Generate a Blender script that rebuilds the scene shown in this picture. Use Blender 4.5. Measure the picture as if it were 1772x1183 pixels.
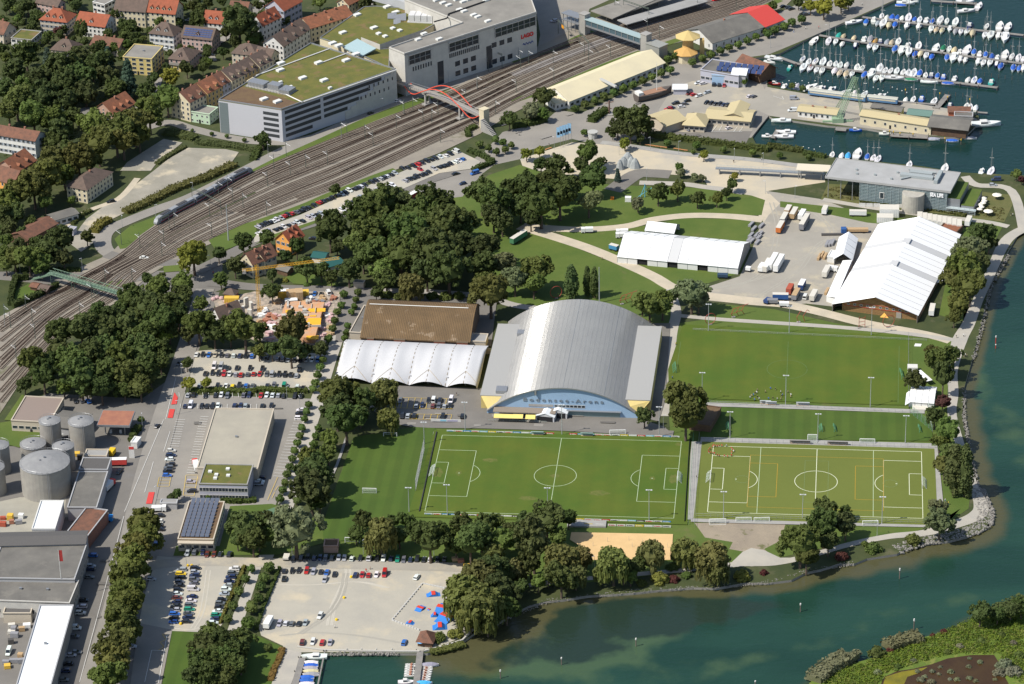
import bpy,math,random
from math import cos,sin,sqrt,pi as PI
uni=lambda a,b:random.uniform(a,b)
import numpy as np
from mathutils import Vector,Matrix
random.seed(7);rng=np.random.default_rng(7)
R=math.radians
for o in list(bpy.data.objects):bpy.data.objects.remove(o)
S=bpy.context.scene
C=S.collection
# camera, sky, sun, exposure
F_,TH,RO,HC,YC=5868.19,.476791,-.024222,725.47,1400.0
_F=Vector((0,cos(TH),-sin(TH)));_r=Vector((1,0,0));_u=_r.cross(_F)
_R=_r*cos(RO)+_u*sin(RO);_U=_R.cross(_F)
cd=bpy.data.cameras.new('camera');cam=bpy.data.objects.new('camera',cd);C.objects.link(cam)
cam.matrix_world=Matrix(((_R.x,_U.x,-_F.x,0),(_R.y,_U.y,-_F.y,-YC),(_R.z,_U.z,-_F.z,HC),(0,0,0,1)))
cd.sensor_width=36;cd.lens=36*F_/1772;cd.clip_start=10;cd.clip_end=20000
S.camera=cam
SUN_EL,SHADOW_AZ=R(50.5),R(23.8)
w=bpy.data.worlds.new('World');S.world=w;w.use_nodes=True
nt=w.node_tree;bg=nt.nodes['Background'];sk=nt.nodes.new('ShaderNodeTexSky')
sk.sky_type='NISHITA';sk.sun_disc=False;sk.sun_elevation=SUN_EL;sk.sun_rotation=PI/2-(SHADOW_AZ+PI)
nt.links.new(sk.outputs[0],bg.inputs[0]);bg.inputs[1].default_value=.1
sd=bpy.data.lights.new('sun','SUN');sd.energy=4.0;sd.angle=R(.5);sd.color=(1,.95,.87)
sun=bpy.data.objects.new('sun',sd);C.objects.link(sun)
sun.rotation_euler=Vector((cos(SHADOW_AZ)*cos(SUN_EL),sin(SHADOW_AZ)*cos(SUN_EL),-sin(SUN_EL))).to_track_quat('-Z','Y').to_euler()
S.view_settings.view_transform='Standard';S.view_settings.look='None';S.view_settings.exposure=0.47
S.view_settings.gamma=1;S.view_settings.use_curve_mapping=False
# surveying: a sight line to a height z gives a place on the map (metres)
def G(px,py,z=0.0):
 d=_F+_R*((px-886)/F_)-_U*((py-591.5)/F_);t=(z-HC)/d.z
 return Vector((d.x*t,d.y*t-YC,z))
def T(rc,x,y,z=0.0):
 r,c=divmod(rc,10)
 if rc==990:return G(x,y,z)
 return G((0,443,886,1328)[c]+x/3.991,(0,296,592,887)[r]+y/3.991,z)
def yaw(p,q):return math.atan2(q.y-p.y,q.x-p.x)
ONES='first second third fourth fifth sixth seventh eighth ninth tenth eleventh twelfth thirteenth fourteenth fifteenth sixteenth seventeenth eighteenth nineteenth'.split()
TENS={2:('twenty','twentieth'),3:('thirty','thirtieth'),4:('forty','fortieth'),5:('fifty','fiftieth'),6:('sixty','sixtieth'),7:('seventy','seventieth')}
def ordn(i,n=None,ends=('leftmost','rightmost'),frm='left'):
 if n is not None and n==1:return ''
 if i==0:return ends[0]
 if n is not None and i==n-1:return ends[1]
 k=i+1
 if k<20:wd=ONES[k-1]
 else:wd=TENS[k//10][1]if k%10==0 else TENS[k//10][0]+'-'+ONES[k%10-1]
 return wd+' from '+frm
# materials
MATS={}
def nd(nt,t,**k):
 n=nt.nodes.new(t)
 for a,v in k.items():
  if a.startswith('i_'):n.inputs[int(a[2:])].default_value=v
  else:setattr(n,a,v)
 return n
def mat(name,col=(.5,.5,.5),rough=.85,metal=0.,var=.12,scale=.4,col2=None,spec=.3,scale2=None,col3=None,f3=.5,objcol=False,bump=0.,det=6.,stripes=None,coat=0.,w3=.08):
 """noise-mottled principled material; col2 = second tone of the same surface, col3 = sparse patches (wear, dry spots)"""
 if name in MATS:return MATS[name]
 m=bpy.data.materials.new(name);m.use_nodes=True;t=m.node_tree;L=t.links.new
 b=t.nodes['Principled BSDF'];b.inputs['Roughness'].default_value=rough;b.inputs['Metallic'].default_value=metal
 b.inputs['Specular IOR Level'].default_value=spec
 if coat:b.inputs['Coat Weight'].default_value=coat;b.inputs['Coat Roughness'].default_value=.08
 geo=nd(t,'ShaderNodeNewGeometry');pos=geo.outputs['Position']
 def noise(sc,dt=det):
  n=nd(t,'ShaderNodeTexNoise');n.inputs['Scale'].default_value=sc;n.inputs['Detail'].default_value=dt;n.inputs['Roughness'].default_value=.62
  L(pos,n.inputs['Vector']);return n.outputs['Fac']
 def ramp(f,lo,hi):
  r=nd(t,'ShaderNodeMapRange');r.inputs['From Min'].default_value=lo;r.inputs['From Max'].default_value=hi;L(f,r.inputs['Value']);return r.outputs[0]
 def mix(a,bb,f,mode='MIX'):
  x=nd(t,'ShaderNodeMix',data_type='RGBA',blend_type=mode)
  for s_,v in((6,a),(7,bb)):
   if isinstance(v,tuple):x.inputs[s_].default_value=(*v,1)
   else:L(v,x.inputs[s_])
  if isinstance(f,float):x.inputs[0].default_value=f
  else:L(f,x.inputs[0])
  return x.outputs[2]
 if objcol:
  oi=nd(t,'ShaderNodeObjectInfo');base=oi.outputs['Color']
  if col2:base=mix(base,mix(base,col2,.5,'MULTIPLY'),ramp(noise(scale),.35,.65))
 else:
  base=col if col2 is None else mix(col,col2,ramp(noise(scale),.36,.64))
 if col3:base=mix(base,col3,ramp(noise(scale2 or scale*.35),f3,f3+w3))
 if stripes:
  a,wd,st=stripes
  dp=nd(t,'ShaderNodeVectorMath',operation='DOT_PRODUCT');L(pos,dp.inputs[0]);dp.inputs[1].default_value=(cos(a)*PI/wd,sin(a)*PI/wd,0)
  sn=nd(t,'ShaderNodeMath',operation='SINE');L(dp.outputs['Value'],sn.inputs[0])
  base=mix(base,mix(base,(1-st,1-st,1-st),1.,'MULTIPLY'),ramp(sn.outputs[0],-.4,.4))
 if var:
  k=ramp(noise(4.0,3.),.3,.7);k2=nd(t,'ShaderNodeMapRange');L(k,k2.inputs[0]);k2.inputs[3].default_value=1-var;k2.inputs[4].default_value=1+var
  mm=nd(t,'ShaderNodeVectorMath',operation='SCALE')
  if isinstance(base,tuple):mm.inputs[0].default_value=base
  else:L(base,mm.inputs[0])
  L(k2.outputs[0],mm.inputs['Scale']);base=mm.outputs[0]
 if isinstance(base,tuple):b.inputs['Base Color'].default_value=(*base,1)
 else:L(base,b.inputs['Base Color'])
 if bump:
  bp=nd(t,'ShaderNodeBump');bp.inputs['Strength'].default_value=bump;bp.inputs['Distance'].default_value=.3;L(noise(1.5,4.),bp.inputs['Height']);L(bp.outputs[0],b.inputs['Normal'])
 MATS[name]=m;return m
def cm(name,hexrgb,**k):
 return mat(name,hexrgb,**k)
# mesh builder
class MB:
 def __init__(s):s.v=[];s.f=[];s.m=[]
 def add(s,vs,fs,m=0):
  b=len(s.v);s.v+=[tuple(v)for v in vs];s.f+=[tuple(i+b for i in f)for f in fs];s.m+=[m]*len(fs)
 def box(s,x0,y0,z0,x1,y1,z1,m=0):
  s.add([(x0,y0,z0),(x1,y0,z0),(x1,y1,z0),(x0,y1,z0),(x0,y0,z1),(x1,y0,z1),(x1,y1,z1),(x0,y1,z1)],
              [(3,2,1,0),(4,5,6,7),(0,1,5,4),(1,2,6,5),(2,3,7,6),(3,0,4,7)],m)
 def prism(s,poly,z0,z1,m=0,mtop=None):
  n=len(poly);P=[(p[0],p[1])for p in poly]
  if sum(P[i][0]*P[(i+1)%n][1]-P[(i+1)%n][0]*P[i][1]for i in range(n))<0:P=P[::-1]
  vs=[(x,y,z0)for x,y in P]+[(x,y,z1)for x,y in P]
  s.add(vs,[tuple(range(n))[::-1]]+[(i,(i+1)%n,n+(i+1)%n,n+i)for i in range(n)],m)
  s.add([(x,y,z1)for x,y in P],[tuple(range(n))],m if mtop is None else mtop)
 def slab(s,q,t,m=0):
  n=len(q);s.add([tuple(p)for p in q]+[(p[0],p[1],p[2]-t)for p in q],[tuple(range(n)),tuple(range(n,2*n))[::-1]]+[(i+n,(i+1)%n+n,(i+1)%n,i)for i in range(n)],m)
 def beam(s,p,q,r,m=0,n=4):
  p=Vector(p);q=Vector(q);d=(q-p)
  if d.length<1e-6:return
  a=d.normalized().orthogonal().normalized();b=d.normalized().cross(a);vs=[]
  rr=r if isinstance(r,tuple)else(r,r)
  for c,k in((p,rr[0]),(q,rr[1])):
   for i in range(n):
    t=2*PI*(i+.5)/n;vs.append(c+a*cos(t)*k+b*sin(t)*k)
  s.add(vs,[(i,(i+1)%n,n+(i+1)%n,n+i)for i in range(n)]+[tuple(range(n))[::-1],tuple(range(n,2*n))],m)
 def cyl(s,x,y,z0,z1,r,n=16,m=0,r1=None,mtop=None):
  r1=r if r1 is None else r1
  vs=[(x+cos(2*PI*i/n)*r,y+sin(2*PI*i/n)*r,z0)for i in range(n)]+[(x+cos(2*PI*i/n)*r1,y+sin(2*PI*i/n)*r1,z1)for i in range(n)]
  s.add(vs,[(i,(i+1)%n,n+(i+1)%n,n+i)for i in range(n)]+[tuple(range(n))[::-1]],m)
  s.add(vs[n:],[tuple(range(n))],m if mtop is None else mtop)
 def lathe(s,prof,n=20,m=0,x=0,y=0,smooth=False):
  vs=[];k=len(prof)
  for r,z in prof:
   for i in range(n):vs.append((x+cos(2*PI*i/n)*r,y+sin(2*PI*i/n)*r,z))
  s.add(vs,[(j*n+i,j*n+(i+1)%n,(j+1)*n+(i+1)%n,(j+1)*n+i)for j in range(k-1)for i in range(n)],m)
 def loft(s,rings,m=0,caps=True):
  n=len(rings[0]);vs=[p for r in rings for p in r]
  fs=[(j*n+i,j*n+(i+1)%n,(j+1)*n+(i+1)%n,(j+1)*n+i)for j in range(len(rings)-1)for i in range(n)]
  if caps:fs+=[tuple(range(n))[::-1],tuple(range((len(rings)-1)*n,len(rings)*n))]
  s.add(vs,fs,m)
 def strip(s,pts,width,z,m=0,z0=None):
  n=len(pts);L_=[];R_=[]
  for i,p in enumerate(pts):
   a=pts[max(i-1,0)];b=pts[min(i+1,n-1)];d=Vector((b[0]-a[0],b[1]-a[1])).normalized();wv=width[i]if isinstance(width,(list,tuple))else width
   L_.append((p[0]-d.y*wv/2,p[1]+d.x*wv/2,z));R_.append((p[0]+d.y*wv/2,p[1]-d.x*wv/2,z))
  s.add(R_+L_,[(i,i+1,n+i+1,n+i)for i in range(n-1)],m)
  if z0 is not None:
   lo=[(x,y,z0)for x,y,_ in R_+L_]
   s.add(R_+L_+lo,[(i+2*n,i+1+2*n,i+1,i)for i in range(n-1)]+[(n+i,n+i+1,3*n+i+1,3*n+i)for i in range(n-1)],m)
 def mesh(s,name,mats,smooth=False):
  me=bpy.data.meshes.new(name);me.from_pydata(s.v,[],s.f)
  for m in(mats if isinstance(mats,(list,tuple))else[mats]):me.materials.append(m)
  if len(s.m)and max(s.m)>0:me.polygons.foreach_set('material_index',s.m)
  if smooth:me.polygons.foreach_set('use_smooth',[True]*len(s.f))
  me.update();return me
 def build(s,name,mats,parent=None,loc=None,rz=0.,smooth=False,**k):
  return link(name,s.mesh(name,mats,smooth),parent,loc,rz,**k)
def link(name,data,parent=None,loc=None,rz=0.,label=None,cat=None,group=None,kind=None,color=None,scale=None,rot=None):
 o=bpy.data.objects.new(name,data);C.objects.link(o)
 if parent is not None:o.parent=parent
 if loc is not None:o.location=loc
 if rot is not None:o.rotation_euler=rot
 elif rz:o.rotation_euler=(0,0,rz)
 if scale is not None:o.scale=scale
 if label:o['label']=label
 if cat:o['category']=cat
 if group:o['group']=group
 if kind:o['kind']=kind
 if color is not None:o.color=(*color[:3],1)
 return o
def thing(name,loc,rz=0.,label=None,cat=None,group=None):
 o=link(name,None,None,loc,rz,label,cat,group);o.empty_display_size=1;return o
def jit(c,a=.12,h=.5):k=1+uni(-a,a);return tuple(max(0,x*k*(1+uni(-a,a)*h))for x in c[:3])
def smoothpath(P,n=6):
 out=[]
 for i in range(len(P)-1):
  p0,p1,p2,p3=P[max(i-1,0)],P[i],P[i+1],P[min(i+2,len(P)-1)]
  for k in range(n):
   t=k/n;out.append(.5*((2*p1)+(p2-p0)*t+(2*p0-5*p1+4*p2-p3)*t*t+(3*p1-p0-3*p2+p3)*t**3))
 return out+[P[-1]]
def PX(*pts,z=0.):return[G(x,y,z)for x,y in pts]
def TX(rc,*pts,z=0.):return[T(rc,x,y,z)for x,y in pts]
def text_mesh(txt,size,depth=.15,bold=0.):
 cu=bpy.data.curves.new('lettering','FONT');cu.body=txt;cu.size=size;cu.extrude=depth;cu.offset=bold;cu.align_x='CENTER'
 o=bpy.data.objects.new('lettering_tmp',cu);C.objects.link(o);bpy.context.view_layer.update()
 me=bpy.data.meshes.new_from_object(o.evaluated_get(bpy.context.evaluated_depsgraph_get()));bpy.data.objects.remove(o);return me
# surface materials
ASPH=mat('asphalt',(.185,.172,.152),col2=(.15,.14,.125),scale=.06,var=.08,col3=(.21,.2,.19),scale2=.03,f3=.6,w3=.2)
ASPHL=mat('asphalt_pale',(.265,.245,.212),col2=(.22,.205,.18),scale=.05,var=.08,col3=(.28,.265,.24),scale2=.03,f3=.58,w3=.2)
ASPHD=mat('asphalt_dark',(.11,.107,.105),col2=(.085,.083,.083),scale=.08,var=.1)
GRAV=mat('gravel_lot',(.40,.37,.30),col2=(.34,.32,.27),scale=.045,var=.07,col3=(.47,.41,.30),scale2=.05,f3=.52,w3=.14)
GRAVG=mat('gravel_grey',(.33,.305,.255),col2=(.28,.26,.22),scale=.04,var=.07,col3=(.42,.37,.27),scale2=.06,f3=.53,w3=.14)
BEIGE=mat('forecourt_beige',(.50,.43,.31),col2=(.42,.375,.29),scale=.04,var=.05,col3=(.36,.335,.285),scale2=.03,f3=.52,w3=.14)
PATHM=mat('path_pale',(.40,.37,.31),col2=(.34,.32,.28),scale=.1,var=.06)
DIRTP=mat('dirt_track',(.50,.43,.32),col2=(.42,.37,.28),scale=.12,var=.08)
CONC=mat('concrete_paving',(.33,.32,.29),col2=(.28,.27,.25),scale=.15,var=.07)
GRASS=mat('grass',(.068,.108,.018),col2=(.095,.128,.024),scale=.05,var=.16,col3=(.13,.12,.045),scale2=.06,f3=.62,w3=.14)
GRASSD=mat('rough_grass',(.038,.052,.018),col2=(.062,.072,.024),scale=.08,var=.3,col3=(.10,.095,.05),scale2=.07,f3=.57,w3=.12)
LAWN=mat('lawn',(.052,.094,.012),col2=(.068,.108,.015),scale=.04,var=.1,stripes=(R(-6),3.4,.12))
PITCH=mat('pitch_grass',(.060,.106,.010),col2=(.088,.116,.012),scale=.035,var=.1,stripes=(R(-6),5.2,.045),col3=(.062,.105,.010),scale2=.05,f3=.55,w3=.15)
TURF=mat('artificial_turf',(.125,.148,.028),col2=(.112,.135,.025),scale=.03,var=.07)
BALL=mat('ballast',(.27,.24,.19),col2=(.22,.195,.16),scale=.09,var=.12,col3=(.11,.11,.055),scale2=.05,f3=.6,w3=.12)
TRKB=mat('track_ballast',(.25,.215,.17),col2=(.20,.17,.135),scale=.12,var=.2)
SAND=mat('beach_sand',(.62,.42,.20),col2=(.56,.38,.18),scale=.15,var=.05)
DIRT=mat('bare_earth',(.30,.25,.18),col2=(.24,.20,.15),scale=.1,var=.15,col3=(.12,.12,.05),scale2=.12,f3=.58)
WASTE=mat('waste_ground',(.32,.295,.24),col2=(.24,.225,.18),scale=.06,var=.12,col3=(.46,.40,.29),scale2=.07,f3=.54,w3=.12)
WHITEP=mat('white_paint',(.72,.72,.68),var=.1,rough=.7);YELP=mat('yellow_paint',(.62,.42,.03),var=.1,rough=.7);REDP=mat('red_paint',(.55,.06,.05),var=.12,rough=.7)
LINEG=mat('pitch_line',(.42,.50,.32),var=.12);LINEW=mat('turf_line',(.62,.64,.46),var=.08);LINEO=mat('orange_line',(.42,.26,.03),var=.1)
LIM=mat('stone_rubble',(.27,.255,.23),col2=(.17,.16,.14),scale=.5,var=.3)
# land (one slab with quay sides) and water
far=1500
shore_px=[(1772,388),(1741,440),(1712,495),(1698,560),(1683,620),(1668,672),(1665,720),(1675,780),(1690,840),(1706,866),(1715,892),(1706,914),(1672,928),(1640,936),
 (1600,940),(1572,947),(1552,958),(1500,966),(1478,975),(1452,975),(1420,985),(1395,990),(1370,1003),(1330,1008),(1290,1008),(1240,1017),(1200,1016),(1145,1020),(1100,1025),(1060,1028),
 (1020,1030),(975,1037),(945,1040),(915,1048),(880,1066),(855,1082),(825,1092),(801,1110),(740,1130),(564,1130),(524,1130),(506,1183)]
harb_px=[(1558,-4),(1488,28),(1423,54),(1388,72),(1350,92),(1332,96),(1306,100),(1326,120),(1330,145),(1336,148),(1356,152),(1398,160),(1430,158),(1555,172),(1560,186),(1650,188),(1694,200),(1690,216),(1668,238),
 (1610,236),(1545,230),(1500,222),(1432,217),(1370,208),(1338,205),(1330,200),(1316,216),(1302,236),(1308,248),(1330,250),(1390,257),(1424,266),(1450,274),(1500,277),(1600,288),(1662,298),(1772,303)]
sh=[G(*p)for p in shore_px];hb=[G(*p)for p in harb_px]
e1=G(1810,312);e2=G(1812,380)
land=[Vector((sh[-1].x-25,-far,0)),Vector((-far*1.6,-far,0)),Vector((-far*1.6,far*2,0)),Vector((hb[0].x+500,far*2,0)),Vector((hb[0].x+120,hb[0].y+260,0))]+hb+[e1,e2]+sh
mb=MB();mb.prism(land,-4,0,1,0);mb.build('ground',[GRASSD,mat('quay_stone',(.27,.255,.225),var=.2)],kind='structure')
isl_px=[(1400,1183),(1418,1168),(1440,1160),(1470,1150),(1500,1142),(1522,1134),(1560,1118),(1600,1103),(1640,1092),(1672,1078),(1690,1062),(1712,1052),(1740,1046),(1772,1036)]
isl=[G(*p)for p in isl_px];a=G(1860,1020);b=Vector((a.x+60,-500,0))
island=isl+[a,b,Vector((isl[0].x-30,-500,0))]
pond_px=[(1525,1183),(1530,1172),(1552,1162),(1580,1158),(1612,1150),(1640,1140),(1680,1134),(1720,1134),(1728,1146),(1735,1165),(1745,1183),(1750,1200),(1520,1200)]
mb=MB();mb.prism(island,-4,.25,0);mb.build('island',[mat('island_green',(.12,.175,.024),col2=(.085,.125,.02),scale=.12,var=.3,col3=(.17,.18,.04),scale2=.2,f3=.55)],kind='structure')
def lake_water():
 nx,ny=250,250
 xs=np.linspace(-330,420,nx);ys=np.linspace(-330,560,ny)
 X,Y=np.meshgrid(xs,ys)
 def seg_d(P,close=False):
  D=np.full(X.shape,1e9);Q=P+[P[0]]if close else P
  for p,q in zip(Q[:-1],Q[1:]):
   d=np.array([q.x-p.x,q.y-p.y]);L2=d@d+1e-9;t=np.clip(((X-p.x)*d[0]+(Y-p.y)*d[1])/L2,0,1)
   D=np.minimum(D,np.hypot(X-p.x-t*d[0],Y-p.y-t*d[1]))
  return D
 d1=seg_d(sh[:-4]);d2=seg_d(isl)
 wid=np.interp(X,[-60,0,20,60,110,170,215,240],[30,30,22,10,9,14,10,9])
 wid=np.where(Y>-60,6,wid)
 sl=np.clip(1.3-d1/wid,0,1);sl2=np.clip(1-d2/9.,0,1)
 sl=np.maximum(sl,sl2*.55)
 def blob(px,py,rx,ry,rot=0.):
  c=G(px,py);dx=X-c.x;dy=Y-c.y;u=dx*cos(rot)+dy*sin(rot);v=-dx*sin(rot)+dy*cos(rot);return np.exp(-((u/rx)**2+(v/ry)**2))
 shoal=blob(1010,1080,30,30)*1.2+blob(900,1095,36,26,-.3)+blob(860,1120,30,18)*.9+blob(1600,1048,60,9,.25)*.35+blob(1290,1140,70,9,.35)*.4+blob(1770,760,16,50)*.5+blob(1690,640,7,40)*.5+blob(1070,1075,30,16)*.7
 weed=blob(1110,1066,26,14,-.1)+blob(960,1125,36,14,.1)*.7+blob(1200,1050,50,10)*.7+blob(990,1078,9,9)*.6
 A=np.clip(sl,0,1);shoal=np.clip(shoal,0,1);weed=np.clip(weed,0,1)
 me=bpy.data.meshes.new('lake_water');vs=np.stack([X.ravel(),Y.ravel(),np.full(X.size,-1.1)],1)
 idx=np.arange(nx*ny).reshape(ny,nx);f=np.stack([idx[:-1,:-1],idx[:-1,1:],idx[1:,1:],idx[1:,:-1]],-1).reshape(-1,4)
 b=len(vs);ext=[(-far*1.6,-far*1.6),(far*2,-far*1.6),(far*2,far*2.4),(-far*1.6,far*2.4)]
 vs=np.vstack([vs,[(x,y,-1.1)for x,y in ext]]);cr=[idx[0,0],idx[0,-1],idx[-1,-1],idx[-1,0]]
 fl=f.tolist()
 edges=[idx[0,:],idx[:,-1],idx[-1,::-1],idx[::-1,0]]
 for k in range(4):fl.append([b+k,b+(k+1)%4]+[int(i)for i in edges[k][::-1]])
 me.from_pydata(vs.tolist(),[],fl)
 col=me.color_attributes.new('lakebed','FLOAT_COLOR','POINT');dat=np.zeros((len(vs),4),dtype=np.float32);dat[:-4,0]=A.ravel();dat[:-4,1]=shoal.ravel();dat[:-4,2]=weed.ravel();dat[:,3]=1
 col.data.foreach_set('color',dat.ravel())
 m=bpy.data.materials.new('lake_water');m.use_nodes=True;t=m.node_tree;L=t.links.new;bs=t.nodes['Principled BSDF']
 bs.inputs['Roughness'].default_value=.12;bs.inputs['Specular IOR Level'].default_value=.22
 at=nd(t,'ShaderNodeAttribute',attribute_name='lakebed');sp=nd(t,'ShaderNodeSeparateColor');L(at.outputs['Color'],sp.inputs[0])
 geo=nd(t,'ShaderNodeNewGeometry')
 def noise(sc,dt=5.,st=None):
  n=nd(t,'ShaderNodeTexNoise');n.inputs['Scale'].default_value=sc;n.inputs['Detail'].default_value=dt
  v=geo.outputs['Position']
  if st:vm=nd(t,'ShaderNodeVectorMath',operation='MULTIPLY');L(v,vm.inputs[0]);vm.inputs[1].default_value=st;v=vm.outputs[0]
  L(v,n.inputs['Vector']);return n.outputs['Fac']
 def math_(op,a,b_,clamp=False):
  n=nd(t,'ShaderNodeMath',operation=op,use_clamp=clamp)
  for i,v in enumerate((a,b_)):
   if isinstance(v,float):n.inputs[i].default_value=v
   else:L(v,n.inputs[i])
  return n.outputs[0]
 def mix(a,b_,f):
  x=nd(t,'ShaderNodeMix',data_type='RGBA')
  for s_,v in((6,a),(7,b_)):
   if isinstance(v,tuple):x.inputs[s_].default_value=(*v,1)
   else:L(v,x.inputs[s_])
  L(f,x.inputs[0]);return x.outputs[2]
 def rng_(f,lo,hi):
  r=nd(t,'ShaderNodeMapRange');r.interpolation_type='SMOOTHSTEP';r.inputs[1].default_value=lo;r.inputs[2].default_value=hi;L(f,r.inputs[0]);return r.outputs[0]
 n1=noise(.02,5.);n2=noise(.06,6.)
 deep=mix((.012,.039,.027),(.017,.052,.035),rng_(noise(.012,3.,(1,3,1)),.35,.65))
 yy=nd(t,'ShaderNodeSeparateXYZ');L(geo.outputs['Position'],yy.inputs[0])
 deep=mix(deep,(.009,.031,.027),rng_(yy.outputs[1],-60.,160.))
 s1=rng_(math_('ADD',sp.outputs[0],math_('MULTIPLY',math_('SUBTRACT',n2,.5),.8)),.25,.85)
 s2=rng_(math_('ADD',sp.outputs[1],math_('MULTIPLY',math_('SUBTRACT',n2,.5),1.1)),.3,.75)
 s3=rng_(math_('ADD',sp.outputs[2],math_('MULTIPLY',math_('SUBTRACT',n2,.5),1.1)),.35,.6)
 base=mix(deep,(.048,.085,.042),s2);base=mix(base,(.070,.068,.032),s1);base=mix(base,(.018,.034,.024),s3)
 L(base,bs.inputs['Base Color'])
 bp=nd(t,'ShaderNodeBump');bp.inputs['Strength'].default_value=.6;bp.inputs['Distance'].default_value=.3;L(noise(.35,5.,(1,1.6,1)),bp.inputs['Height']);L(bp.outputs[0],bs.inputs['Normal'])
 me.materials.append(m);link('lake_water',me,kind='structure')
lake_water()
mb=MB();mb.prism(PX(*pond_px),.255,.27);mb.build('pond_water',[mat('pond_water',(.045,.024,.010),col2=(.06,.035,.012),scale=.1,rough=.25,var=.1)],kind='structure')
mb=MB();mb.prism(PX((1528,1186),(1532,1172),(1560,1163),(1585,1159),(1605,1155),(1588,1166),(1570,1172),(1562,1190)),.27,.29);mb.build('pond_algae',[mat('pond_algae',(.20,.17,.012),col2=(.12,.11,.015),scale=.15,var=.15)],kind='structure')
# flush ground sheets, each a little above the last
LV=[0.0]
def sheet(name,m,pts,raise_=0.004):
 LV[0]+=raise_;mb=MB();P=[(p[0],p[1])for p in pts];n=len(P)
 if sum(P[i][0]*P[(i+1)%n][1]-P[(i+1)%n][0]*P[i][1]for i in range(n))<0:P=P[::-1]
 mb.add([(x,y,LV[0])for x,y in P],[tuple(range(n))]);return mb.build(name,[m],kind='structure')
def path(name,m,pts,width,n=6,raise_=0.004,kerb=False):
 LV[0]+=raise_;P=smoothpath(pts,n)if len(pts)>2 else pts;mb=MB()
 if isinstance(width,(list,tuple)):width=[width[min(int(i/n),len(width)-1)]*(1-(i%n)/n)+width[min(int(i/n)+1,len(width)-1)]*((i%n)/n)for i in range(len(P))]
 mb.strip(P,width,LV[0]);o=mb.build(name,[m],kind='structure')
 if kerb:
  k=MB()
  for s_ in(1,-1):
   Q=[]
   for i,p in enumerate(P):
    a=P[max(i-1,0)];b_=P[min(i+1,len(P)-1)];d=Vector((b_[0]-a[0],b_[1]-a[1])).normalized();wv=width[i]if isinstance(width,list)else width
    Q.append(Vector((p[0]-d.y*s_*(wv/2+.12),p[1]+d.x*s_*(wv/2+.12),0)))
   k.strip(Q,.24,.14,z0=0)
  k.build('kerb',[CONC],kind='structure')
 return o
sheet('yard',ASPH,PX((-60,770),(20,772),(70,768),(130,715),(55,692),(85,680),(245,690),(315,640),(345,505),(380,505),(310,700),(280,860),(265,960),(245,1080),(225,1230),(-200,1230)))
sheet('tank_farm_ground',mat('pale_concrete',(.34,.32,.26),var=.1,col2=(.28,.265,.22),scale=.08),PX((-60,880),(35,860),(115,860),(105,925),(-60,940)))
sheet('car_park',ASPHL,PX((312,682),(548,690),(520,790),(478,870),(468,905),(400,905),(395,975),(235,975),(255,880),(300,700)))
sheet('car_park',GRAV,PX((330,608),(378,604),(450,606),(562,612),(548,660),(544,676),(318,668),(320,640)))
sheet('car_park',ASPH,PX((640,664),(842,672),(836,706),(1098,722),(1150,738),(1164,752),(1000,747),(740,731),(690,733),(675,700)))
sheet('town_street',ASPH,PX((-20,470),(330,468),(360,455),(385,455),(385,500),(345,515),(-20,482)))
sheet('quayside_square',ASPHL,PX((690,345),(712,322),(795,292),(838,262),(870,228),(940,212),(965,190),(1005,196),(1060,170),(1148,128),(1170,95),(1260,85),(1330,30),(1395,0),(1556,-4),(1486,27),(1386,71),(1330,94),(1300,98),(1325,120),(1328,150),(1395,165),(1520,175),(1650,192),(1690,208),(1664,232),(1545,228),(1330,200),(1300,238),(1180,236),(1090,242),(1040,252),(990,240),(905,262),(900,275),(855,285),(835,300),(800,340),(740,350)))
sheet('town_square',ASPHL,PX((925,110),(935,60),(928,20),(905,-20),(1120,-30),(1020,15),(1010,60),(960,92)))
sheet('quay_yard',GRAVG,PX((1325,150),(1395,162),(1555,174),(1655,190),(1692,206),(1664,236),(1610,234),(1500,221),(1332,200),(1310,190)))
sheet('car_park',GRAVG,PX((1165,150),(1200,140),(1320,146),(1325,160),(1310,190),(1300,232),(1180,236),(1150,225),(1140,190)))
sheet('car_park',ASPH,TX(2,(1060,900),(1240,915),(1360,900),(1660,905),(1610,1000),(1100,940)))
sheet('forecourt',BEIGE,PX((900,275),(990,246),(1045,250),(1062,246),(1175,262),(1424,292),(1428,315),(1330,330),(1335,355),(1300,345),(1225,322),(1215,305),(1130,300),(1070,310),(960,300),(905,290)))
sheet('festival_ground',GRAVG,PX((1325,330),(1425,345),(1500,376),(1530,385),(1500,450),(1460,530),(1440,530),(1395,525),(1335,530),(1225,520),(1228,495),(1280,478),(1302,430),(1312,400),(1322,380),(1340,352)))
FEST=LV[0]
sheet('track_yard',DIRTP,PX((1300,345),(1332,335),(1350,352),(1330,372),(1322,385),(1312,372)))
sheet('park_lawn',GRASS,PX((845,303),(900,285),(955,305),(1060,320),(1215,325),(1300,338),(1324,346),(1318,372),(1250,374),(1110,385),(990,395),(920,392),(880,405),(860,420),(760,440),(700,420),(720,350),(800,340)))
sheet('park_lawn',GRASS,PX((968,402),(1090,395),(1180,378),(1302,378),(1296,410),(1300,420),(1282,472),(1225,490),(1165,492),(1080,462),(1000,425)))
sheet('park_lawn',GRASS,PX((870,400),(905,395),(1000,430),(1165,497),(1160,560),(1140,562),(1100,545),(1030,525),(900,530),(850,520),(840,440)))
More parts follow.
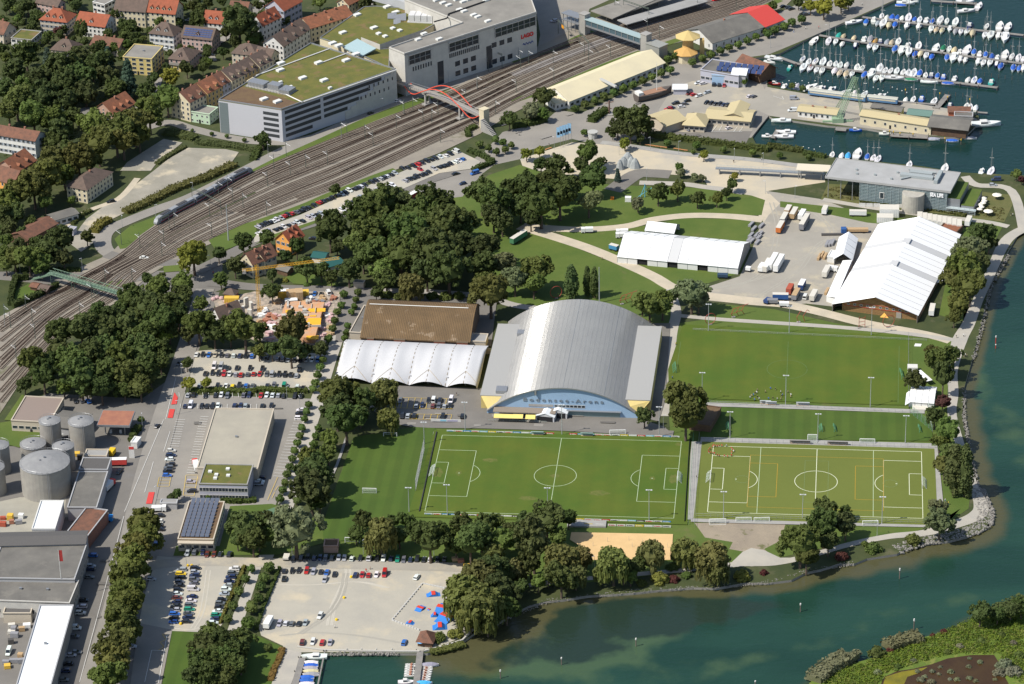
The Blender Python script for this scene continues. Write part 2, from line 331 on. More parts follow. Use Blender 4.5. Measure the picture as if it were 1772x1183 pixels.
sheet('park_lawn',GRASS,PX((1225,524),(1340,535),(1450,560),(1520,572),(1600,585),(1640,590),(1680,560),(1625,545),(1640,470),(1680,375),(1735,385),(1680,500),(1665,575),(1655,640),(1645,720),(1680,850),(1676,880),(1640,905),(1560,925),(1440,945),(1300,975),(1050,1005),(930,1015),(800,980),(600,962),(560,945),(555,915),(612,757),(750,733),(1160,752),(1152,640),(1170,560),(1226,552)))
sheet('park_lawn',GRASS,PX((1350,348),(1480,362),(1650,395),(1735,392),(1720,420),(1660,400),(1500,385),(1440,372),(1350,358)))
sheet('garden',mat('roof_terrace_meadow',(.13,.12,.045),col2=(.09,.10,.03),scale=.15,var=.2),PX((1420,345),(1433,318),(1680,330),(1760,338),(1738,384),(1650,372)))
sheet('bare_patch',DIRT,PX((1202,905),(1360,903),(1352,935),(1322,950),(1345,968),(1290,955),(1262,950),(1268,938),(1220,930)))
sheet('path',PATHM,PX((1264,975),(1285,955),(1300,948),(1322,952),(1350,965),(1400,965),(1352,976),(1300,980)))
sheet('grass_strip',GRASS,PX((1360,903),(1560,905),(1610,912),(1650,897),(1662,880),(1640,905),(1560,925),(1440,945)))
sh2=[p for p in sh]
mb=MB();LV[0]+=.004;mb.strip(sh[1:-4],9,LV[0]);
GR2=mat('shingle',(.36,.33,.27),col2=(.28,.24,.18),scale=.2,var=.2)
path('path',PATHM,PX((1780,392),(1742,415),(1715,470),(1692,520),(1676,560),(1660,590),(1648,640),(1650,680),(1648,720),(1668,790),(1684,840),(1697,872),(1692,890),(1660,905),(1600,922),(1540,928),(1470,942),(1400,962),(1340,974),(1280,976),(1200,985),(1120,992),(1060,998),(1000,1002),(920,1012),(880,1020),(840,1010)),[6,6,5,5,6,7,5,4.5,4,4,4,6,7,6,5,4,3.5,3.5,4,4,3,3,3,3,3,3])
path('dirt_track',DIRTP,PX((900,392),(960,410),(1020,430),(1080,455),(1130,478),(1165,498),(1205,508)),7)
path('dirt_track',DIRTP,PX((905,392),(1000,397),(1080,392),(1130,380),(1190,373),(1260,374),(1320,380)),[8,6,6,6,6,6,7])
path('dirt_track',DIRTP,PX((1220,512),(1300,521),(1360,527),(1420,540),(1500,560),(1600,578),(1645,590)),[8,8,7,7,7,6,6])
path('path',PATHM,PX((1165,545),(1240,552),(1330,558),(1450,566),(1560,576),(1650,588)),3.5)
path('path',PATHM,PX((1160,500),(1170,540),(1163,575),(1160,620),(1153,670),(1150,720)),[4,5,5,4,4,4])
path('footpath',CONC,PX((1040,246),(1100,254),(1180,266),(1300,276),(1430,293)),4.5)
path('path',PATHM,PX((1424,345),(1500,358),(1600,372),(1700,383),(1745,392)),4)
path('path',PATHM,PX((1772,402),(1750,330),(1690,320),(1670,305)),5)
path('park_path',PATHM,TX(12,(880,80),(1180,90),(1330,110),(1450,125),(1600,150)),5)
path('park_path',ASPH,PX((1060,330),(1100,302),(1130,300),(1160,302)),10)
path('park_path',mat('shaded_path',(.33,.31,.28)),PX((640,503),(720,504),(800,509),(850,516),(900,530),(1000,540)),5)
prom=PX((606,500),(592,560),(572,620),(556,672),(543,712),(528,760),(512,820),(497,868),(478,915),(462,960),(436,1015),(412,1070),(398,1110))
path('promenade',PATHM,prom,[6,6,6,6,7,7,7,7,7,6,6,5,5])
sheet('car_park',GRAV,PX((272,962),(330,968),(470,972),(640,974),(800,978),(826,990),(800,1060),(806,1100),(742,1127),(522,1129),(484,1135),(490,1118),(452,1100),(446,1080),(484,985),(440,982),(385,1080),(372,1095),(298,1092),(240,1080),(250,1030)))
LOT=LV[0]
sheet('lawn',LAWN,PX((298,1092),(372,1096),(440,1098),(490,1120),(470,1190),(280,1190)))
sheet('pavement',ASPHL,PX((240,1078),(298,1090),(278,1190),(225,1190)))
sheet('footpath',PATHM,PX((490,1122),(522,1130),(502,1190),(468,1190)))
sheet('planted_strip',GRASSD,PX((418,980),(436,980),(392,1078),(368,1078)))
sheet('planted_strip',GRASSD,PX((452,982),(482,985),(446,1080),(418,1085)))
sheet('garden_lawn',GRASS,PX((398,876),(470,872),(500,880),(560,905),(560,940),(480,960),(300,962),(305,945),(380,945)))
sheet('tennis_court',mat('court_green',(.10,.17,.10),var=.1),TX(20,(1790,1180),(1900,1140),(1890,1240),(1770,1250)))
path('road',ASPHL,PX((930,96),(886,110),(768,149),(693,176),(643,196),(556,234),(490,262),(443,285),(391,311),(325,343),(275,361),(222,382),(188,398),(177,416),(186,436),(215,447),(260,452),(310,455),(340,465)),[9,9,9,9,9,9,9,8,7.5,7.5,7.5,7.5,8,9,8,8,8,9,9],kerb=False)
path('road',ASPHL,PX((556,234),(500,246),(443,245),(420,242),(385,236),(330,222),(290,212),(240,225)),7)
path('road',ASPH,PX((340,470),(380,450),(443,418),(545,386),(600,367),(660,345),(712,322),(790,296)),[8,8,7,7,7,7,7,8])
path('road',ASPH,PX((365,488),(443,497),(570,501),(640,505),(660,506)),[9,7,7,8,8])
path('road',ASPHL,PX((355,500),(330,580),(312,640),(296,690),(278,750),(258,820),(243,880),(226,960),(205,1040),(182,1110),(158,1190)),[9,9,10,11,12,12,12,11,11,10,10])
path('road',GRAVG,PX((258,980),(330,972),(480,974),(640,978),(800,982)),7)
sheet('waste_ground',WASTE,TX(10,(560,560),(480,500),(560,380),(600,330),(720,240),(850,160),(1060,0),(1160,-80),(1300,-160),(1560,-150),(1650,-130),(1600,-60),(1300,60),(1000,220),(860,290),(780,330),(660,440),(640,500)))
sheet('waste_ground',WASTE,TX(0,(830,1180),(880,1120),(1130,960),(1260,985),(1080,1130),(1040,1181)))
path('dirt_track',DIRTP,TX(10,(330,500),(440,390),(600,280),(820,190),(950,50)),3.5)
LV[0]+=.004
sheet('railway_bed',BALL,PX((1400,-30),(1360,10),(1270,50),(1140,82),(1050,112),(960,160),(880,200),(830,232),(760,265),(690,292),(592,333),(500,368),(443,392),(350,428),(310,447),(262,474),(205,522),(160,545),(100,580),(75,592),(33,665),(0,716),(-60,790),(-120,700),(0,548),(90,500),(140,462),(190,440),(232,398),(330,345),(443,290),(560,240),(600,228),(720,180),(790,150),(886,100),(950,72),(1010,40),(1090,5),(1180,-40)))
path('grass_verge',GRASS,PX((420,306),(480,278),(556,245),(640,207),(720,178),(790,158)),[3,6,7,7,8,5])
path('grass_verge',GRASS,TX(2,(0,430),(300,335),(440,265),(560,215)),4)
path('grass_verge',GRASS,PX((886,176),(960,150),(1050,112),(1110,90)),5)
path('grass_verge',GRASS,PX((1140,80),(1200,60),(1280,30),(1350,0)),5)
path('grass_verge',GRASS,PX((1180,62),(1330,0)),3)
path('grass_verge',GRASS,TX(11,(0,355),(300,250),(500,165),(800,45),(960,-10)),4)
sheet('grass_verge',GRASS,TX(10,(790,470),(900,380),(1060,320),(1330,180),(1400,160),(1120,300),(1060,380),(960,450),(900,530),(830,540)))
sheet('grass_verge',GRASS,TX(10,(1440,480),(1640,380),(1772,340),(1772,450),(1600,530),(1500,560)))
path('grass_verge',GRASSD,TX(10,(900,560),(1120,470),(1320,370),(1560,260),(1772,150)),3)
sheet('sidewalk',ASPH,TX(10,(620,690),(1000,700),(980,760),(560,740)))
path('level_crossing',ASPH,PX((185,440),(215,448),(255,452),(305,456)),8)
path('level_crossing',ASPH,PX((120,477),(170,477),(250,479),(310,478)),6)
path('grass_verge',GRASS,TX(10,(700,830),(780,780),(850,755)),5)
path('grass_verge',GRASS,TX(10,(1130,680),(1250,670)),7)
sheet('car_park',GRAV,PX((440,412),(452,396),(520,372),(600,336),(690,300),(760,268),(795,262),(832,280),(820,292),(760,300),(700,326),(600,365),(540,385),(470,412),(440,420)))
sheet('grass_verge',GRASS,PX((440,424),(470,414),(545,387),(548,381),(470,407)))
sheet('garden_lawn',GRASS,TX(11,(200,740),(280,680),(560,770),(570,800),(260,780)))
sheet('garden_lawn',GRASS,TX(10,(100,830),(200,780),(300,800),(200,900),(90,890)))
sheet('tank_lawn',GRASS,TX(20,(-10,560),(100,545),(275,590),(275,690),(130,730),(-10,690)))
sheet('lawn',GRASS,TX(20,(30,540),(150,365),(190,370),(90,545)))
sheet('building_site',mat('site_rubble',(.34,.29,.235),col2=(.22,.19,.15),scale=.3,var=.25,col3=(.42,.34,.26),scale2=.5),PX((370,520),(440,505),(590,505),(583,560),(560,600),(440,590),(380,560)))
sheet('hall_yard',ASPH,PX((590,510),(640,508),(860,520),(850,600),(580,592)))
sheet('shaded_yard',ASPH,PX((1100,560),(1160,560),(1152,690),(1140,730),(1100,720)))
sheet('street_lane',ASPHL,TX(0,(1130,340),(1240,310),(1480,380),(1500,420),(1400,440),(1150,360)))
sheet('street_lane',ASPHL,TX(0,(900,760),(1080,560),(1130,510),(1110,600),(960,770)))
path('street_lane',ASPHL,PX((300,120),(345,88),(400,60),(440,20),(480,-20)),6)
path('street_lane',ASPHL,TX(1,(100,470),(180,440),(380,290),(620,110),(800,20)),5)
sheet('volleyball_court',SAND,TX(32,(410,138),(1112,152),(1100,330),(560,330),(480,240),(400,190)))
sheet('training_lawn',LAWN,PX((612,757),(745,735),(757,745),(722,890),(700,925),(560,940),(558,912)))
sheet('training_lawn',LAWN,PX((1232,704),(1410,712),(1588,714),(1612,742),(1615,764),(1208,760)))
sheet('pitch_grass',PITCH,PX((1182,562),(1572,582),(1572,702),(1420,698),(1158,688),(1156,640)))
path('footpath',CONC,PX((1215,700),(1400,706),(1600,713)),3.6)
path('footpath',CONC,PX((1212,763),(1400,768),(1612,774)),6.2)
path('footpath',CONC,PX((1612,772),(1617,820),(1622,870),(1624,892)),5)
path('footpath',CONC,PX((1207,765),(1200,830),(1193,900)),5)
path('footpath',CONC,PX((1196,898),(1300,901),(1480,905),(1630,908)),5.5)
path('footpath',CONC,PX((1190,905),(1130,902),(900,897),(722,893)),2.2)
path('footpath',CONC,PX((753,748),(738,820),(720,890)),1.5)
path('road',ASPH,PX((640,700),(700,733),(850,737),(1000,742),(1165,752)),[3,4.5,6,6,6])
path('dirt_track',CONC,PX((600,757),(585,800),(572,830)),1.2)
TYR=mat('tyre_marks',(.45,.42,.35),var=.1);TYRD=mat('dark_tyre_marks',(.33,.31,.26),var=.15)
KEEP=LV[0];LV[0]=LOT+.004
for pts,m in(((530,345),(600,365),(635,400),(615,470),(575,560),(530,660),(505,780)),TYR),(((280,350),(480,352),(600,358),(800,372),(1100,385)),TYRD),(((180,850),(400,830),(700,850),(1000,900)),TYRD),(((180,500),(400,500),(700,480),(900,520)),TYR),(((620,420),(590,560),(500,700),(300,840)),TYRD):
 for d in(-1.1,-.5,.6,1.2):path('tyre_track',m,[T(31,x,y)+Vector((d,0,0))for x,y in pts],.5,raise_=.002)
for pts in(((1440,400),(1420,550),(1390,700),(1330,800)),((1180,800),(1320,810),(1400,790))):
 for d in(-.8,.8):path('tyre_track',TYR,[T(30,x,y)+Vector((d,0,0))for x,y in pts],.5,raise_=.002)
LV[0]=FEST+.008
for pts in(((1230,500),(1320,480),(1400,440),(1440,400),(1400,360)),((1300,520),(1380,470),(1420,420),(1490,400)),((1335,350),(1345,400),(1320,470),(1260,500))):
 for d in(-1,1):path('tyre_track',TYRD,[G(x,y)+Vector((d,0,0))for x,y in pts],.6,raise_=.002)
LV[0]=KEEP;r_=random.Random(3);LV[0]+=.004;pm_=[mat('asphalt_patch',(.13,.122,.11),var=.1),mat('asphalt_patch_pale',(.24,.225,.2),var=.1)]
for k in range(46):
 x,y=r_.choice(((r_.uniform(330,500),r_.uniform(700,850)),(r_.uniform(160,250),r_.uniform(880,1150)),(r_.uniform(860,1250),r_.uniform(175,240)),(r_.uniform(700,1100),r_.uniform(715,738))))
 p=G(x,y);a=r_.uniform(-.1,.1)+(.6 if y<300 else-.1);l,w_=r_.uniform(1.5,8),r_.uniform(.8,2.6);c,s_=cos(a),sin(a);mb=MB();mb.add([(p.x+c*u-s_*v,p.y+s_*u+c*v,LV[0]+k*.0002)for u,v in((-l/2,-w_/2),(l/2,-w_/2),(l/2,w_/2),(-l/2,w_/2))],[(0,1,2,3)]);mb.build('asphalt_patch',[pm_[k%2]],kind='structure')
# pitches with painted lines (local frame of each pitch)
def frame(x0,y0,yw):return lambda u,v:Vector((x0+u*cos(yw)-v*sin(yw),y0+u*sin(yw)+v*cos(yw)-YC,0))
def pitch_lines(name,fr,Lh,Wh,mt,wd,z,extra=()):
 mb=MB()
 def ln(u0,v0,u1,v1,w_=wd):
  p,q=fr(u0,v0),fr(u1,v1);mb.strip([p,q],w_,z);
 def arc(u,v,r,a0,a1,n=40,w_=wd):mb.strip([fr(u+r*cos(a0+(a1-a0)*i/n),v+r*sin(a0+(a1-a0)*i/n))for i in range(n+1)],w_,z)
 for s in(1,-1):
  ln(-Lh,s*Wh,Lh,s*Wh);ln(s*Lh,-Wh,s*Lh,Wh)
  ln(s*(Lh-16.5),-20.16,s*(Lh-16.5),20.16);ln(s*(Lh-5.5),-9.16,s*(Lh-5.5),9.16)
  for t in(1,-1):ln(s*Lh,t*20.16,s*(Lh-16.5),t*20.16);ln(s*Lh,t*9.16,s*(Lh-5.5),t*9.16)
  a=math.acos(5.5/9.15);c=s*(Lh-11)
  if s>0:arc(c,0,9.15,PI-a,PI+a,16)
  else:arc(c,0,9.15,-a,a,16)
  arc(c,0,.25,0,2*PI,8,.2)
 ln(0,-Wh,0,Wh);arc(0,0,9.15,0,2*PI)
 mb.build(name,[mt],kind='structure')
PA=frame(17.333,1276.774,-.1041);PB=frame(129.20,1266.262,-.10742)
LV[0]+=.004;mb=MB();mb.add([(*PA(u,v).xy,LV[0])for u,v in((-60,-38.5),(59,-38.5),(57,37),(-57,38))],[(0,1,2,3)]);mb.build('pitch_grass',[PITCH],kind='structure')
mb=MB();mb.add([(*PB(u,v).xy,LV[0])for u,v in((-51,-34.5),(51.5,-34),(51,32),(-50.5,32.5))],[(0,1,2,3)]);mb.build('artificial_turf',[TURF],kind='structure')
def worn(fr,u,v,a,b_,seed):
 r2=random.Random(seed);LV[0]+=.001;mb=MB();mb.add([(*fr(u+cos(t*.393)*a*r2.uniform(.6,1.1),v+sin(t*.393)*b_*r2.uniform(.6,1.1)).xy,LV[0])for t in range(16)],[tuple(range(16))]);mb.build('worn_turf',[mat('worn_turf',(.12,.125,.03),var=.3,col2=(.085,.115,.018),scale=.5)],kind='structure')
for i,q in enumerate(((-51,0,2.2,5),(51,0,2.2,5),(-42,0,1.5,2.5),(42,0,1.4,2),(0,0,2.5,2),(-30,12,4,2),(20,-14,5,2.5),(52,31,2,2),(-10,-20,6,2))):worn(PA,*q,i)
pitch_lines('pitch_marking',PA,105.87/2,67.05/2,LINEG,.21,LV[0]+.006)
pitch_lines('turf_marking',PB,90.67/2,57.54/2,LINEW,.25,LV[0]+.004)
mb=MB();z=LV[0]+.02
for u in(-24.5,24.5):mb.strip([PB(u,-28.6),PB(u,28.6)],.22,z)
def rect(mb,fr,u0,v0,u1,v1,w_,z):
 for a,b_ in(((u0,v0),(u1,v0)),((u1,v0),(u1,v1)),((u1,v1),(u0,v1)),((u0,v1),(u0,v0))):mb.strip([fr(*a),fr(*b_)],w_,z)
mb.build('turf_marking',[LINEG],kind='structure')
mb=MB();rect(mb,PB,-28.8,-23.5,28.8,21.5,.16,z+.01);rect(mb,PB,-28.8,-14.5,-16.8,14.5,.2,z+.02);rect(mb,PB,16.8,-14.5,28.8,14.5,.2,z+.02);mb.build('turf_marking',[LINEO],kind='structure')
mb=MB()
for s in(1,-1):mb.strip([PB(s*31.7+3.1*cos(t*PI/12),3.1*sin(t*PI/12))for t in range(25)],.16,z+.01)
rect(mb,PB,-5,-18,5.2,18,.13,z+.006);mb.build('turf_marking',[mat('faint_line',(.16,.22,.10))],kind='structure')
mb=MB();UP=lambda x,y:G(x,y)
zz=LV[0]+.004
mb.strip([G(1364,592),G(1360,690)],.2,zz);mb.strip([G(1556,600),G(1554,698)],.2,zz);mb.strip([G(1178,592),G(1170,645)],.2,zz)
c=G(1362,640)
mb.strip([Vector((c.x+9.15*cos(t/5),c.y+9.15*sin(t/5),0))for t in range(33)],.2,zz);mb.build('pitch_marking',[mat('faded_line',(.11,.17,.06))],kind='structure')
def lines(name,m,segs,wd=.13,rz=.0):
 LV[0]+=.004;mb=MB()
 for p,q in segs:mb.strip([p,q],wd,LV[0])
 return mb.build(name,[m],kind='structure')
def bays(rc,p0,p1,q0,n):
 a,b_,c=T(rc,*p0),T(rc,*p1),T(rc,*q0);d=c-a
 return[(a+(b_-a)*(i/n),a+(b_-a)*(i/n)+d)for i in range(n+1)]
sg=bays(20,(1215,537),(1172,720),(1278,540),11)+bays(20,(1385,517),(1290,905),(1440,520),22)
sg+=bays(21,(262,543),(120,928),(335,547),19)
lines('parking_marking',WHITEP,sg,.16)
sg=bays(20,(1240,380),(1772,385),(1236,350),13)+bays(20,(1245,460),(1772,462),(1247,430),13)
lines('parking_marking',WHITEP,sg,.13)
sg=bays(21,(970,387),(1360,395),(955,460),9)+[(T(21,975,386),T(21,1375,396)),(T(21,960,458),T(21,1360,465))]
sg+=bays(21,(1070,500),(1352,505),(1060,535),6)+[(T(21,1060,535),T(21,1345,540)),(T(21,1070,500),T(21,1352,504))]
sg+=[(T(21,150,935),T(21,80,1095)),(T(21,155,995),T(21,130,1030)),(T(21,130,1040),T(21,110,1080))]
for(a,b_,c,d)in(((1100,937),(1180,937),(1168,1000),(1086,1000)),((1285,922),(1368,922),(1340,1065),(1265,1060))):
 q=[T(20,*k)for k in(a,b_,c,d)];sg+=[(q[i],q[(i+1)%4])for i in range(4)]
 for t in((.33,.66)if a[0]==1100 else(.2,.4,.6,.8)):sg.append((q[0]+(q[3]-q[0])*t,q[1]+(q[2]-q[1])*t))
sg+=[(T(30,1120,843),T(30,1160,845)),(T(30,1120,843),T(30,1150,880)),(T(30,1150,880),T(30,1105,900)),(T(30,1105,900),T(30,1135,930)),(T(30,1135,930),T(30,1095,955))]
lines('parking_marking',YELP,sg,.16)
sg=[(T(2,1350,912),T(2,1590,912)),(T(2,1425,858),T(2,1380,912)),(T(2,1455,862),T(2,1430,905)),(T(2,1560,875),T(2,1530,912)),(T(2,1595,880),T(2,1570,912)),(T(30,1048,955),T(30,1130,958)),(T(30,1048,955),T(30,1000,1175)),(T(30,1155,845),T(30,1095,1181)),(T(3,40,665),T(3,110,690)),(T(3,100,668),T(3,115,690))]
lines('parking_marking',WHITEP,sg,.16)
for q in(((1172,465),(1208,467),(1193,527),(1157,527)),((1205,350),(1228,385),(1220,432),(1182,435)),((1028,1040),(1068,1040),(1050,1120),(1008,1120))):
 sheet('cycle_lane_marking',REDP,TX(20,*q))
sg=[]
for a,b_ in(((1215,250),(1145,535)),((1175,620),(1130,760)),((1060,830),(1000,1040)),((1130,540),(860,1175))):sg.append((T(20,*a),T(20,*b_)))
sg+=[(T(30,855,30),T(30,770,360)),(T(30,770,360),T(30,550,1175))]
lines('road_marking',WHITEP,sg,.14)
for a,b_,wv in(((1143,540),(1070,815),1.3),((1068,840),(1018,1025),1.3),((992,1130),(960,1240),1.3)):
 LV[0]+=.004;mb=MB();p,q=T(20,*a),T(20,*b_);mb.strip([p,q],wv,.16,z0=0);mb.build('kerbed_island',[mat('hedge_soil',(.07,.06,.035),var=.3)],kind='structure')
def rocks(name,pts,width,n,smin,smax,kind='stuff'):
 mb=MB();
 for k in range(n):
  i=random.randrange(len(pts)-1);p=pts[i]+(pts[i+1]-pts[i])*random.random();
  d=(pts[i+1]-pts[i]).normalized();off=uni(-width/2,width/2);x=p.x-d.y*off;y=p.y+d.x*off;s=uni(smin,smax);z=max(-1.0,min(.1,-.5))+uni(0,.6)
  a=uni(0,3);ring=[[(x+cos(a+t*2*PI/5)*s*r_,y+sin(a+t*2*PI/5)*s*r_*.8,z+h)for t in range(5)]for r_,h in((1,-.4*s),(.8,.35*s),(.35,.6*s))]
  mb.loft(ring)
 return mb.build(name,[LIM],kind=kind)
tip=PX((1552,950),(1600,934),(1640,928),(1680,918),(1703,905),(1708,888),(1700,868),(1690,845))
rocks('shore_rubble',tip,7,1500,.3,.7)
rocks('shore_rubble',PX((1668,672),(1668,720),(1678,780),(1692,842)),1.8,400,.2,.5)
rocks('shore_rubble',PX((1745,440),(1715,492),(1700,560),(1684,620)),2,400,.2,.5)
rocks('shore_shingle',PX((870,1072),(950,1038),(1060,1026),(1145,1018),(1240,1015),(1330,1006),(1400,987),(1478,973)),2.6,900,.12,.35)
rocks('shore_rubble',PX((572,1129),(690,1129)),3,250,.3,.6)
# trees: unit meshes (crown 10 m wide), copied as separate things
LEAF=mat('foliage',objcol=True,col2=(.62,.66,.55),scale=.35,var=.35,rough=.75,spec=.2,col3=None)
for _n in LEAF.node_tree.nodes:
 if _n.type=='MAP_RANGE' and _n.inputs[4].default_value>1.2:_n.inputs[3].default_value,_n.inputs[4].default_value=.9,1.85
_t=LEAF.node_tree;_b=_t.nodes['Principled BSDF'];_tr=nd(_t,'ShaderNodeBsdfTranslucent');_mx=nd(_t,'ShaderNodeMixShader');_mx.inputs[0].default_value=.36
_t.links.new(_b.inputs['Base Color'].links[0].from_socket,_tr.inputs[0]);_t.links.new(_b.outputs[0],_mx.inputs[1]);_t.links.new(_tr.outputs[0],_mx.inputs[2]);_t.links.new(_mx.outputs[0],_t.nodes['Material Output'].inputs[0])
BARK=mat('bark',(.10,.075,.055),var=.3)
def leaf_cloud(centers,rads,n,size,stretch=(1,1),droop=0.,norm_j=.4,squash=1.):
 """quads scattered on the shells of many small clumps"""
 vs=[];
 for(c,r)in zip(centers,rads):
  d=rng.normal(size=(n,3));d/=np.linalg.norm(d,axis=1)[:,None]
  rr=r*(.62+.42*rng.random(n));p=np.array(c)+d*rr[:,None]*np.array([1,1,squash])
  if droop:p[:,2]-=droop*rng.random(n)*r
  nrm=d+rng.normal(size=(n,3))*norm_j;nrm[:,2]+=.25;nrm/=np.linalg.norm(nrm,axis=1)[:,None]
  t=np.cross(nrm,rng.normal(size=(n,3)));t/=np.linalg.norm(t,axis=1)[:,None];b=np.cross(nrm,t)
  if stretch[1]!=1:
   b=np.tile([0,0,1.],(n,1))+rng.normal(size=(n,3))*.15;t=np.cross(b,nrm);t/=np.linalg.norm(t,axis=1)[:,None]
  s=size*(.6+.8*rng.random(n))[:,None]
  vs.append(np.stack([p-t*s*stretch[0]-b*s*stretch[1],p+t*s*stretch[0]-b*s*stretch[1]*.6,p+t*s*stretch[0]*.8+b*s*stretch[1],p-t*s*stretch[0]*.9+b*s*stretch[1]*.7],1))
 return np.concatenate(vs).reshape(-1,3)
def mesh_quads(name,v,m,extra=None):
 me=bpy.data.meshes.new(name);n=len(v)//4;f=np.arange(n*4).reshape(n,4)
 vl=v.tolist();fl=f.tolist()
 if extra:b=len(vl);vl+=[tuple(p)for p in extra.v];fl+=[[i+b for i in q]for q in extra.f]
 me.from_pydata(vl,[],fl);me.materials.append(m);me.update();return me
def core(rx,rz,cz,jag=.18,seed=0):
 r_=random.Random(seed);mb=MB();rings=[]
 for j in range(6):
  ph=-PI/2+PI*(j+.5)/6
  rings.append([(cos(t*PI/4)*cos(ph)*rx*(1+r_.uniform(-jag,jag)),sin(t*PI/4)*cos(ph)*rx*(1+r_.uniform(-jag,jag)),cz+sin(ph)*rz)for t in range(8)])
 mb.loft(rings);return mb
def crown_broad(seed,rx=5.,rz=4.6,cz=7.2,nc=86,lobes=6):
 r_=random.Random(seed);cs,rs=[],[]
 L_=[(r_.uniform(-.42,.42)*rx,r_.uniform(-.42,.42)*rx,cz+r_.uniform(-.35,.45)*rz,r_.uniform(.5,.68))for _ in range(lobes)]+[(0,0,cz,.72)]
 for k in range(nc):
  lx,ly,lz,lr=L_[k%len(L_)];th=r_.uniform(0,2*PI);ph=math.asin(r_.uniform(-.55,1));q=.92
  cs.append((lx+cos(th)*cos(ph)*rx*lr*q,ly+sin(th)*cos(ph)*rx*lr*q,lz+sin(ph)*rz*lr*q));rs.append(r_.uniform(.11,.22)*rx)
 return mesh_quads('crown',leaf_cloud(cs,rs,38,.31),LEAF,core(rx*.66,rz*.66,cz,seed=seed))
def crown_poplar(seed):
 r_=random.Random(seed);cs,rs=[],[]
 for k in range(60):
  z=r_.uniform(2,27);e=(1-abs((z-11)/17)**2.2)if z>11 else .65+.35*z/11;rad=4.0*max(.12,e);th=r_.uniform(0,6.28)
  cs.append((cos(th)*rad*.75,sin(th)*rad*.75,z));rs.append(1.1+.5*e)
 return mesh_quads('crown',leaf_cloud(cs,rs,50,.38,squash=1.7),LEAF,core(2.9,11.5,13.5,seed=seed))
def crown_willow(seed):
 r_=random.Random(seed);cs,rs=[],[]
 for k in range(46):
  th=r_.uniform(0,6.28);q=sqrt(r_.random());z=7.2+2.8*sqrt(max(0,1-q*q))-r_.uniform(0,3.2)*q
  cs.append((cos(th)*q*4.4,sin(th)*q*4.4,z));rs.append(r_.uniform(.8,1.3))
 a=leaf_cloud(cs,rs,34,.36);b=leaf_cloud([(x,y,z-1.8)for x,y,z in cs],[r*1.0 for r in rs],26,.32,stretch=(.55,2.6),droop=1.4)
 return mesh_quads('crown',np.concatenate([a,b]),LEAF,core(3.4,3.6,6.0,seed=seed))
def crown_conifer(seed):
 r_=random.Random(seed);cs,rs=[],[]
 for k in range(60):
  z=1.5+12.5*(k/60);rad=4.4*(1-z/15.5)+.25;th=k*2.4;cs.append((cos(th)*rad*.8,sin(th)*rad*.8,z));rs.append(.45+.2*rad)
 return mesh_quads('crown',leaf_cloud(cs,rs,34,.36,squash=.5,droop=.4),LEAF,core(2.2,5.5,6.6,seed=seed))
def crown_round(seed,rx=5.,rz=4.6,cz=7.0):
 r_=random.Random(seed);cs,rs=[],[]
 for k in range(26):
  th=r_.uniform(0,6.28);ph=math.asin(r_.uniform(-.8,1));cs.append((cos(th)*cos(ph)*rx*.72,sin(th)*cos(ph)*rx*.72,cz+sin(ph)*rz*.72));rs.append(1.7)
 return mesh_quads('crown',leaf_cloud(cs,rs,32,.52),LEAF,core(rx*.75,rz*.75,cz,seed=seed))
def crown_shrub(seed):
 r_=random.Random(seed);cs,rs=[],[]
 for k in range(30):
  th=r_.uniform(0,6.28);ph=math.asin(r_.uniform(0,1));cs.append((cos(th)*cos(ph)*3.9,sin(th)*cos(ph)*3.9,.8+sin(ph)*3.6));rs.append(r_.uniform(1.,1.6))
 return mesh_quads('crown',leaf_cloud(cs,rs,40,.36),LEAF,core(3.4,2.8,1.8,seed=seed))
def trunk_mesh(r,h,top,spread,n=4,seed=0):
 r_=random.Random(seed);mb=MB();mb.beam((0,0,-.3),(0,0,h),(r,r*.7),n=7)
 for k in range(n):
  a=6.28*k/n+r_.uniform(-.4,.4);mb.beam((0,0,h*.9),(cos(a)*spread,sin(a)*spread,top),(r*.5,r*.15),n=5)
 return mb.mesh('trunk',BARK)
CR={'b':[crown_broad(s)for s in range(1,6)],'w':[crown_willow(s)for s in(11,12,13)],'p':[crown_poplar(21),crown_poplar(22)],'c':[crown_conifer(31),crown_conifer(32)],'k':[crown_round(s)for s in(41,42)],'h':[crown_shrub(s)for s in(51,52,53)]}
TRK={'b':trunk_mesh(.45,4.,7.5,2.4),'w':trunk_mesh(.5,4.,7.,2.4),'p':trunk_mesh(.55,4,14,.8),'c':trunk_mesh(.35,9,12,.2,2),'k':trunk_mesh(.28,4.2,7.,1.6,3),'h':trunk_mesh(.2,.8,2.,1.5,5)}
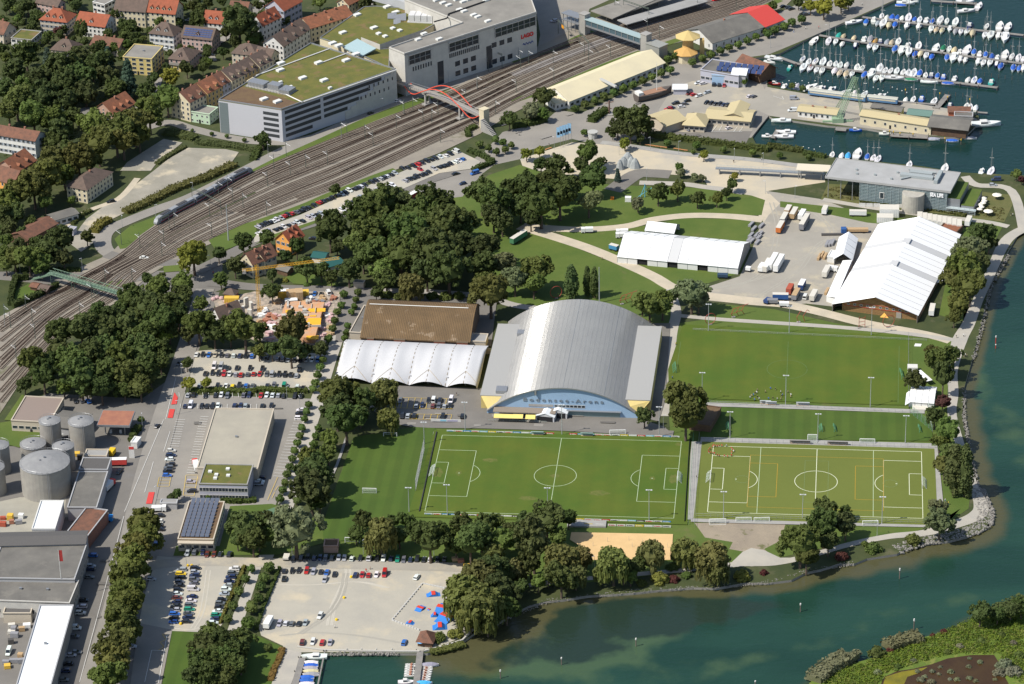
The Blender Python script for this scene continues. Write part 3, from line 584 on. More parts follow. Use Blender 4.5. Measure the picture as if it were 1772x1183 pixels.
KIND={
 'b':('b',7.0,1.05,(.064,.084,.025),'dark leafy tree','broadleaf_tree'),'m':('b',7.0,1.0,(.092,.123,.031),'green leafy tree','broadleaf_tree'),
 'o':('b',7.0,1.05,(.092,.102,.026),'olive plane tree','plane_tree'),'s':('b',7.0,.95,(.130,.150,.072),'silvery tree','willow_tree'),
 'w':('w',6.4,1.15,(.118,.124,.038),'drooping willow tree','willow_tree'),'p':('p',14.0,1.0,(.067,.090,.031),'columnar poplar tree','poplar_tree'),
 'c':('c',6.6,1.2,(.077,.115,.087),'bluish spruce tree','spruce_tree'),'y':('b',7.0,.95,(.165,.175,.028),'yellowish leafy tree','broadleaf_tree'),
 'd':('b',7.0,.9,(.077,.031,.028),'dark red leaved tree','copper_tree'),'k':('k',6.8,.95,(.084,.119,.031),'small round tree','clipped_tree'),
 'h':('h',2.4,1.0,(.091,.119,.031),'low green shrub','shrub'),'H':('h',2.4,1.0,(.182,.182,.042),'low yellow green shrub','shrub'),
 'D':('h',2.4,1.0,(.098,.036,.028),'low dark red shrub','shrub'),'g':('h',2.4,1.0,(.168,.175,.105),'low grey green shrub','shrub')}
def tree(kind,rc,x,y,wpx,label,group=None,hk=1.0):
 base,cz,zs,col,words,nm=KIND[kind]
 p0=T(rc,x,y);sc=(F_/math.hypot(p0.y+YC,HC))
 wm=wpx/(3.991 if rc!=990 else 1)/sc*1.0
 if base=='p':wm*=1.25
 k=wm/10.;zk=k*zs*hk
 if base=='p':zk=k*hk
 p=T(rc,x,y,cz*zk)
 t=thing(nm,(p.x,p.y,0),uni(0,6.28),label,'shrub' if base=='h' else 'tree',group)
 c=random.choice(CR[base]);cc=link('crown' if base!='h' else 'foliage',c,t,color=jit(col,.2,.45),scale=(k*1.04,k*1.04,zk))
 link('trunk' if base!='h' else 'stems',TRK[base],t,scale=(k,k,zk));return t
def trees(place,rc,items,group=None,hk=1.0):
 """items: 'kind x y width' in one tile; ordered from left to right for their labels"""
 L_=[]
 for it in items.split(';'):
  it=it.split()
  if len(it)==4:L_.append((it[0],float(it[1]),float(it[2]),float(it[3])))
  elif len(it)==5:L_.append((it[0],float(it[1]),float(it[2]),float(it[3]),float(it[4])))
 L_.sort(key=lambda q:q[1]);n=len(L_)
 for i,q in enumerate(L_):
  q=q if q[0]in 'khHDgp' else(q[0],q[1],q[2],q[3]*1.1)+tuple(q[4:])
  wd=KIND[q[0]][4];same=sum(k[0]==q[0]for k in L_)
  lab=f"{wd} {place}" if same==1 else f"{wd}, {ordn(i, n, frm='left')}, {place}"
  tree(q[0],rc,q[1],q[2],q[3],lab,group or('trees '+place),hk=q[4]if len(q)>4 else hk)
trees('in the north garden behind the yellow flats',0,'b 150 50 95;b 190 40 95;b 230 150 70;b 820 95 90;b 850 170 90;b 905 190 90;b 860 240 80;m 880 310 75;b 560 210 95 1.3;m 1100 150 70;m 330 250 80;d 400 215 75;m 35 400 80;b 20 330 70')
trees('among the villas at the top left',0,'p 1222 70 50 .7;b 1375 130 110;b 1390 60 80;b 1650 160 240;m 1745 280 100;b 1290 470 95;b 1540 360 70;m 1440 430 60;b 40 60 60;m 120 130 60')
trees('in the grove left of the salmon house',0,'b 180 370 180;c 330 430 110;b 100 490 170;b 260 560 180;b 430 460 200;b 560 400 150;b 430 590 200;b 560 550 190;b 300 670 200;m 110 690 200;m 230 800 210;m 60 770 150;b 460 690 170;b 590 650 160;b 690 420 140;c 745 410 100;b 740 530 150;b 660 340 90;c 420 750 100;b 640 470 140;b 20 620 150;b 350 500 140;m 180 600 160;b 520 480 150;b 690 330 90')
trees('beside the lane below the yellow flats',0,'m 800 610 130;c 885 550 150;b 1000 640 110;y 1180 530 120;m 1155 690 170;b 1060 540 70;b 1040 610 90')
trees('in the avenue beside the waste ground',0,'m 640 850 210;m 350 830 180;b 430 900 170;o 800 920 220;o 930 850 220;o 1030 780 200;o 680 1000 200;o 850 980 170;o 540 1090 220;o 380 1120 200;o 620 1100 150;b 360 980 110;b 460 1010 100;o 960 940 150;b 500 800 120')
trees('along the pavement below the lilac building',0,'k 1327 897 26;k 1463 922 32;k 1567 938 32;k 1687 963 34')
trees('in the avenue above the rail junction',10,'o 330 30 220;o 230 100 220;o 120 150 200;o 50 230 180;b 20 310 150;o 440 20 150;m 310 210 120;b 100 300 140;b 60 390 110;m 490 205 60')
trees('between the brown sheds and the footbridge',10,'b 600 450 95;b 420 460 190;b 320 540 180;m 200 600 180;m 100 600 160;m 40 640 120;m 290 640 140;b 440 600 120;b 140 520 110')
trees('beside the rail crossing',10,'y 1335 575 220;b 1510 570 95;b 1622 650 125;b 1680 485 130;m 1525 750 105;b 1015 740 85;m 1120 720 45;m 1390 920 100')
trees('in the wood beside the south rail tracks',10,'m 1260 780 150;m 1080 820 180;b 900 890 190;b 1010 950 190;b 1150 930 190;b 1260 870 130;b 665 960 105;b 780 1010 160;b 880 1060 190;b 1100 1050 200;m 1000 1120 180;b 560 1090 210;b 420 1100 190;b 700 1110 180;y 1130 1150 110;b 1230 1000 150;b 850 970 130;b 940 1010 140;b 1170 1100 130;m 800 1130 130')
trees('above the car park by the building site',10,'o 1370 1060 200;b 1480 1120 150;o 1690 1090 230;b 1570 1040 90;b 1300 1120 110;b 1590 1130 120')
trees('in the wood behind the fuel station roof',20,'o 210 120 180;b 300 220 190;b 400 60 170;m 500 130 200;b 620 90 190;b 560 250 230;b 720 70 190;m 850 90 200;b 980 60 190;b 1110 50 160;b 720 210 200;m 870 220 200;b 1000 170 190;m 970 310 150;b 700 320 160;b 1110 140 120;m 440 310 110;b 170 290 110;b 600 330 120;b 860 330 120;b 350 130 140;b 770 150 140;b 1040 240 110')
trees('beside the gravel car park',20,'y 1305 290 85;y 1422 285 75;b 1225 1045 75;m 970 535 50;b 1180 1075 55;b 1290 150 80;m 1440 1080 45')
trees('in the street avenue beside the factory',30,'o 980 80 220;o 990 170 220;o 930 260 220;o 905 360 240;o 885 460 240;o 890 560 240;o 850 660 240;o 835 760 250;o 850 850 220;o 780 950 220;o 770 1050 240;o 740 1140 230;m 960 200 150;m 900 410 160;m 860 610 160;m 820 900 150')
trees('in the clump on the lower left lawn',30,'b 1450 830 150;b 1530 900 180;b 1400 930 160;b 1480 1010 170;b 1370 1040 160;b 1560 1000 170;b 1640 950 170;b 1690 870 140;b 1600 1080 170;b 1460 1110 170;b 1330 1130 140;b 1560 1140 150;b 1630 850 110;b 1420 1150 130;b 1660 1040 120')
trees('around the solar roofed pavilion',30,'b 1700 90 230;b 1640 190 110;b 1745 190 170;b 1760 60 120')
trees('in the planted strip beside the gravel lot',30,'k 1735 385 62;k 1695 450 66;k 1650 540 70;k 1610 640 70;k 1575 730 66;k 1740 650 95;k 1715 760 100')
trees('in the planted strip by the promenade',31,'k 90 375 80;k 55 445 80;k 30 510 75;k 15 590 75;k 85 930 60')
trees('along the north edge of the lakeside lot',31,'s 270 110 330;m 110 150 130;b 20 180 130;b 735 60 130;w 860 150 210;b 990 160 130;b 1030 50 110;b 1200 180 240;b 1430 90 160;m 1580 90 150;b 1480 200 230;m 1700 200 180;b 930 60 90')
trees('beside the skate ramps',31,'w 1430 570 260;w 1550 450 230;b 1650 400 220;b 1690 540 220;w 1560 640 260;w 1480 710 180;w 1600 770 120;b 1730 660 160;h 1260 860 110;H 1375 830 110;b 1750 420 150')
trees('on the shore below the main pitch',32,'w 20 400 150;b 150 210 230 1.3;b 240 60 220;w 340 330 230;b 340 450 200;w 490 300 130;w 440 430 150;w 700 350 220;b 770 400 140;b 860 370 120;w 960 290 180;w 1195 265 170;w 1380 320 220;w 1420 410 140;H 1020 450 130;D 1120 455 80;h 1205 430 75;h 895 480 80;H 1590 430 120;D 1740 410 60;h 1105 370 90;b 250 430 120;b 60 520 100;b 130 350 150 1.2')
trees('on the shore below the artificial pitch',33,'o 230 200 260;o 270 300 170;b 390 90 190 1.15;b 540 90 150;b 420 210 130;s 1190 70 190;D 515 300 100;h 735 240 120;h 675 215 60;h 1005 185 120')
trees('on the lake island shore',33,'b 1470 700 140;b 1590 710 100;b 1680 680 120;b 1755 650 130;h 755 960 125;D 848 945 55;D 1220 818 55;D 1140 845 40;h 1540 690 90;h 1640 740 90')
trees('in the island pond',33,'g 1395 1005 34;g 1470 1030 45;g 1390 1060 42;g 1035 1095 42;g 1140 1095 42;g 1195 1065 36;g 1265 1095 50;g 1185 1115 34;g 1085 1130 42;g 1310 1150 46;g 1395 1140 46;g 1440 1160 40;g 1572 1150 36;g 1260 1150 36;g 1640 1050 130;g 1700 1090 120;g 1600 1100 90;g 1060 1150 60;g 1130 1165 60')
trees('on the shore by the small tents',23,'m 1180 130 190;o 1150 90 130;b 1215 230 130 1.6;m 1290 80 110;b 1020 265 135;d 1210 415 115;b 1155 510 125;m 1240 610 190;o 1190 680 120')
trees('at the east corner of the artificial pitch',23,'p 1290 880 125 .9;p 1368 890 115 1.0;o 1220 850 140;m 1270 760 140;s 1180 1150 140')
trees('between the meadow and the lower shore',23,'b 400 1160 150;b 540 1175 90')
trees('beside the arena and the meadow',22,'s 1100 370 120;o 1190 400 240 1.1;o 1200 520 230;b 915 510 120')
trees('between the ice rink tent and lawn',21,'o 530 370 220;o 610 350 200;b 620 540 240;b 560 470 200;m 750 400 180;w 890 350 180;w 910 530 140;m 510 670 120;m 500 770 120;o 350 800 130;b 400 890 230;b 380 1020 250;m 440 800 100;b 720 500 130;b 440 1100 130')
trees('in the left promenade row',21,'k 462 120 56;k 443 170 60;k 425 225 62;k 410 280 62;k 395 320 56;k 365 430 56;k 350 475 54;k 335 527 56;k 318 587 58;k 302 640 58;k 285 695 58;k 268 745 58;k 250 800 58;k 233 860 60;k 215 910 62;k 200 965 62;k 185 1020 62;k 165 1080 64')
trees('in the right promenade row',21,'k 430 590 54;k 412 645 54;k 398 700 62;k 380 755 62;k 345 780 50;k 285 1090 60')
trees('above the gravel car park',21,'b 240 50 180;b 110 55 110;b 440 50 110;b 330 60 110;o 20 60 100')
trees('in the big grove north of the brown hall',11,'b 510 400 220;b 560 520 110;b 850 220 270;b 720 300 190;m 780 430 240;m 690 500 180;b 820 560 210;b 980 200 190;b 1230 220 250;b 1130 330 260;b 1080 470 280;b 1280 390 280;b 1400 340 210;b 1000 590 230;b 1250 560 300;b 1330 680 260;b 1400 520 210;b 1570 530 190;b 1560 650 190;b 640 690 160;m 880 690 170;b 1160 610 200;b 900 420 200;b 980 320 180;b 740 600 150;b 1180 700 180;b 1430 440 150;m 700 420 140')
trees('in the park east of the grove',11,'b 1560 150 210;b 1650 210 220;b 1740 150 150;b 1640 300 170;o 1620 830 260;o 1560 770 150;s 1700 640 170;b 1700 350 140')
trees('beside the building site lane',11,'w 1070 790 170;m 900 760 140;b 350 680 140;b 450 690 110;b 520 740 90;b 110 830 125;b 110 710 80;o 240 1110 230;o 20 1100 110;b 545 125 70;H 200 750 50;h 350 780 50;b 280 520 95 1.3;b 70 465 105;b 200 590 90;b 830 840 90;h 1220 860 90;h 1310 860 100;h 1400 860 90;h 900 850 90;h 990 860 90')
trees('in the upper promenade rows',11,'k 605 845 60;k 590 920 56;k 562 970 58;k 545 1030 58;k 530 1085 58;k 500 1155 62;k 706 835 56;k 690 885 50;k 678 930 50;k 660 970 50;k 632 1062 50;k 625 1110 54;k 612 1150 54')
trees('in the middle of the park',12,'b 90 100 200;b 250 80 190;b 330 170 230;b 200 220 240;b 60 250 150;b 560 50 180;b 430 110 120;s 530 215 160;s 870 220 100;c 730 30 55;b 1010 150 125;o 1145 130 110;s 1265 40 55;s 1315 45 50;b 1280 190 95;o 1415 190 85;b 1480 150 75;b 1520 90 85;y 1535 35 55;s 1165 10 60;b 130 330 120')
trees('between the arena and the white tent',12,'s 20 740 190;m 160 690 210;m 150 780 150;p 410 770 95 .8;p 520 760 58 1.15;p 568 770 60 1.15;m 950 930 190;m 1040 920 160;m 1110 860 90;s 1240 840 220;m 900 920 120;s 1290 900 130')
trees('on the shore by the great tent',13,'b 1480 440 170;b 1530 490 110;s 1410 540 210;o 1370 680 230;o 1400 800 190;o 1290 740 170;o 1320 920 150;o 1290 1010 100;b 1450 670 160;m 1720 25 65;d 1755 60 55;b 1440 600 130')
trees('along the cream roofed hall',2,'k 437 745 58;k 503 717 58;k 573 688 58;k 637 660 60;k 705 635 60;k 770 607 60;k 833 580 60;k 902 555 60;k 968 530 60;k 1030 500 60;k 1092 480 60')
trees('along the grey roofed quay hall',2,'k 1077 405 58;k 1135 385 66;k 1022 365 64;k 1245 427 60;k 1315 395 60;k 1373 372 62;k 1437 348 60;k 1500 325 56;k 1562 303 56;k 1625 275 56;k 1685 250 54;k 1750 215 50')
trees('around the harbour square',2,'b 225 665 135;s 130 770 115;m 215 785 85;b 770 800 130;b 870 820 190;b 820 900 120;b 730 880 110;b 930 880 100;k 500 912 50;y 100 1060 80;y 190 1045 70;y 780 985 85;b 885 960 55;k 1075 985 55;k 1275 1000 60;k 1460 1027 50;k 1660 1050 55;y 1325 1070 65;m 520 1060 125 1.3;b 480 1140 100;b 600 1130 90;b 300 1140 150;b 200 1130 100;m 1155 1150 60;b 695 930 50;m 1605 565 48;k 1250 1045 36')
trees('beside the harbour promenade',3,'k 50 200 66;k 118 175 62;k 172 150 62;k 235 130 64;b 40 40 60;b 215 20 66;y 300 40 95;y 390 50 125;y 510 20 105;b 560 10 80;k 85 1070 48;k 285 1080 48;k 170 590 48;k 243 605 48;k 5 230 55')
trees('by the shopping centre and rails',1,'b 45 960 105;b 1750 830 100;b 760 20 110;k 1655 960 58;k 1705 980 55;k 1605 1020 55;k 1660 1045 55;k 1722 1030 55;k 1545 990 55;k 1762 1000 50')
# hedges and reeds
def hedge(rc,pts,wd,h,col,label,name='hedge',cat='hedge',leaf=.35,dens=5.):
 P=[T(rc,*p)for p in pts];V=[];mb=MB()
 o0=P[0].copy()
 for a,b_ in zip(P[:-1],P[1:]):
  d=b_-a;L_=d.length;d=d.normalized();n_=Vector((-d.y,d.x,0));n=int(L_*(wd+2*h)*dens/3*(.35/leaf)**1.3)+8
  q=a-o0
  mb.add([tuple(q+n_*s*wd*.42*(1 if z==0 else .9)+d*t*L_+Vector((0,0,z)))for z in(0,h*.88)for t,s in((0,-1),(1,-1),(1,1),(0,1))],[(4,5,6,7),(0,1,5,4),(1,2,6,5),(2,3,7,6),(3,0,4,7)])
  t=rng.random(n)*L_;sd=rng.random(n);side=rng.random(n)*(wd+2*h);off=np.clip(side-h,0,wd)-wd/2;z=np.where(side<h,side,np.where(side>h+wd,2*h+wd-side,h))+rng.normal(size=n)*h*.08
  c=np.array(q)[None]+np.array(d)[None]*t[:,None]+np.array(n_)[None]*off[:,None];c[:,2]=z
  nr=np.where((side<h)[:,None],-np.array(n_),np.where((side>h+wd)[:,None],np.array(n_),[0,0,1.]))+rng.normal(size=(n,3))*.5
  nr/=np.linalg.norm(nr,axis=1)[:,None];u=np.cross(nr,rng.normal(size=(n,3)));u/=np.linalg.norm(u,axis=1)[:,None];v=np.cross(nr,u);s=leaf*(.6+.8*rng.random(n))[:,None]
  V.append(np.stack([c-u*s-v*s,c+u*s-v*s,c+u*s+v*s,c-u*s+v*s],1).reshape(-1,3))
 me=mesh_quads(name,np.concatenate(V),LEAF,mb);return link(name,me,None,(o0.x,o0.y,0),label=label,cat=cat,color=col)
GRN=(.06,.08,.022)
hedge(2,[(925,935),(1100,960),(1300,985),(1500,1010),(1772,1045)],4,2.6,(.075,.09,.025),'long green hedge between the harbour parking and the lawn')
hedge(3,[(0,1015),(130,1035),(245,1050)],3.5,2.4,(.07,.08,.025),'hedge on the quay edge of the south boat basin')
hedge(3,[(245,1065),(330,1075),(400,1090)],3,1.8,GRN,'short hedge beside the fish hall roof')
hedge(2,[(545,845),(600,800),(660,775)],5,3,(.055,.075,.02),'thick hedge in front of the anchor monument')
hedge(2,[(0,870),(100,865),(230,830)],6,2.5,GRN,'bushy hedge between rails and harbour square')
hedge(0,[(1130,920),(1230,930),(1350,960)],7,1.6,(.075,.09,.03),'bramble bank below the mint green annex','bramble_bank','shrubs')
hedge(0,[(1350,985),(1480,1000),(1600,1010),(1772,1040)],5,1.5,(.07,.085,.03),'bramble bank along the street verge','bramble_bank','shrubs')
hedge(0,[(1080,1135),(1180,1070),(1280,1015)],3,1.2,(.075,.085,.03),'scrub strip dividing the waste ground','bramble_bank','shrubs')
hedge(10,[(860,290),(1000,230),(1200,130),(1400,60),(1620,-40)],6,2,(.105,.10,.032),'overgrown yellowish bank along the curving road','bramble_bank','shrubs')
hedge(1,[(-20,1110),(10,1040),(60,1010)],4,1.8,GRN,'scrub beside the lone tree at the parking house','bramble_bank','shrubs')
hedge(10,[(650,430),(690,380),(760,345)],5,2.6,(.14,.125,.03),'yellow flowering scrub at the bend of the road','bramble_bank','shrubs')
hedge(10,[(500,370),(560,310),(630,275)],2.5,1.3,(.08,.09,.03),'low scrub beside the dirt track','bramble_bank','shrubs')
hedge(10,[(70,930),(90,830),(110,755),(200,745)],2.5,3,(.045,.06,.018),'dark hedge around the small rail side garden')
hedge(10,[(90,945),(250,880),(400,800)],2.5,3,(.045,.06,.018),'dark hedge on the track side of the garden')
hedge(10,[(100,690),(260,690),(480,690),(560,690)],3,1.5,GRN,'hedge beside the street before the footbridge')
hedge(30,[(1520,770),(1570,640),(1640,500),(1690,375)],1.2,1.3,(.13,.12,.03),'clipped yellow hedge beside the right gravel row')
hedge(31,[(0,810),(60,640),(110,520),(165,385)],1.2,1.3,(.06,.085,.022),'clipped hedge at the left edge of the lakeside lot')
hedge(20,[(1320,345),(1500,340),(1772,345)],3,1.5,(.08,.10,.025),'low hedge between gravel and asphalt parking')
hedge(21,[(0,330),(160,335),(360,345)],3,1.5,(.08,.10,.025),'low hedge below the right part of gravel parking')
hedge(1,[(1470,950),(1460,910),(1520,880)],3,2,GRN,'hedge by the foot of the red arched bridge')
hedge(1,[(1470,1045),(1560,1080),(1640,1125),(1500,1180)],3,2,(.05,.07,.02),'curved hedge round the end of the rail side parking')
hedge(20,[(910,690),(930,630),(965,600)],3,2.4,GRN,'hedge beside the little kiosk at the fuel station')
hedge(20,[(1530,1095),(1640,1105),(1772,1095)],3.5,1.6,(.06,.085,.02),'planting in front of the green roofed office','hedge')
hedge(13,[(640,210),(760,235),(900,255)],2,1.2,(.07,.08,.025),'planting below the glass aquarium wall')
hedge(13,[(1100,265),(1200,275),(1370,310)],3,1.,(.08,.085,.025),'planting at the right foot of the aquarium')
hedge(33,[(320,1170),(420,1080),(560,1010),(600,1030)],8,3,(.15,.15,.085),'grey reeds on the left tip of the island shore','reed_bed','reeds',.4)
hedge(33,[(820,940),(900,905),(1060,870)],7,2.6,(.14,.135,.07),'grey reed bed along the island shore','reed_bed','reeds',.4)
hedge(33,[(1560,700),(1640,670),(1772,620)],5,3,(.07,.09,.03),'bushes along the upper right island shore','reed_bed','shrubs')
hedge(31,[(1200,960),(1290,950),(1440,905)],4,.8,(.10,.11,.03),'wild plants behind the sea wall by the kiosk','bramble_bank','shrubs')
hedge(31,[(100,1165),(130,1075),(175,985),(180,940)],2.5,1.,(.16,.10,.03),'curved flower bed with orange blooms on the lawn','flower_bed','flowers')
hedge(2,[(650,905),(700,910),(790,915)],4,1.5,GRN,'hedge behind the anchor monument','hedge')
hedge(12,[(380,10),(420,0)],3,1.5,GRN,'small hedge by the climbing rocks')
def undergrowth(name,poly_px,n,col,size,h,seed=3):
 P=[G(*p)for p in poly_px];xs=[p.x for p in P];ys=[p.y for p in P];V=[];r_=random.Random(seed);cs,rs=[],[]
 def inside(x,y):
  c=False;j=len(P)-1
  for i in range(len(P)):
   if(P[i].y>y)!=(P[j].y>y)and x<(P[j].x-P[i].x)*(y-P[i].y)/(P[j].y-P[i].y)+P[i].x:c=not c
   j=i
  return c
 while len(cs)<n:
  x,y=r_.uniform(min(xs),max(xs)),r_.uniform(min(ys),max(ys))
  if inside(x,y):cs.append((x,y,.25+h*.4*r_.random()));rs.append(size*r_.uniform(.5,1.4))
 me=mesh_quads(name,leaf_cloud(cs,rs,16,.22,squash=.45,norm_j=.3),LEAF);return link(name,me,kind='stuff',color=col)
IU=[(1425,1175),(1500,1146),(1600,1108),(1690,1068),(1772,1046),(1772,1183),(1750,1170),(1728,1130),(1640,1132),(1580,1150),(1530,1165),(1520,1190),(1420,1190)]
undergrowth('island_undergrowth',IU,1100,(.13,.175,.022),1.3,.7)
undergrowth('island_undergrowth',IU,600,(.08,.12,.02),1.6,1.2,4)
undergrowth('island_undergrowth',IU,400,(.16,.17,.045),1.0,1.0,5)
undergrowth('garden_undergrowth',[(0,60),(60,60),(210,120),(220,190),(130,260),(0,280)],500,(.07,.09,.025),1.4,1.2)
undergrowth('terrace_meadow',[(1425,340),(1436,320),(1500,335),(1660,350),(1740,360),(1735,380),(1650,370)],260,(.13,.12,.045),.7,.3)
trees('in the gardens between the town houses',0,'b 60 20 80;m 120 60 70;b 250 110 70;b 520 40 80;m 545 120 60;b 700 200 60;b 755 260 80;m 790 330 70;b 940 250 60;b 990 130 60;m 985 270 50;b 1240 150 60;m 1260 60 60;b 1330 40 80;b 1440 20 70;m 1500 110 60;b 1620 290 80;m 1690 330 60;b 1240 330 50;b 1430 330 60;b 1150 470 70;m 1090 400 60;b 1400 470 70;b 30 140 60;m 210 190 50;b 440 200 60;b 1560 230 70;m 1720 120 70;b 500 10 80;b 860 20 60')
trees('in the left garden strip by the shed',10,'b 20 400 90;m 40 480 90;b 150 420 80;b 210 350 80;m 20 560 100;b 250 500 100')
trees('behind the apartment blocks right of town',1,'b 20 40 70;m 110 190 60;b 20 260 70;b 210 140 60;m 440 20 80;b 500 90 60;b 150 440 60;m 240 250 50')
trees('at the pond side of the island',33,'h 1240 960 60;g 1330 920 60;h 1480 880 70;h 1620 840 60;g 1700 900 60;h 900 1060 60;g 1010 1020 50;h 1740 980 80;g 760 1100 60')
trees('filling the belt below the main pitch',32,'b 30 160 130;m 320 170 120;b 390 40 110;w 620 420 110;m 820 440 100;b 90 60 140;w 1290 300 130;m 180 480 110')
trees('filling the belt behind the lakeside lot',31,'m 690 150 110;b 800 190 120;b 1100 120 130;m 1310 150 140;b 1560 210 150;b 1380 240 130;w 1640 290 140;b 60 60 130;m 1660 60 120;b 1760 130 130')
# building parts
GLASS=mat('window_glass',(.03,.04,.05),rough=.12,spec=.6,var=.25);FRAME=mat('window_frame',(.62,.60,.55),var=.05)
SHUT=mat('window_shutter',(.12,.16,.22),var=.1);DARK=mat('dark_opening',(.02,.02,.022));METAL=mat('grey_metal',(.32,.33,.34),rough=.45,metal=.5,var=.1)
WHITE=mat('white_render',(.66,.65,.61),var=.05,col2=(.58,.57,.53),scale=.2)
WALLS={'white':WHITE,'cream':mat('cream_render',(.60,.53,.36),var=.05,col2=(.52,.46,.32),scale=.2),'yellow':mat('yellow_render',(.60,.47,.17),var=.06,col2=(.52,.42,.18),scale=.2),
 'grey':mat('grey_render',(.36,.36,.36),var=.06),'lilac':mat('lilac_render',(.40,.40,.45),var=.04),'pink':mat('pink_render',(.46,.33,.29),var=.06),'orange':mat('orange_render',(.68,.32,.08),var=.05),
 'salmon':mat('salmon_render',(.42,.27,.20),var=.06),'mint':mat('mint_render',(.46,.58,.42),var=.05),'brick':mat('red_brick_wall',(.35,.12,.07),var=.12),'ochre':mat('ochre_render',(.48,.34,.14),var=.06),
 'wood':mat('brown_timber',(.14,.085,.05),var=.2,col2=(.10,.06,.04),scale=.6),'blue':mat('pale_blue_cladding',(.30,.43,.58),var=.03,col2=(.27,.39,.53),scale=.08),'beige':mat('beige_render',(.48,.42,.33),var=.06),'stone':mat('stone_cladding',(.52,.50,.45),var=.1,col2=(.46,.44,.40),scale=.3)}
ROOFS={'red':mat('red_roof_tile',(.30,.088,.045),var=.15,col2=(.23,.075,.04),scale=.5),'brown':mat('brown_roof_tile',(.135,.095,.075),var=.18,col2=(.10,.075,.06),scale=.5),'rust':mat('rust_roof_tile',(.19,.088,.055),var=.2,col2=(.12,.065,.045),scale=.4),
 'orange':mat('orange_roof_tile',(.27,.105,.055),var=.2,col2=(.18,.08,.045),scale=.5),'grey':mat('grey_sheet_roof',(.165,.155,.135),var=.1,col2=(.125,.118,.105),scale=.12,col3=(.21,.195,.165),scale2=.09,f3=.58,w3=.15),'lgrey':mat('light_grey_roof',(.30,.295,.28),var=.06,col2=(.26,.255,.24),scale=.12),
 'green':mat('green_planted_roof',(.14,.13,.03),var=.2,col2=(.095,.105,.025),scale=.15,col3=(.17,.12,.05),scale2=.12,f3=.56),'cream':mat('cream_sheet_roof',(.66,.58,.38),var=.03,col2=(.60,.53,.36),scale=.1),'white':mat('white_sheet_roof',(.70,.72,.72),var=.03),
 'gravel':mat('gravel_roof',(.25,.235,.205),var=.1,col2=(.20,.188,.165),scale=.1,col3=(.15,.14,.12),scale2=.05,f3=.6,w3=.15),'brownveg':mat('brown_planted_roof',(.12,.075,.045),var=.2,col2=(.15,.10,.05),scale=.2),'dgrey':mat('dark_roof',(.10,.095,.09),var=.15),'sand':mat('sand_gravel_roof',(.36,.33,.26),var=.06,col2=(.31,.285,.23),scale=.08,col3=(.24,.22,.18),scale2=.05,f3=.6),
 'scarlet':mat('scarlet_sheet_roof',(.52,.06,.05),var=.06),'verdigris':mat('verdigris_roof',(.12,.20,.17),var=.12),'tan':mat('tan_sheet_roof',(.45,.38,.22),var=.08),'metal':mat('metal_sheet_roof',(.42,.43,.44),rough=.42,metal=.35,var=.05),'sea':mat('sea_green_roof',(.02,.09,.085),var=.1),'solar':mat('solar_cells',(.04,.06,.14),rough=.2,spec=.6,var=.1)}
CHIM=mat('chimney_brick',(.30,.15,.10),var=.1)
def _win(w_,h_,shut=False):
 mb=MB();f=.09
 mb.box(-w_/2-f,-.10,-f,w_/2+f,0,0,0);mb.box(-w_/2-f,-.08,h_,w_/2+f,0,h_+f,0);mb.box(-w_/2-f,-.08,0,-w_/2,0,h_,0);mb.box(w_/2,-.08,0,w_/2+f,0,h_,0)
 mb.add([(-w_/2,-.03,0),(w_/2,-.03,0),(w_/2,-.03,h_),(-w_/2,-.03,h_)],[(0,1,2,3)],1)
 if shut:
  for s in(-1,1):x=s*(w_*.75+f);mb.box(x-w_*.22,-.07,0,x+w_*.22,0,h_,2)
 return mb.mesh('window',[FRAME,GLASS,SHUT])
WMESH={'w':_win(1.1,1.5),'s':_win(1.1,1.5,True),'l':_win(2.2,1.4),'t':_win(.8,1.8),'q':_win(.9,.9),'W':_win(3.2,1.6)}
def dormer_mesh(wc):
 mb=MB();mb.box(-.9,0,0,.9,2.6,1.5,0);mb.add([(-.9,0,1.5),(.9,0,1.5),(0,0,2.3)],[(0,1,2)],0)
 for s in(-1,1):mb.slab([(s*1.15,-.25,1.38),(0,-.25,2.42),(0,3.2,2.42),(s*1.15,2.6,1.38)][::s],.12,1)
 mb.add([(-.45,-.03,.3),(.45,-.03,.3),(.45,-.03,1.4),(-.45,-.03,1.4)],[(0,1,2,3)],2);return mb
DM={};PLOTS=[]
def gable_parts(L_,D,H,rise,ov=.6,hip=False,t=.22,axis='x',mansard=False):
 """wall and roof meshes; ridge along x (axis='x') or y"""
 f=(lambda x,y,z:(x,y,z))if axis=='x' else(lambda x,y,z:(L_-y,x,z))
 a,b_=(L_,D)if axis=='x' else(D,L_)
 w_=MB();r_=MB();k=rise/(b_/2);ze=H-ov*k
 if hip:
  w_.box(0,0,0,L_,D,H);h=min(a*.45,b_/2*1.0);P=[f(-ov,-ov,ze),f(a+ov,-ov,ze),f(a+ov,b_+ov,ze),f(-ov,b_+ov,ze),f(h,b_/2,H+rise),f(a-h,b_/2,H+rise)]
  r_.add(P,[(0,1,5,4),(1,2,5),(2,3,4,5),(3,0,4),(3,2,1,0)])
 else:
  for x0,x1 in((0,a),):
   V=[f(x,y,z)for x in(x0,x1)for y,z in((0,0),(b_,0),(b_,H),(b_/2,H+rise-.02),(0,H))]
   w_.add(V,[(0,1,2,3,4),(9,8,7,6,5),(0,4,9,5),(4,3,8,9),(3,2,7,8),(2,1,6,7),(1,0,5,6)])
  e=.08
  for s in(0,1):
   y0=-ov if s==0 else b_+ov;q=[f(-ov,y0,ze+e),f(a+ov,y0,ze+e),f(a+ov,b_/2,H+rise+e),f(-ov,b_/2,H+rise+e)]
   if s:q=q[::-1]
   r_.slab(q if axis=='x' else q,t)
 return w_,r_
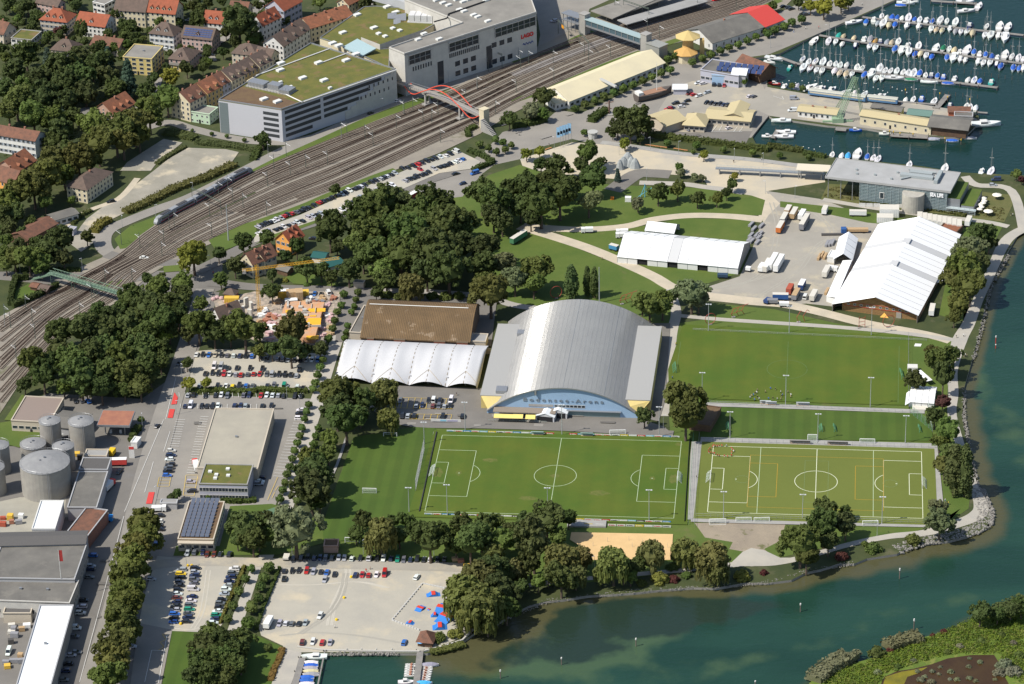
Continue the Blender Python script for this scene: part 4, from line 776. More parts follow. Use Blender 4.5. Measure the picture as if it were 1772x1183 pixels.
def house(name,label,rc,A,B,Cc,H,rise=3.5,roof='gx',wall='white',rc_='red',fl=3,win='w',dorm=0,chim=1,cat='house',group=None,sol=False,gap=2.6,sides=True,mats=None,side_n=None,ov=.6,front=True,back=False):
 """A,B = ends of the eave facing the camera, Cc = far eave corner behind B (or the depth in metres)"""
 a,b_=T(rc,*A,z=H),T(rc,*B,z=H);L_=(b_-a).length;yw=yaw(a,b_);n=Vector((-sin(yw),cos(yw),0))
 D=Cc if isinstance(Cc,(int,float))else abs((T(rc,*Cc,z=H)-b_).dot(n))
 t=thing(name,(a.x,a.y,0),yw,label,cat,group);PLOTS.append((a,yw,L_,D))
 wm,rm=WALLS.get(wall,WHITE),ROOFS[rc_]
 if roof in('gx','gy','hip'):
  w_,r_=gable_parts(L_,D,H,rise,ov,roof=='hip',axis='y' if roof=='gy' or(roof=='hip' and D>L_)else 'x')
  w_.build('wall',[wm],t);ro=r_.build('roof',[rm],t)
 else:
  mb=MB();mb.box(0,0,0,L_,D,H-.3);mb.build('wall',[wm],t);mb=MB();p=.35
  mb.box(-.15,-.15,H-.3,L_+.15,D+.15,H-.05,0)
  for q in((-.15,-.15,L_+.15,p),(-.15,D-p,L_+.15,D+.15),(-.15,p,p,D-p),(L_-p,p,L_+.15,D-p)):mb.box(q[0],q[1],H-.05,q[2],q[3],H+.35,1)
  ro=mb.build('roof',[rm,WALLS.get(wall,WHITE)if rc_!='green' else CONC],t)
 W=WMESH[win];fh=H/max(fl,1)
 if fl:
  if front:
   nn=max(1,int(L_/gap))
   for i in range(nn):
    for j in range(fl):link('window',W,t,((i+.5)*L_/nn,-.01,j*fh+fh*.3))
   if L_>8:m=MB();m.box(-.55,-.06,0,.55,0,2.1);m.build('door',[DARK],t,(L_/nn*(nn//2),-.005,.01))
  if sides:
   nn=side_n or max(1,int(D/(gap*1.1)))
   for sx,rz in((L_+.01,PI/2),(-.01,-PI/2)):
    for i in range(nn):
     for j in range(fl):link('window',W,t,(sx,(i+.5)*D/nn,j*fh+fh*.3),rz)
  if roof=='gy' and rise>2.5:link('window',WMESH['q'],t,(L_/2,-.01,H+.3))
 if dorm and roof in('gx','hip','gy'):
  key=(wall,rc_)
  if key not in DM:DM[key]=dormer_mesh(0).mesh('dormer',[wm,rm,GLASS])
  if roof=='gy':
   k=rise/(L_/2)
   for i in range(dorm):link('dormer',DM[key],t,(L_-1.0,(i+.7)*D/(dorm+.4),H-ov*k*0+.25*k),PI/2)
  else:
   k=rise/(D/2)
   for i in range(dorm):link('dormer',DM[key],t,((i+1)*L_/(dorm+1),1.2,H+1.2*k-.35))
 for i in range(chim):
  m=MB();cx,cy=(L_*(i+1)/(chim+1),D/2+.9)if roof!='gy' else(L_/2+.8,D*(i+1)/(chim+1));zt=H+(rise if roof in('gx','gy','hip')else 0)
  m.box(-.45,-.4,-1.6,.45,.4,.9);m.box(-.55,-.5,.9,.55,.5,1.02);m.build('chimney',[CHIM if roof!='flat' else METAL],ro,(cx,cy,zt-.3))
 if sol:
  k=rise/(D/2);m=MB();m.box(-.8,-.5,0,.8,.5,.06);pm=m.mesh('solar_panel',[ROOFS['solar']]);ang=math.atan(k)
  for side in(0,1):
   for i in range(5):
    for j in range(4):
     x=(1.6+i*1.7)if side==0 else(L_-1.6-i*1.7);y=.9+j*1.12;link('solar_panel',pm,ro,(x,y,H+y*k+.18),rot=(ang,0,0))
 return t,L_,D
def block(name,label,H,poly,wall='white',roof='gravel',cat='building',z0=0,parapet=.5,group=None,pts_z=None):
 """flat roofed building from map polygon of its roof edge"""
 P=poly;o=P[0];loc=(o.x,o.y,0);Q=[(p.x-o.x,p.y-o.y)for p in P]
 t=thing(name,loc,0,label,cat,group);mb=MB();mb.prism(Q,z0,H-.3);mb.build('wall',[WALLS.get(wall,WHITE)if isinstance(wall,str)else wall],t)
 n=len(Q);area=sum(Q[i][0]*Q[(i+1)%n][1]-Q[(i+1)%n][0]*Q[i][1]for i in range(n));
 if area<0:Q=Q[::-1]
 mb=MB();mb.prism(Q,H-.3,H)
 for i in range(n):
  a,b_=Vector((*Q[i],0)),Vector((*Q[(i+1)%n],0));d=(b_-a).normalized();nn=Vector((-d.y,d.x,0))*.4
  mb.add([(a.x,a.y,H),(b_.x,b_.y,H),(b_.x+nn.x,b_.y+nn.y,H),(a.x+nn.x,a.y+nn.y,H)]+[(v[0],v[1],H+parapet)for v in((a.x,a.y),(b_.x,b_.y),(b_.x+nn.x,b_.y+nn.y),(a.x+nn.x,a.y+nn.y))],
               [(4,5,6,7),(0,1,5,4),(2,3,7,6),(1,2,6,5),(3,0,4,7)],1)
 mb.build('roof',[ROOFS[roof],METAL if roof in('green','brownveg')else(WALLS.get(wall,WHITE)if isinstance(wall,str)else wall)],t);return t,o
def onface(t,o,p,q,s,z):
 d=(q-p);d.z=0;L_=d.length;d=d/L_;return(p.x-o.x+d.x*s,p.y-o.y+d.y*s,z),math.atan2(d.y,d.x)
def band(mb,o,p,q,s0,s1,z0,z1,off=.06,m=0):
 d=(q-p);d.z=0;d.normalize();n=Vector((d.y,-d.x,0));a=p+d*s0-o;b_=p+d*s1-o
 V=[(a.x-n.x*.1,a.y-n.y*.1),(b_.x-n.x*.1,b_.y-n.y*.1),(b_.x+n.x*off,b_.y+n.y*off),(a.x+n.x*off,a.y+n.y*off)]
 mb.add([(x,y,z0)for x,y in V]+[(x,y,z1)for x,y in V],[(3,2,1,0),(4,5,6,7),(0,1,5,4),(1,2,6,5),(2,3,7,6),(3,0,4,7)],m)
# houses of the old town, top left
house('villa','pale villa with bright red mansard roof and three dormers, top left',0,(275,128),(460,148),(516,92),8.5,5,'hip','beige','red',3,'s',3,2)
house('villa','white villa with plain red roof beside the mansard villa',0,(523,157),(722,182),(775,118),7.5,4.5,'gx','white','red',3,'w',1,1)
house('bungalow','white flat house with grassed roof and orange awning',0,(75,262),(218,277),(286,217),6,0,'flat','white','green',2,'l',0,0)
house('house','brown hip roofed house half hidden by garden trees',0,(350,335),(515,350),(560,300),5,4.5,'hip','beige','brown',1,'w',1,1)
house('house','low orange roofed house behind the spruce grove',0,(625,305),(815,332),(840,270),5,3.2,'gx','beige','rust',1,'w',0,2)
house('apartment_house','long cream apartment house with brown roof, top edge',0,(790,62),(1000,78),14,10,5.5,'gx','cream','brown',3,'w',0,2,'building')
house('apartment_house','cream apartment house with red roof and four white dormers',0,(1001,74),(1207,92),13,10,5.5,'gx','cream','red',3,'w',4,2,'building')
house('villa','white villa with blue shutters under a brown hipped roof',0,(1030,222),(1196,242),(1246,192),9,5,'hip','white','brown',3,'s',2,1)
house('villa','pink house with solar panels on both sides of its roof',0,(1254,250),(1462,272),(1502,216),8,4.5,'gx','pink','brown',3,'w',1,0,sol=True)
house('house','white house with bright red roof beside the big round tree',0,(1405,146),(1532,158),(1575,112),7,5,'gx','white','red',2,'w',2,1)
house('apartment_block','yellow flat roofed apartment block with white balconies',0,(848,392),(1048,408),(1136,320),10,0,'flat','yellow','gravel',4,'l',0,1,'building',gap=3.6)
house('villa','grey pink villa with brown hipped roof and roof windows',0,(1165,398),(1306,414),(1378,346),7,4,'hip','pink','brown',2,'w',1,1)
house('annex','small cream veranda annex with grey roof',0,(1170,440),(1245,450),(1290,425),4,.8,'gx','yellow','grey',1,'t',0,0,'building')
house('house','salmon house with brown orange roof and cross gable',0,(648,748),(782,785),(905,700),8.5,5,'gy','salmon','orange',3,'w',3,1)
house('annex','low grey roofed annex left of the salmon house',0,(522,795),(600,806),(655,750),4,1.2,'gx','salmon','grey',1,'w',0,0,'building')
row=[((1180,665),(1308,706)),]
A0,B0=T(0,1182,668,11.5),T(0,1310,706,11.5);E0=T(1,105,415,11.5)
dirn=(E0-B0);Lr=dirn.length;dirn=dirn/Lr;nrm_=Vector((-dirn.y,dirn.x,0));Wd=(A0-B0).dot(nrm_)
cols=[('cream','rust','cream gabled'),('ochre','orange','ochre'),('lilac','rust','grey'),('cream','brown','pale yellow'),('ochre','brown','deep ochre'),('cream','brown','cream end')]
xs_=[0,.2,.38,.5,.66,.84,1.0]
PLOTS.append((B0,math.atan2(dirn.y,dirn.x),Lr,Wd))
for i,(wc,rf,tx)in enumerate(cols):
 s0,s1=xs_[i]*Lr,xs_[i+1]*Lr;a=B0+dirn*s0;off=(0,.8,-.4,.6,.2,1.0)[i]
 t=thing('terraced_house',((a-nrm_*off).x,(a-nrm_*off).y,0),math.atan2(dirn.y,dirn.x),f'{tx} terraced house, {ordn(i, 6, ("nearest", "farthest"), "the near end")} of the long row','house','terraced houses in the long row')
 L_=s1-s0-.02;H=11.5+(i%2)*.5;w_,r_=gable_parts(L_,Wd+off,H,4.6,.35);w_.build('wall',[WALLS[wc]],t);ro=r_.build('roof',[ROOFS[rf]],t)
 nn=max(2,int(L_/2.7))
 for k in range(nn):
  for j in range(4):link('window',WMESH['w'],t,((k+.5)*L_/nn,-.01,j*2.8+.9))
 if i==0:
  for k in range(4):
   for j in range(4):link('window',WMESH['w'],t,(-.01,(k+.5)*Wd/4,j*2.8+.9),-PI/2)
 key=(wc,rf)
 if key not in DM:DM[key]=dormer_mesh(0).mesh('dormer',[WALLS[wc],ROOFS[rf],GLASS])
 for k in range(max(1,nn//2)):link('dormer',DM[key],t,((k+.5)*L_/max(1,nn//2),.9,H+.5))
 for k in range(2):m=MB();m.box(-.4,-.4,-1.5,.4,.4,1);m.build('chimney',[CHIM],ro,(L_*(k+.5)/2,(Wd+off)/2+.8,H+4.2))
house('annex','mint green flat annex at the foot of the terrace',0,(1308,768),(1446,790),(1506,742),6,0,'flat','mint','gravel',2,'q',0,0,'building')
house('apartment_block','white apartment block with rust roof on the left edge',0,(-80,915),(240,968),(332,918),10.5,3,'gx','white','rust',3,'s',0,2,'building',side_n=1)
house('house','orange brown gabled house in the lower left garden',0,(-40,1150),(112,1185),(238,1100),9,5,'gy','salmon','orange',3,'w',2,1)
house('house','red brown house cut by the left photo edge above the shed',10,(-60,42),(90,85),(160,20),8,5,'gx','orange','rust',2,'w',0,1)
house('villa','cream two storey railway house with dark hipped roof',10,(458,98),(598,126),(818,10),8,3.6,'hip','cream','brown',3,'w',0,1)
house('goods_shed','long brown timber shed with rust tiled roof',10,(72,434),(190,470),(366,350),4.5,2.2,'gy','wood','rust',0,'w',0,0,'shed')
house('goods_shed','grey roofed shed with open bays behind the timber shed',10,(330,300),(380,336),(500,262),4,1,'gy','white','grey',1,'l',0,0,'shed')
house('house','grey house with rust roof cut by the left edge of the photo',0,(-70,210),(22,232),(72,178),7,5,'gx','beige','rust',2,'w',0,1)
house('house','pinkish house with dark roof at the very top left',0,(250,12),(395,42),(420,5),8,3,'gx','pink','brown',3,'w',0,0)
house('apartment_block','white balcony block beside the white villa, top edge',0,(640,12),(722,32),(768,-10),9,0,'flat','white','gravel',3,'l',0,0,'building')
house('garden_house','small white house cut by the left edge among trees',0,(-40,560),(40,590),(60,560),4,1.5,'gx','white','dgrey',1,'w',0,0,'house')
house('house','rust roofed house at the top of the long terrace',0,(1580,70),(1700,80),(1720,30),7,4,'gx','cream','rust',2,'w',0,1)
house('house','brown roofed house behind the long terrace',0,(1600,360),(1772,380),(1790,320),9,4,'hip','beige','brown',3,'w',1,1)
house('apartment_house','white house with red roof and dormers left of the lilac one',1,(-40,150),(45,172),(112,95),10,5,'gy','white','red',3,'w',3,1,'building')
house('apartment_house','lilac grey gabled house at the top edge',1,(62,40),(192,70),(300,0),11,5,'gy','lilac','red',3,'s',0,1,'building')
house('apartment_house','white gabled block with dark brown roof beside the parking house',1,(50,290),(188,316),(368,192),9,4.8,'gy','white','brown',3,'w',3,2,'building',side_n=8)
house('apartment_house','long block with orange roof behind the white gabled block',1,(275,142),(378,192),(566,55),9,4,'gy','cream','orange',3,'w',1,3,'building')
house('apartment_house','cream block at the top edge beside the planted roof',1,(560,10),(640,30),(700,-20),9,3,'gy','cream','orange',3,'w',0,1,'building')
house('apartment_house','cream walled end block with brown roof by the roof corner',1,(-10,385),(96,405),(112,355),9.5,4,'gx','cream','brown',3,'w',1,1,'building')
house('apartment_house','ochre rear house with roof terrace beside the terrace',0,(1705,560),(1772,575),(1790,545),10,0,'flat','cream','grey',3,'w',0,0,'building')
house('house','bright orange house with red cross gabled roof',11,(135,462),(238,492),(370,450),7.5,4.5,'gy','orange','red',2,'s',2,2)
house('house','large cream house with brown roofs beside the orange house',10,(1660,600),(1745,640),(1880,560),8,4.5,'gy','cream','rust',2,'s',2,2)
house('house','cream wing with brown roof right of the large cream house',11,(-10,600),(60,612),(152,548),8,3.6,'gy','cream','rust',3,'w',2,1)
house('garden_shed','low teal roofed pavilion, left one of the pair',11,(385,588),(470,600),(522,565),3.2,1.2,'gx','white','sea',0,cat='shed',chim=0)
house('garden_shed','low teal roofed pavilion, right one under the crane jib',11,(445,622),(505,660),(580,612),3.2,1.,'gy','white','sea',0,cat='shed',chim=0)
house('garden_shed','small grey garden shed by the building site hedge',11,(145,670),(215,690),(260,665),3,1,'gx','wood','grey',0,cat='shed',chim=0)
house('garden_shed','small beige garage beside the footpath trees',11,(672,768),(742,775),(750,755),2.8,0,'flat','beige','gravel',0,cat='garage',chim=0)
house('house','brown roofed house standing between building site and trees',10,(1452,985),(1525,1030),(1650,960),5,5,'gy','white','brown',1,'w',1,1)
house('kiosk','small brown kiosk at the junction square',10,(1545,840),(1618,850),(1640,820),3,1.8,'hip','brick','brown',0,cat='kiosk',chim=0)
house('garden_shed','pink awning shed in the small rail side garden',10,(208,792),(250,800),(268,772),2.4,.8,'gx','wood','rust',0,cat='shed',chim=0)
house('garden_shed','brown shed in the small rail side garden',10,(265,810),(320,822),(360,790),2.8,1,'gx','wood','brown',0,cat='shed',chim=0)
house('container_cabin','blue and grey site cabin on the waste ground',10,(452,402),(505,410),(515,385),3,0,'flat','lilac','lgrey',0,cat='cabin',chim=0)
# shopping centre and parking house
def solar_field(t,mat_,org,ux,uy,nx,ny,wx,wy,z,name='solar_panel',tilt=.15):
 m=MB();m.box(-wx*.42,-wy*.42,0,wx*.42,wy*.42,.12);me=m.mesh(name,mat_);a=math.atan2(ux.y,ux.x)
 for i in range(nx):
  for j in range(ny):
   p=org+ux*((i+.5)*wx)+uy*((j+.5)*wy);link(name,me,t,(p.x,p.y,z),rot=(tilt,0,a))
def skylight(mb,p,o,a,w_=3.2,d=2.2,h=.9,m=0):
 c,s=cos(a),sin(a);V=[(p.x-o.x+c*x-s*y,p.y-o.y+s*x+c*y)for x,y in((-w_/2,-d/2),(w_/2,-d/2),(w_/2,d/2),(-w_/2,d/2))]
 mb.prism(V,p.z,p.z+h,m)
HP=18.6
P=[G(378,173,HP),G(487,190,HP),G(685,120,HP),G(538,75,HP)]
t,o=block('parking_house','grey parking house with mossy planted roof beside the rails',HP,P,mat('grey_panel',(.46,.46,.48),var=.04),'green','building',parapet=.7)
z=HP+.02;mb=MB();mb.add([((p-o).x,(p-o).y,z)for p in(G(378,173,HP),G(487,190,HP),G(519,178,HP),G(416,148,HP))],[(0,1,2,3)]);mb.build('brown_roof_field',[ROOFS['brownveg']],t)
mb=MB();L1=(P[2]-P[1]).length
for k in range(5):z0=2.2+k*3.3;band(mb,o,P[1],P[2],2,26 if k else 20,z0,z0+1.9)
for k in range(1,5):z0=2.2+k*3.3;band(mb,o,P[1],P[2],28,28+8*(k+1),z0,z0+1.9)
for k in range(5):z0=2.2+k*3.1;band(mb,o,P[0],P[1],(P[1]-P[0]).length-11,(P[1]-P[0]).length-2,z0,z0+1.7)
mb.build('parking_deck_opening',[mat('deck_shadow_glass',(.045,.05,.055),rough=.4)],t)
mb=MB();band(mb,o,P[0],P[1],.3,5.5,.2,HP-1);mb.build('slate_panel',[mat('slate_green',(.14,.17,.17))],t)
mb=MB();Ls=L1
for k in range(9):s=L1-36+k*4;z1=min(HP-.5,5+k*1.7);band(mb,o,P[1],P[2],s,s+4.02,0,z1,.35)
mb.build('stepped_stone_wall',[WALLS['stone']],t)
wm=_win(.9,1.9)
for k in range(7):
 l,a=onface(t,o,P[1],P[2],L1-25+k*3.2,8.6);link('window',wm,t,(l[0]+sin(a)*.38,l[1]-cos(a)*.38,l[2]),a)
for k in range(6):
 l,a=onface(t,o,P[1],P[2],L1-19+k*3.2,13.4);link('window',wm,t,(l[0]+sin(a)*.38,l[1]-cos(a)*.38,l[2]),a)
ad=yaw(P[1],P[2])
for x,y in((172,440),(168,488),(323,542),(470,558),(622,420),(432,437),(528,302),(572,318),(690,378),(55,688),(148,705),(240,603),(512,612),(170,572)):
 m=MB();p=T(1,x,y,HP);big=(x,y)not in((240,603),(512,612),(170,572));skylight(m,Vector((0,0,0)),Vector((0,0,0)),0,4.2 if big else 2,2.6 if big else 1.4,1.1);m.build('skylight',[mat('skylight_dome',(.62,.62,.58))],t,(p.x-o.x,p.y-o.y,HP),ad)
m=MB();q=T(1,105,610,HP);m.box(-14,-4,0,14,4,.4,1);m.box(-13,-3,.3,-3,3,2.6);m.box(-1,-2,.3,6,3,3.2);m.box(7,-3.5,.3,13.5,3.5,2.2)
for k in range(15):m.box(-14+k*2,-4.2,0,-13.9+k*2,-4.1,4,0)
m.build('roof_plant',[METAL,CONC],t,(q.x-o.x,q.y-o.y,HP),ad-1.25)
mb=MB()
for x0,y0,x1,y1 in((0,520,520,330),(330,700,970,480),(455,430,650,358),(205,650,320,705)):
 p,q=T(1,x0,y0,HP+.4),T(1,x1,y1,HP+.4);mb.beam(p-Vector((o.x,o.y,0)),q-Vector((o.x,o.y,0)),.35)
mb.build('roof_edge_duct',[WHITE],t)
HQ=17.
P2=[T(1,x,y,HQ)for x,y in((440,262),(530,292),(600,320),(735,385),(920,470),(925,335),(855,340),(1150,215),(1300,130),(1010,55),(830,42),(745,48))]
t,o=block('shopping_centre_wing','shopping centre wing with olive planted roofs in the middle',HQ,P2,'cream','green','building',parapet=.4)
mb=MB();q=[T(1,x,y,HQ+3.2)for x,y in((725,255),(855,305),(1150,205),(1010,150))];mb.prism([((p-o).x,(p-o).y)for p in q],HQ,HQ+3.2,0,1);mb.build('raised_roof_box',[WALLS['stone'],ROOFS['green']],t)
mb=MB();a_,b_,c_,d_=T(1,598,322,HQ+.6),T(1,730,386,HQ+.6),T(1,830,332,HQ+3.5),T(1,700,265,HQ+3.5);
mb.slab([tuple(v-Vector((o.x,o.y,0)))for v in(a_,b_,c_,d_)],.6);mb.build('sloping_glass_roof',[mat('pale_glass_roof',(.30,.40,.41),rough=.3)],t)
for x,y in((815,195),(700,105),(600,228),(905,50),(965,88)):
 m=MB();m.box(-2,-1.3,0,2,1.3,1);p=T(1,x,y,HQ);m.build('skylight',[mat('skylight_dome')],t,(p.x-o.x,p.y-o.y,HQ),ad)
for x,y in((945,198),(993,213),(847,235),(892,253)):
 m=MB();m.box(-1.2,-1.2,0,1.2,1.2,.9);p=T(1,x,y,HQ+3.2);m.build('skylight',[mat('skylight_dome')],t,(p.x-o.x,p.y-o.y,HQ+3.2),ad)
mb=MB();p=T(1,1170,130,HQ+1);
for k in range(5):mb.box(-9+k*3.6,-3.5,.8,-9+k*3.6+3.3,3.5,4.2)
mb.box(-9.5,-4,0,9.5,4,.6);mb.build('cooling_unit',[mat('pale_metal_box',(.55,.55,.54),var=.08)],t,(p.x-o.x,p.y-o.y,HQ),ad-.9)
mb=MB();
for(x,y,s)in((940,120,2.5),(1000,130,3.),(975,160,2.)):p=T(1,x,y,HQ)-Vector((o.x,o.y,0));mb.slab([(p.x-s,p.y-s,HQ+.5),(p.x+s,p.y-s,HQ+.3),(p.x+s,p.y+s,HQ+2.4),(p.x-s,p.y+s*.6,HQ+1.9)],.2)
mb.build('roof_vent',[METAL],t)
mb=MB();pr=PX((650,-2),(672,4),(700,12),(722,20),(748,28),(757,40),z=HQ);pp=[v-Vector((o.x,o.y,0))for v in pr]
mb.strip(pp,6,HQ+4.6,z0=HQ);mb.build('curved_gallery',[mat('gallery_grey',(.36,.37,.38))],t)
HS=24.5
P3=[G(673,83,HS),G(700,94,HS),G(928,22,HS),G(918,-6,HS),G(905,-60,HS),G(700,-60,HS),G(700,0,HS),G(775,30,HS),G(800,40,HS)]
t,o=block('shopping_centre','long stone clad shopping centre with red lettering by the tracks',HS,P3,'stone','gravel','building',parapet=.8)
p,q=P3[1],P3[2];Ls=(q-p).length;fr_=MB();gl=MB()
wt=_win(1.0,2.6)
for s0,s1 in((Ls*.03,Ls*.19),(Ls*.33,Ls*.55),(Ls*.68,Ls-1)):
 band(gl,o,p,q,s0,s1,17.6,22.8,.05);n=int((s1-s0)/3.6)
 for k in range(n+1):band(fr_,o,p,q,s0+k*(s1-s0)/n-.12,s0+k*(s1-s0)/n+.12,17.4,23,.5)
 band(fr_,o,p,q,s0-.5,s1+.5,20.1,20.35,.4);band(fr_,o,p,q,s0-.5,s1+.5,22.9,23.3,.9)
for s0 in(.24,.61):band(gl,o,p,q,s0*Ls,(s0+.045)*Ls,.5,14,.05)
gl.build('glazing',[GLASS],t);fr_.build('glazing_frame',[METAL],t)
for k in range(8):l,a=onface(t,o,p,q,Ls*(.06+k*.019),13.2);link('window',wt,t,l,a)
for k in range(16):l,a=onface(t,o,p,q,Ls*(.335+k*.0145),14.);link('window',wt,t,l,a)
for i,s0 in enumerate((.39,.45,.51,.67,.73,.79)):
 for z0 in(8.,2.2):l,a=onface(t,o,p,q,s0*Ls,z0+(4 if i>2 and z0>5 else 0));link('window',WMESH['W'],t,l,a,scale=(1.1,1,1.9))
mb=MB();band(mb,o,p,q,-.3,Ls+.3,23.9,24.9,.25);mb.build('roof_edge',[METAL],t)
lm=text_mesh('LAGO',3.2,.12,.12);lm.materials.append(mat('sign_red',(.62,.03,.03),var=0));l,a=onface(t,o,p,q,Ls*.925,12.);e=link('red_lettering',lm,t,(l[0]+sin(a)*.2,l[1]-cos(a)*.2,l[2]),rot=(PI/2,0,a))
m=MB();
for k in range(12):x=-3.6+k*.6;m.beam((x,0,sin(k*1.9)*.7),(x+.6,0,sin((k+1)*1.9)*.7+.15),.2)
l,a=onface(t,o,p,q,Ls*.93,8.2);m.build('blue_signature_sign',[mat('sign_blue',(.05,.09,.28))],t,(l[0]+sin(a)*.25,l[1]-cos(a)*.25,l[2]),a)
for(x,y)in((1430,14),(1330,38),(1290,22),(1245,5),(1405,68),(1437,80),(1502,105),(1532,118),(1600,148),(1590,5),(1120,275),(1265,272),(1385,0),(1470,0),(1160,235)):
 m=MB();m.box(-1.8,-1,0,1.8,1,.9);pz=T(1,x,y,HS);m.build('skylight',[mat('skylight_dome')],t,(pz.x-o.x,pz.y-o.y,HS),ad)
mb=MB();pts=[T(1,*k,z=HS)for k in((1230,155),(1320,130),(1330,100),(1560,20),(1640,-10))]
for a_,b_ in zip(pts[:-1],pts[1:]):mb.beam(a_-Vector((o.x,o.y,-.5)),b_-Vector((o.x,o.y,-.5)),.4)
mb.build('roof_pipe',[DARK],t)
m=MB()
for k in range(3):
 x=k*9;m.slab([(x-3,-2.5,3.4),(x+3,-2.5,3.4),(x+3,2.5,3.8),(x-3,2.5,3.8)],.12);m.beam((x,0,0),(x,0,3.5),.12)
pz=T(1,1115,552);m.build('cafe_awning',[mat('awning_white',(.75,.73,.68),var=.03)],None,(pz.x,pz.y,4.),ad+.05,label='three white sunshades on the terrace of the shopping centre',cat='awning')
# station: platform roofs, glass footbridge
def long_slab(name,label,pxs,z,th,m,cat,post=True,legz=0):
 P=[G(x,y,z)for x,y in pxs];o=P[0];t=thing(name,(o.x,o.y,0),0,label,cat);mb=MB();mb.slab([tuple(p-Vector((o.x,o.y,0)))for p in P],th);mb.build('roof',[m],t)
 a=(P[0]+P[3])/2-Vector((o.x,o.y,0));b_=(P[1]+P[2])/2-Vector((o.x,o.y,0));n=int((b_-a).length/12)
 if post:
  pm=MB();pm.beam((0,0,legz),(0,0,z-th),.18);me=pm.mesh('post',METAL)
  for k in range(n+1):v=a+(b_-a)*((k+.3)/(n+.6));link('post',me,t,(v.x,v.y,0))
 return t
long_slab('platform_roof','wide grey platform roof nearest the station square',[(1060,32),(1150,-8),(1130,-20),(1022,18)],5,.5,ROOFS['gravel'],'platform roof')
long_slab('platform_roof','long narrow platform roof passing under the glass footbridge',[(1085,42),(1225,2),(1208,-6),(1068,34)],4.6,.5,ROOFS['lgrey'],'platform roof')
long_slab('platform_roof','far long platform roof beside the third track',[(1078,24),(1180,-12),(1172,-17),(1072,18)],4.6,.5,ROOFS['grey'],'platform roof')
mb=MB();mb.strip([G(886,131),G(1010,86),G(1100,48),G(1240,0)],6.5,.5,z0=0);mb.build('platform',[mat('platform_paving',(.22,.205,.19),var=.08)],kind='structure')
mb=MB();mb.strip([G(1060,40),G(1120,18),G(1200,-12)],9,.45,z0=0);mb.build('platform',[mat('platform_paving')],kind='structure')
def footbridge():
 zb=7.;L0,R0=T(2,508,135,zb+3),T(2,885,262,zb+3);o=Vector((L0.x,L0.y,0));L_=(Vector((R0.x,R0.y,0))-o).length;a=yaw(L0,R0)
 t=thing('glass_footbridge',o,a,'enclosed glass and steel footbridge spanning the station tracks','footbridge')
 mb=MB();mb.box(0,-.2,zb-1,L_,4.2,zb);mb.build('deck',[METAL],t);mb=MB();mb.box(-.5,-.6,zb+3,L_+.5,4.6,zb+3.4);mb.build('roof',[mat('bridge_roof_blue',(.30,.38,.38))],t)
 mb=MB();mb.box(0,0,zb,L_,.1,zb+3);mb.box(0,3.9,zb,L_,4,zb+3);mb.build('glazing',[mat('tinted_glass',(.07,.11,.13),rough=.2)],t)
 pm=MB();pm.box(-.2,-.25,zb,.2,4.25,zb+3);me=pm.mesh('portal_frame',METAL);n=9
 for k in range(n+1):link('portal_frame',me,t,(k*L_/n,0,0))
 tw=MB();tw.box(-2.2,-2.2,0,2.2,2.2,12.5);tw.box(-2.5,-2.5,12.5,2.5,2.5,12.8);me=tw.mesh('lift_tower',CONC)
 link('lift_tower',me,t,(-2.6,2,0));link('lift_tower',me,t,(L_+2.6,2,0),scale=(1,1,1.02))
 mb=MB();mb.box(L_+5,-1,0,L_+15,6,8.6);mb.box(L_+4.9,-1.4,8.6,L_+15.5,6.4,8.9);mb.build('stair_hall',[mat('stair_glass',(.28,.28,.25),rough=.4)],t)
 mb=MB();mb.box(-18,-.5,5.5,-5,5,6);mb.box(-18,-1,9.4,-5,5.5,9.8)
 for k in range(5):mb.box(-17.5+k*3,0,0,-17.2+k*3,.3,9.4)
 mb.build('stair_roof',[METAL],t)
footbridge()
# quay halls
house('customs_hall','long cream roofed hall beside the tracks with small clipped trees',2,(395,690),(1045,428),20,5.2,4.4,'gx','white','cream',1,'l',0,0,'building',gap=4.2,ov=1.0)
house('hall_porch','low cream roofed porch at the near end of the hall',2,(300,712),(388,690),12,4.4,.8,'gx','white','cream',1,'w',0,0,'building')
p=T(2,665,540,10);m=MB();m.box(-.8,-7,-.6,.8,7,.2);m.box(-.5,-6.6,.2,.5,6.6,.4);m.build('roof_lantern',[mat('lantern_grey',(.42,.42,.40))],None,(p.x,p.y,7.6),.62,label='white glazed lantern lying across the cream hall roof',cat='skylight')
house('quay_hall','long grey roofed hall above the small clipped trees',2,(1385,292),(1748,178),24,5.2,4.6,'gx','white','grey',1,'t',0,1,'building',gap=5,ov=.8)
house('quay_hall','scarlet roofed end of the quay hall by the parking',2,(1750,177),(1870,130),26,5.4,4.8,'gx','white','scarlet',1,'t',0,0,'building',gap=5,ov=1)
